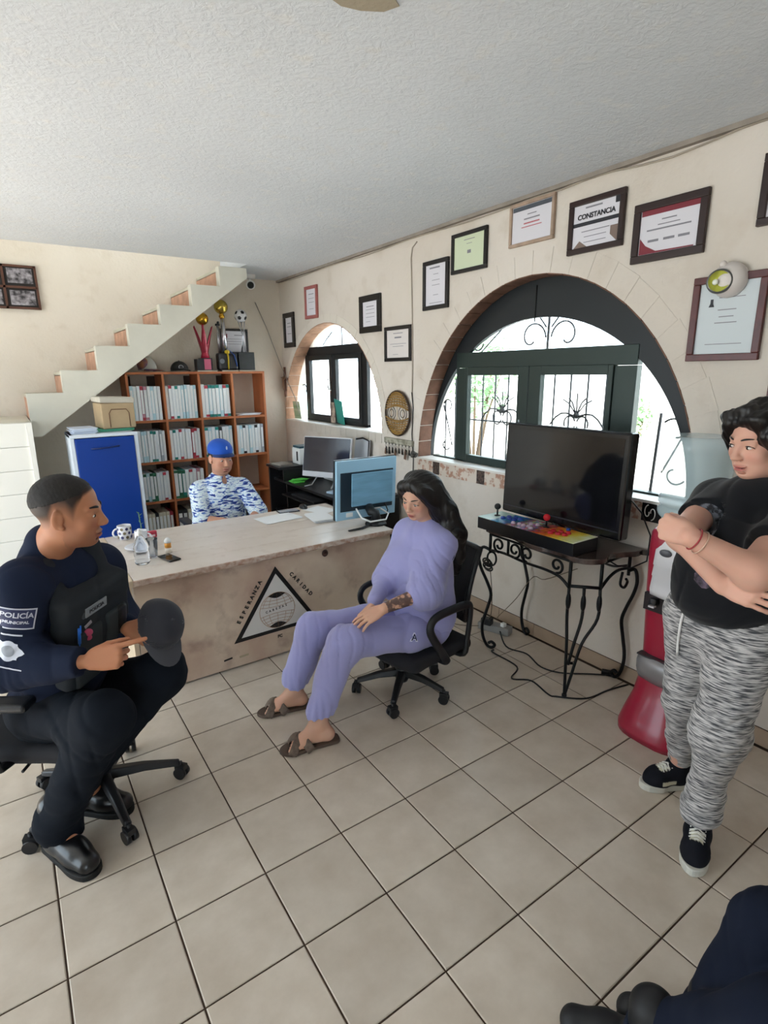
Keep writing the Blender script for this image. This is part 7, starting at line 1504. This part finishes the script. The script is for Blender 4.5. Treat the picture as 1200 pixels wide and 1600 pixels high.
    for q_ in (-1, 1): mb = MB(); c0 = neck + A_((q_ * .03, -.07, -.02)); mb.add([c0, c0 + A_((q_ * .035, .02, .012)), c0 + A_((q_ * .045, -.02, -.045)), c0 + A_((q_ * .005, -.03, -.06)), c0 + A_((0, -.008, 0)), c0 + A_((q_ * .035, .012, .012)), c0 + A_((q_ * .045, -.028, -.045)), c0 + A_((q_ * .005, -.038, -.06))], [(0, 1, 2, 3), (7, 6, 5, 4), (0, 4, 5, 1), (1, 5, 6, 2), (2, 6, 7, 3), (3, 7, 4, 0)]); mb.build('collar', m, sh)
    tr = Body(); leg(tr, (1.23, 4.22, .42), (1.2, 3.98, .47), (1.2, 3.98, .12), (.09, .07, .06, .06)); leg(tr, (1.42, 4.2, .42), (1.45, 3.95, .47), (1.45, 3.98, .12), (.09, .07, .06, .06)); tr.ell(pel, (.16, .13, .1), None, .04); solid('trousers', tr, .01, cloth_mat('trousers_dark', '#24262c'), t)
    for x in (1.2, 1.45): b_ = Body(); b_.cap((x, 3.98, .06), (x, 3.88, .04), .045, .038, .02); b_.cap((x, 3.98, .12), (x, 3.98, .05), .045, .045, .02); b_.cut((x, 3.93, .004), (0, 0, -1), .2); solid('shoe', b_, .008, black_m, t)
desk_man()
office_chair((1.33, 4.34), -PI / 2, 'black office chair hidden behind the desk under the man in the cap', .335, .26, .2, 'pad', back_h=.2, back_w=.32)

# ---------------------------------------------------------------- standing woman (right)
def standing_woman():
    t = thing('person', 'standing woman in black printed shirt and grey marled joggers with crossed arms', 'person', (1.9, .78, 0))
    hd, neck, pel = A_((1.925, .748, 1.452)), A_((1.985, .745, 1.318)), A_((1.925, .785, .86)); shN, shF = A_((1.865, .605, 1.225)), A_((1.985, .885, 1.235))
    elN, wrN, elF, wrF = A_((1.60, .592, 1.140)), A_((1.492, .715, 1.228)), A_((1.70, .84, 1.165)), A_((1.60, .665, 1.082))
    hpN, hpF, knN, knF, anN, anF = A_((1.905, .70, .83)), A_((1.93, .87, .83)), A_((1.855, .715, .47)), A_((1.965, .88, .47)), A_((1.845, .725, .105)), A_((2.08, .925, .10))
    R = frame((-.90, .36, -.18), (-.06, .02, 1)); s = 1.0; S = Body(); p = head(S, hd, R, s, True, fat=.003)
    S.cap(hd + R @ A_((0, -.02, -.06)), neck, .05, .052, .03); torso(S, neck, pel, shN, shF, -.02, 1.0); arm(S, shN, elN, wrN, (.052, .047, .045, .027)); arm(S, shF, elF, wrF, (.05, .044, .042, .027)); leg(S, hpN, knN, anN, (.08, .06, .05, .034)); leg(S, hpF, knF, anF, (.08, .06, .05, .034))
    # near hand curls over the far elbow
    hy = unit((.12, .92, .12)); hz = unit((-.90, .1, .35)); hz = unit(hz - hy * (hz @ hy)); hx = np.cross(hy, hz); RN = np.stack([hx, hy, hz], 1)
    hand(S, wrN, RN, .95, 1 if hx[2] > 0 else -1, ((.9, 1.0, .6), (.95, 1.1, .6), (1.0, 1.1, .6), (1.05, 1.1, .6)), thumb=((.35, .9, -.3), (.1, 1, -.5)))
    hy2 = unit((-.10, -.97, -.02)); hz2 = unit((-.9, .1, .35)); hz2 = unit(hz2 - hy2 * (hz2 @ hy2)); hx2 = np.cross(hy2, hz2)
    hand(S, wrF, np.stack([hx2, hy2, hz2], 1), .95, 1 if hx2[2] > 0 else -1, ((.35, .4, .3), (.4, .45, .3), (.4, .5, .3), (.45, .5, .3)), thumb=((.8, .6, .0), (.5, .9, -.1)))
    body = solid('body', S, .0060, skin_m, t, face_paint(hd, R, s, None, '#b36560', '#cf8d7c'), '#d3a28e', fine=[(hd - .135, hd + .145, .0032), (np.minimum(wrN, wrN + hy * .18) - .06, np.maximum(wrN, wrN + hy * .18) + .06, .0032), (np.minimum(wrF, wrF + hy2 * .18) - .05, np.maximum(wrF, wrF + hy2 * .18) + .05, .0034)])
    eyes(body, p, R, s, (.25, 1, -.05), lash=True); brows(body, p, hair_m, .0026, s)
    Hh = Body(); q = lambda *v: hd + R @ (A_(v) * s); Hh.ell(q(0, -.022, .046), A_((.084, .102, .088)) * s, R, .02)
    Hh.chain([q(0, .055, .100), q(-.05, .060, .080), q(-.082, .035, .03), q(-.090, .012, -.03), q(-.085, -.005, -.09), q(-.10, -.02, -.16)], [.02, .022, .024, .026, .032, .03], .03)
    Hh.chain([q(0, .055, .100), q(.05, .060, .080), q(.080, .03, .03), q(.085, .0, -.03), q(.085, -.03, -.09), q(.09, -.05, -.15)], [.02, .022, .022, .024, .03, .03], .03)
    for x in (-.075, -.03, .02, .06): Hh.chain([q(x * .8, -.06, .05), q(x, -.10, -.03), q(x * 1.15, -.115, -.12), q(x * 1.25, -.12, -.21)], [.05, .048, .045, .03], .03)
    Hh.ell(q(0, .092, -.015), A_((.060, .052, .082)) * s, R, .012, 's')
    Hh.disp = lambda P: .004 * np.sin((P @ A_((30, 60, 90))) + 2.5 * np.sin(P @ A_((40, -30, 25)))) + .0015 * np.sin((P - hd) @ R[:, 0] * 300)
    solid('hair', Hh, .0045, hair_m, body)
    blk = cloth_mat('tshirt_black', '#15161a', .9, .15, bscale=350)
    J = Body(); torso(J, neck + A_((.005, 0, -.035)), pel + A_((0, 0, .09)), shN, shF, .018, 1.0, .028, .02, fwd=(-1, .06, 0)); 
    for sh_, el_, r0 in ((shN, elN, .078), (shF, elF, .07)): J.cap(sh_, sh_ + (el_ - sh_) * .52, r0, r0 - .004, .035); J.cut(sh_ + (el_ - sh_) * .55, el_ - sh_, .10)
    J.ell(pel + A_((-.01, 0, .06)), (.155, .155, .10), None, .05); J.cut(pel + A_((0, 0, .0)), (.10, -.30, -1), .32); J.cap(neck + A_((.008, 0, -.05)), neck + A_((.0, 0, -.03)), .060, .056, .015)
    J.disp = lambda P: wave(P, 31, .005, 22) + folds(P, (1.86, .75, 1.0), (0, 0, 1), .16, .005, 60, 40)
    sh = solid('tshirt', J, .0058, blk, t)
    bs = bvh_of(sh); gm = mat('shirt_print_grey', '#6d7079', .8, col2='#1b1c20', vscale=45, detail=6)
    gm.node_tree.nodes['Color Ramp'].color_ramp.elements[0].position = .44; gm.node_tree.nodes['Color Ramp'].color_ramp.elements[1].position = .56
    patch('print', gm, sh, (1.60, .80, 1.20), (.15, -1, 0), (0, 0, 1), .10, .11, bs, (1, .12, 0), 12, 10, .002, lambda u, v: (u * math.sqrt(1 - v * v / 2), v * math.sqrt(1 - u * u / 2)))
    patch('print', mat('shirt_print_mauve', '#6a5a6c', .8, col2='#1b1c20', vscale=50, detail=6), sh, (1.60, .70, 1.02), (.15, -1, 0), (0, 0, 1), .20, .07, bs, (1, .12, 0), 14, 6, .002, lambda u, v: (u, v * (.55 + .35 * math.sin(u * 7))))
    # marled joggers
    jm_ = cloth_mat('joggers_marled', '#9a9a9c', .95, .25); N = jm_.node_tree.nodes; L = jm_.node_tree.links; b = N['Principled BSDF']; tc = N.new('ShaderNodeTexCoord'); mp = N.new('ShaderNodeMapping'); mp.inputs['Scale'].default_value = (14, 14, 130); mp.inputs['Rotation'].default_value = (.1, .1, 0); L.new(tc.outputs['Object'], mp.inputs[0])
    n1 = N.new('ShaderNodeTexNoise'); n1.inputs['Scale'].default_value = 1.6; n1.inputs['Detail'].default_value = 4; L.new(mp.outputs[0], n1.inputs[0]); r = N.new('ShaderNodeValToRGB'); L.new(n1.outputs[0], r.inputs[0]); r.color_ramp.elements[0].position = .38; r.color_ramp.elements[0].color = lin('#47484c'); r.color_ramp.elements[1].position = .62; r.color_ramp.elements[1].color = lin('#c9c5c4'); L.new(r.outputs[0], b.inputs['Base Color'])
    tr = Body(); tr.ell(pel + A_((.02, 0, -.01)), (.145, .152, .13), None, .05); leg(tr, hpN, knN, anN + A_((0, 0, .035)), (.104, .085, .080, .062), 0, .05); leg(tr, hpF, knF, anF + A_((0, 0, .035)), (.105, .08, .075, .055), 0, .04)
    for an in (anN, anF): tr.cap(an + A_((0, 0, .07)), an + A_((0, 0, .03)), .055, .046, .02); tr.cut(an + A_((0, 0, .008)), (0, 0, -1), .1)
    tr.disp = lambda P: wave(P, 37, .006, 17) + folds(P, knN, (0, 0, 1), .15, .006, 50, 15) + folds(P, anN + A_((0, 0, .12)), (0, 0, 1), .11, .009, 70, 20) + folds(P, anF + A_((0, 0, .12)), (0, 0, 1), .1, .008, 70, 20)
    jg = solid('joggers', tr, .0062, jm_, t)
    bj = bvh_of(jg); mb = MB(); pts = []
    for u in np.linspace(0, 1, 9):
        z = .885 - .20 * u; y = .86 - .0 + .02 * u; h_ = bj.ray_cast(Vector((1.5, y, z)), Vector((1, 0, 0)), 1.); pts.append((h_[0] if h_[0] is not None else Vector((1.77, y, z))) + Vector((-.006, 0, 0)))
    mb.tube(pts, .0042, 6); mb.build('drawstring', mat('string_white', '#e4e2e0', .7), jg)
    # bracelets
    fa = unit(wrN - elN); 
    for off_, m_, rr in ((-.012, mat('bracelet_red', '#9c3138', .6), .031), (-.03, mat('bracelet_pale', '#c9a58f', .5), .033)):
        mb = MB(); c = wrN + fa * off_; u = unit(np.cross(fa, (0, 0, 1))); w = np.cross(fa, u); mb.tube([tuple(c + (u * math.cos(a) + w * math.sin(a)) * rr) for a in np.linspace(0, 2 * PI, 20, endpoint=False)], .0022, 6, closed=True); mb.build('bracelet', m_, t)
    # canvas shoes
    cv = mat('shoe_canvas_black', '#17181f', .85, bump=.3, bscale=400); rb = mat('shoe_rubber', '#c9c6bc', .6); lc = mat('lace_white', '#dcdad2', .8); pnl = mat('shoe_panel_cream', '#cfcbb6', .8)
    for an, toe in ((anN, A_((1.70, .665, 0))), (anF, A_((1.945, 1.0, 0)))):
        g = A_((an[0], an[1], 0)); d = unit(toe - g); L_ = np.linalg.norm(toe - g); sd_ = A_((-d[1], d[0], 0)); he = g - d * .045
        b_ = Body(); b_.cap(an + A_((0, 0, .0)), g + A_((0, 0, .06)), .040, .042, .02); b_.cap(he + A_((0, 0, .045)), g + d * L_ * .55 + A_((0, 0, .042)), .036, .040, .03); b_.cap(g + d * .03 + A_((0, 0, .075)), g + d * L_ * .6 + A_((0, 0, .048)), .03, .034, .03); b_.cap(g + d * L_ * .55 + A_((0, 0, .04)), g + d * (L_ - .045) + A_((0, 0, .034)), .042, .034, .02); b_.cut(g + A_((0, 0, .02)), (0, 0, -1), .3)
        inv = np.stack([d, sd_, A_((0, 0, 1))], 0)
        def paint(P, col, g=g, inv=inv, L_=L_):
            q = (P - g) @ inv.T; m = (q[:, 0] > .03) & (q[:, 0] < L_ * .58) & (((np.abs(q[:, 1]) < .020) & (q[:, 2] < .1)) | ((np.abs(q[:, 1]) > .030) & (q[:, 2] > .035) & (q[:, 2] < .055))); col[m] = lin('#cfcbb6'); return col
        s_ = solid('shoe', b_, .0045, tint_mat('shoe_upper', .85, .2, bump=.3, bscale=400), t, paint, '#17181f')
        pts = [(-.082, 0), (-.072, .03), (-.02, .037), (.06, .040), (L_ - .07, .046), (L_ - .02, .034), (L_ + .004, .0), (L_ - .02, -.034), (L_ - .07, -.046), (.06, -.040), (-.02, -.037), (-.072, -.03)]
        mb = MB(); mb.prism(round_poly(pts), lambda u, v, z: tuple(g + d * u + sd_ * v + A_((0, 0, z))), .0, .030); mb.build('sole', rb, s_, bevel=.005)
        mb = MB()
        for i in range(5):
            u = .03 + i * (L_ * .5 - .03) / 4; zt = .118 - .036 * (u / (L_ * .6)) + .004
            mb.tube([tuple(g + d * u + sd_ * -.024 + A_((0, 0, zt - .012))), tuple(g + d * (u + .006) + A_((0, 0, zt))), tuple(g + d * (u + .012) + sd_ * .024 + A_((0, 0, zt - .012)))], .0042, 6)
            mb.tube([tuple(g + d * (u + .012) + sd_ * -.024 + A_((0, 0, zt - .012))), tuple(g + d * (u + .006) + A_((0, 0, zt + .002))), tuple(g + d * u + sd_ * .024 + A_((0, 0, zt - .012)))], .0042, 6)
        mb.build('laces', lc, s_)
standing_woman()

# ---------------------------------------------------------------- person cut off by the lower right picture corner
def corner_person():
    t = thing('person', 'person in navy trousers and dark boots, only the legs showing at the corner', 'person', (1.3, .3, 0))
    hpA, knA, anA = A_((1.62, .06, .50)), A_((1.262, .315, .425)), A_((1.215, .385, .10)); hpB, knB, anB = A_((1.50, -.10, .50)), A_((1.085, .225, .41)), A_((1.075, .455, .10)); pel = A_((1.58, -.07, .52))
    S = Body(); leg(S, hpA, knA, anA, (.07, .055, .05, .04)); leg(S, hpB, knB, anB, (.07, .055, .05, .04)); S.ell(pel, (.13, .13, .11), None, .05)
    nk, sA, sB = A_((1.68, -.22, 1.12)), A_((1.74, -.02, 1.02)), A_((1.52, -.32, 1.02)); torso(S, nk, pel, sA, sB, -.02, fwd=(-.7, .7, 0)); arm(S, sA, (1.60, .1, .80), (1.45, .16, .62)); arm(S, sB, (1.42, -.25, .80), (1.30, -.02, .62)); hd = A_((1.66, -.18, 1.28)); R = frame((-.6, .75, -.1)); p = head(S, hd, R, 1.02); S.cap(hd + R @ A_((0, -.02, -.06)), nk, .055, .055, .03)
    for w in ((1.45, .16, .62), (1.30, -.02, .62)): hy = unit((-.6, .7, -.2)); hz = unit((0, 0, 1)); hz = unit(hz - hy * (hz @ hy)); hand(S, w, np.stack([np.cross(hy, hz), hy, hz], 1), 1., 1)
    body = solid('body', S, .009, skin_m, t, None, '#a5694e'); Hh = Body(); Hh.ell(hd + A_((.01, -.01, .05)), (.085, .095, .085), None, .01); Hh.cut(hd + A_((-.03, .04, .05)), (-.5, .6, -.6), .2); solid('hair', Hh, .008, hair_m, body)
    J = Body(); torso(J, nk - A_((0, 0, .03)), pel, sA, sB, .02, 1.05, .02, fwd=(-.7, .7, 0)); arm(J, sA, (1.60, .1, .80), (1.45, .16, .62), (.065, .055, .05, .045), 0, .03, .95); arm(J, sB, (1.42, -.25, .80), (1.30, -.02, .62), (.065, .055, .05, .045), 0, .03, .95); solid('jacket', J, .009, MATS['uniform_navy'], t)
    tr = Body(); tr.ell(pel, (.16, .16, .12), None, .05); leg(tr, hpA, knA, anA, (.10, .070, .074, .07), .004, .06); leg(tr, hpB, knB, anB, (.10, .072, .072, .062), .004, .06); tr.disp = lambda P: wave(P, 41, .005, 20) + folds(P, knA, hpA - knA, .12, .006, 60, 20)
    solid('trousers', tr, .0065, cloth_mat('trousers_navy', '#161c2b', .95, .0), t)
    for an, d in ((anA, unit((-.5, .86, 0))), (anB, unit((-.53, .85, 0)))):
        b = Body(); g = A_((an[0], an[1], 0)); b.cap(an + A_((0, 0, .08)), g + A_((0, 0, .07)), .056, .05, .02); b.cap(g + A_((0, 0, .055)) - d * .03, g + d * .10 + A_((0, 0, .052)), .046, .046, .03); b.cap(g + d * .09 + A_((0, 0, .05)), g + d * .17 + A_((0, 0, .045)), .046, .038, .02); b.cut(g + A_((0, 0, .02)), (0, 0, -1), .3); bt = solid('boot', b, .006, mat('boot_matte', '#131316', .6), t)
        sd_ = A_((-d[1], d[0], 0)); mb = MB(); pts = [(-.078, .0), (-.07, .036), (-.02, .042), (.06, .046), (.13, .05), (.185, .036), (.205, .0), (.185, -.036), (.13, -.05), (.06, -.046), (-.02, -.042), (-.07, -.036)]; mb.prism(round_poly(pts), lambda u, v, z: tuple(g + d * u + sd_ * v + A_((0, 0, z))), .0, .022); mb.build('sole', MATS['boot_sole'], bt)
    c = local_thing('side_chair', 'plain dark chair under the person cut off at the lower right corner', 'chair', (1.58, -.07, 0), None, math.radians(-45)); 
    mb = MB(); mb.box(-.22, .22, -.22, .22, .38, .405); mb.build('seat', ch_p, c, bevel=.01)
    for x in (-.2, .2):
        for y in (-.2, .2): mb = MB(); mb.cyl((x, y, 0), (x, y, .38), .014, n=10); mb.build('leg', ch_p, c)
    mb = MB(); mb.box(-.2, .2, -.245, -.225, .5, .85); mb.build('backrest', ch_p, c, bevel=.01); mb = MB(); mb.box(-.19, -.165, -.225, -.205, .38, .6); mb.box(.165, .19, -.225, -.205, .38, .6); mb.build('back_posts', ch_p, c)
corner_person()
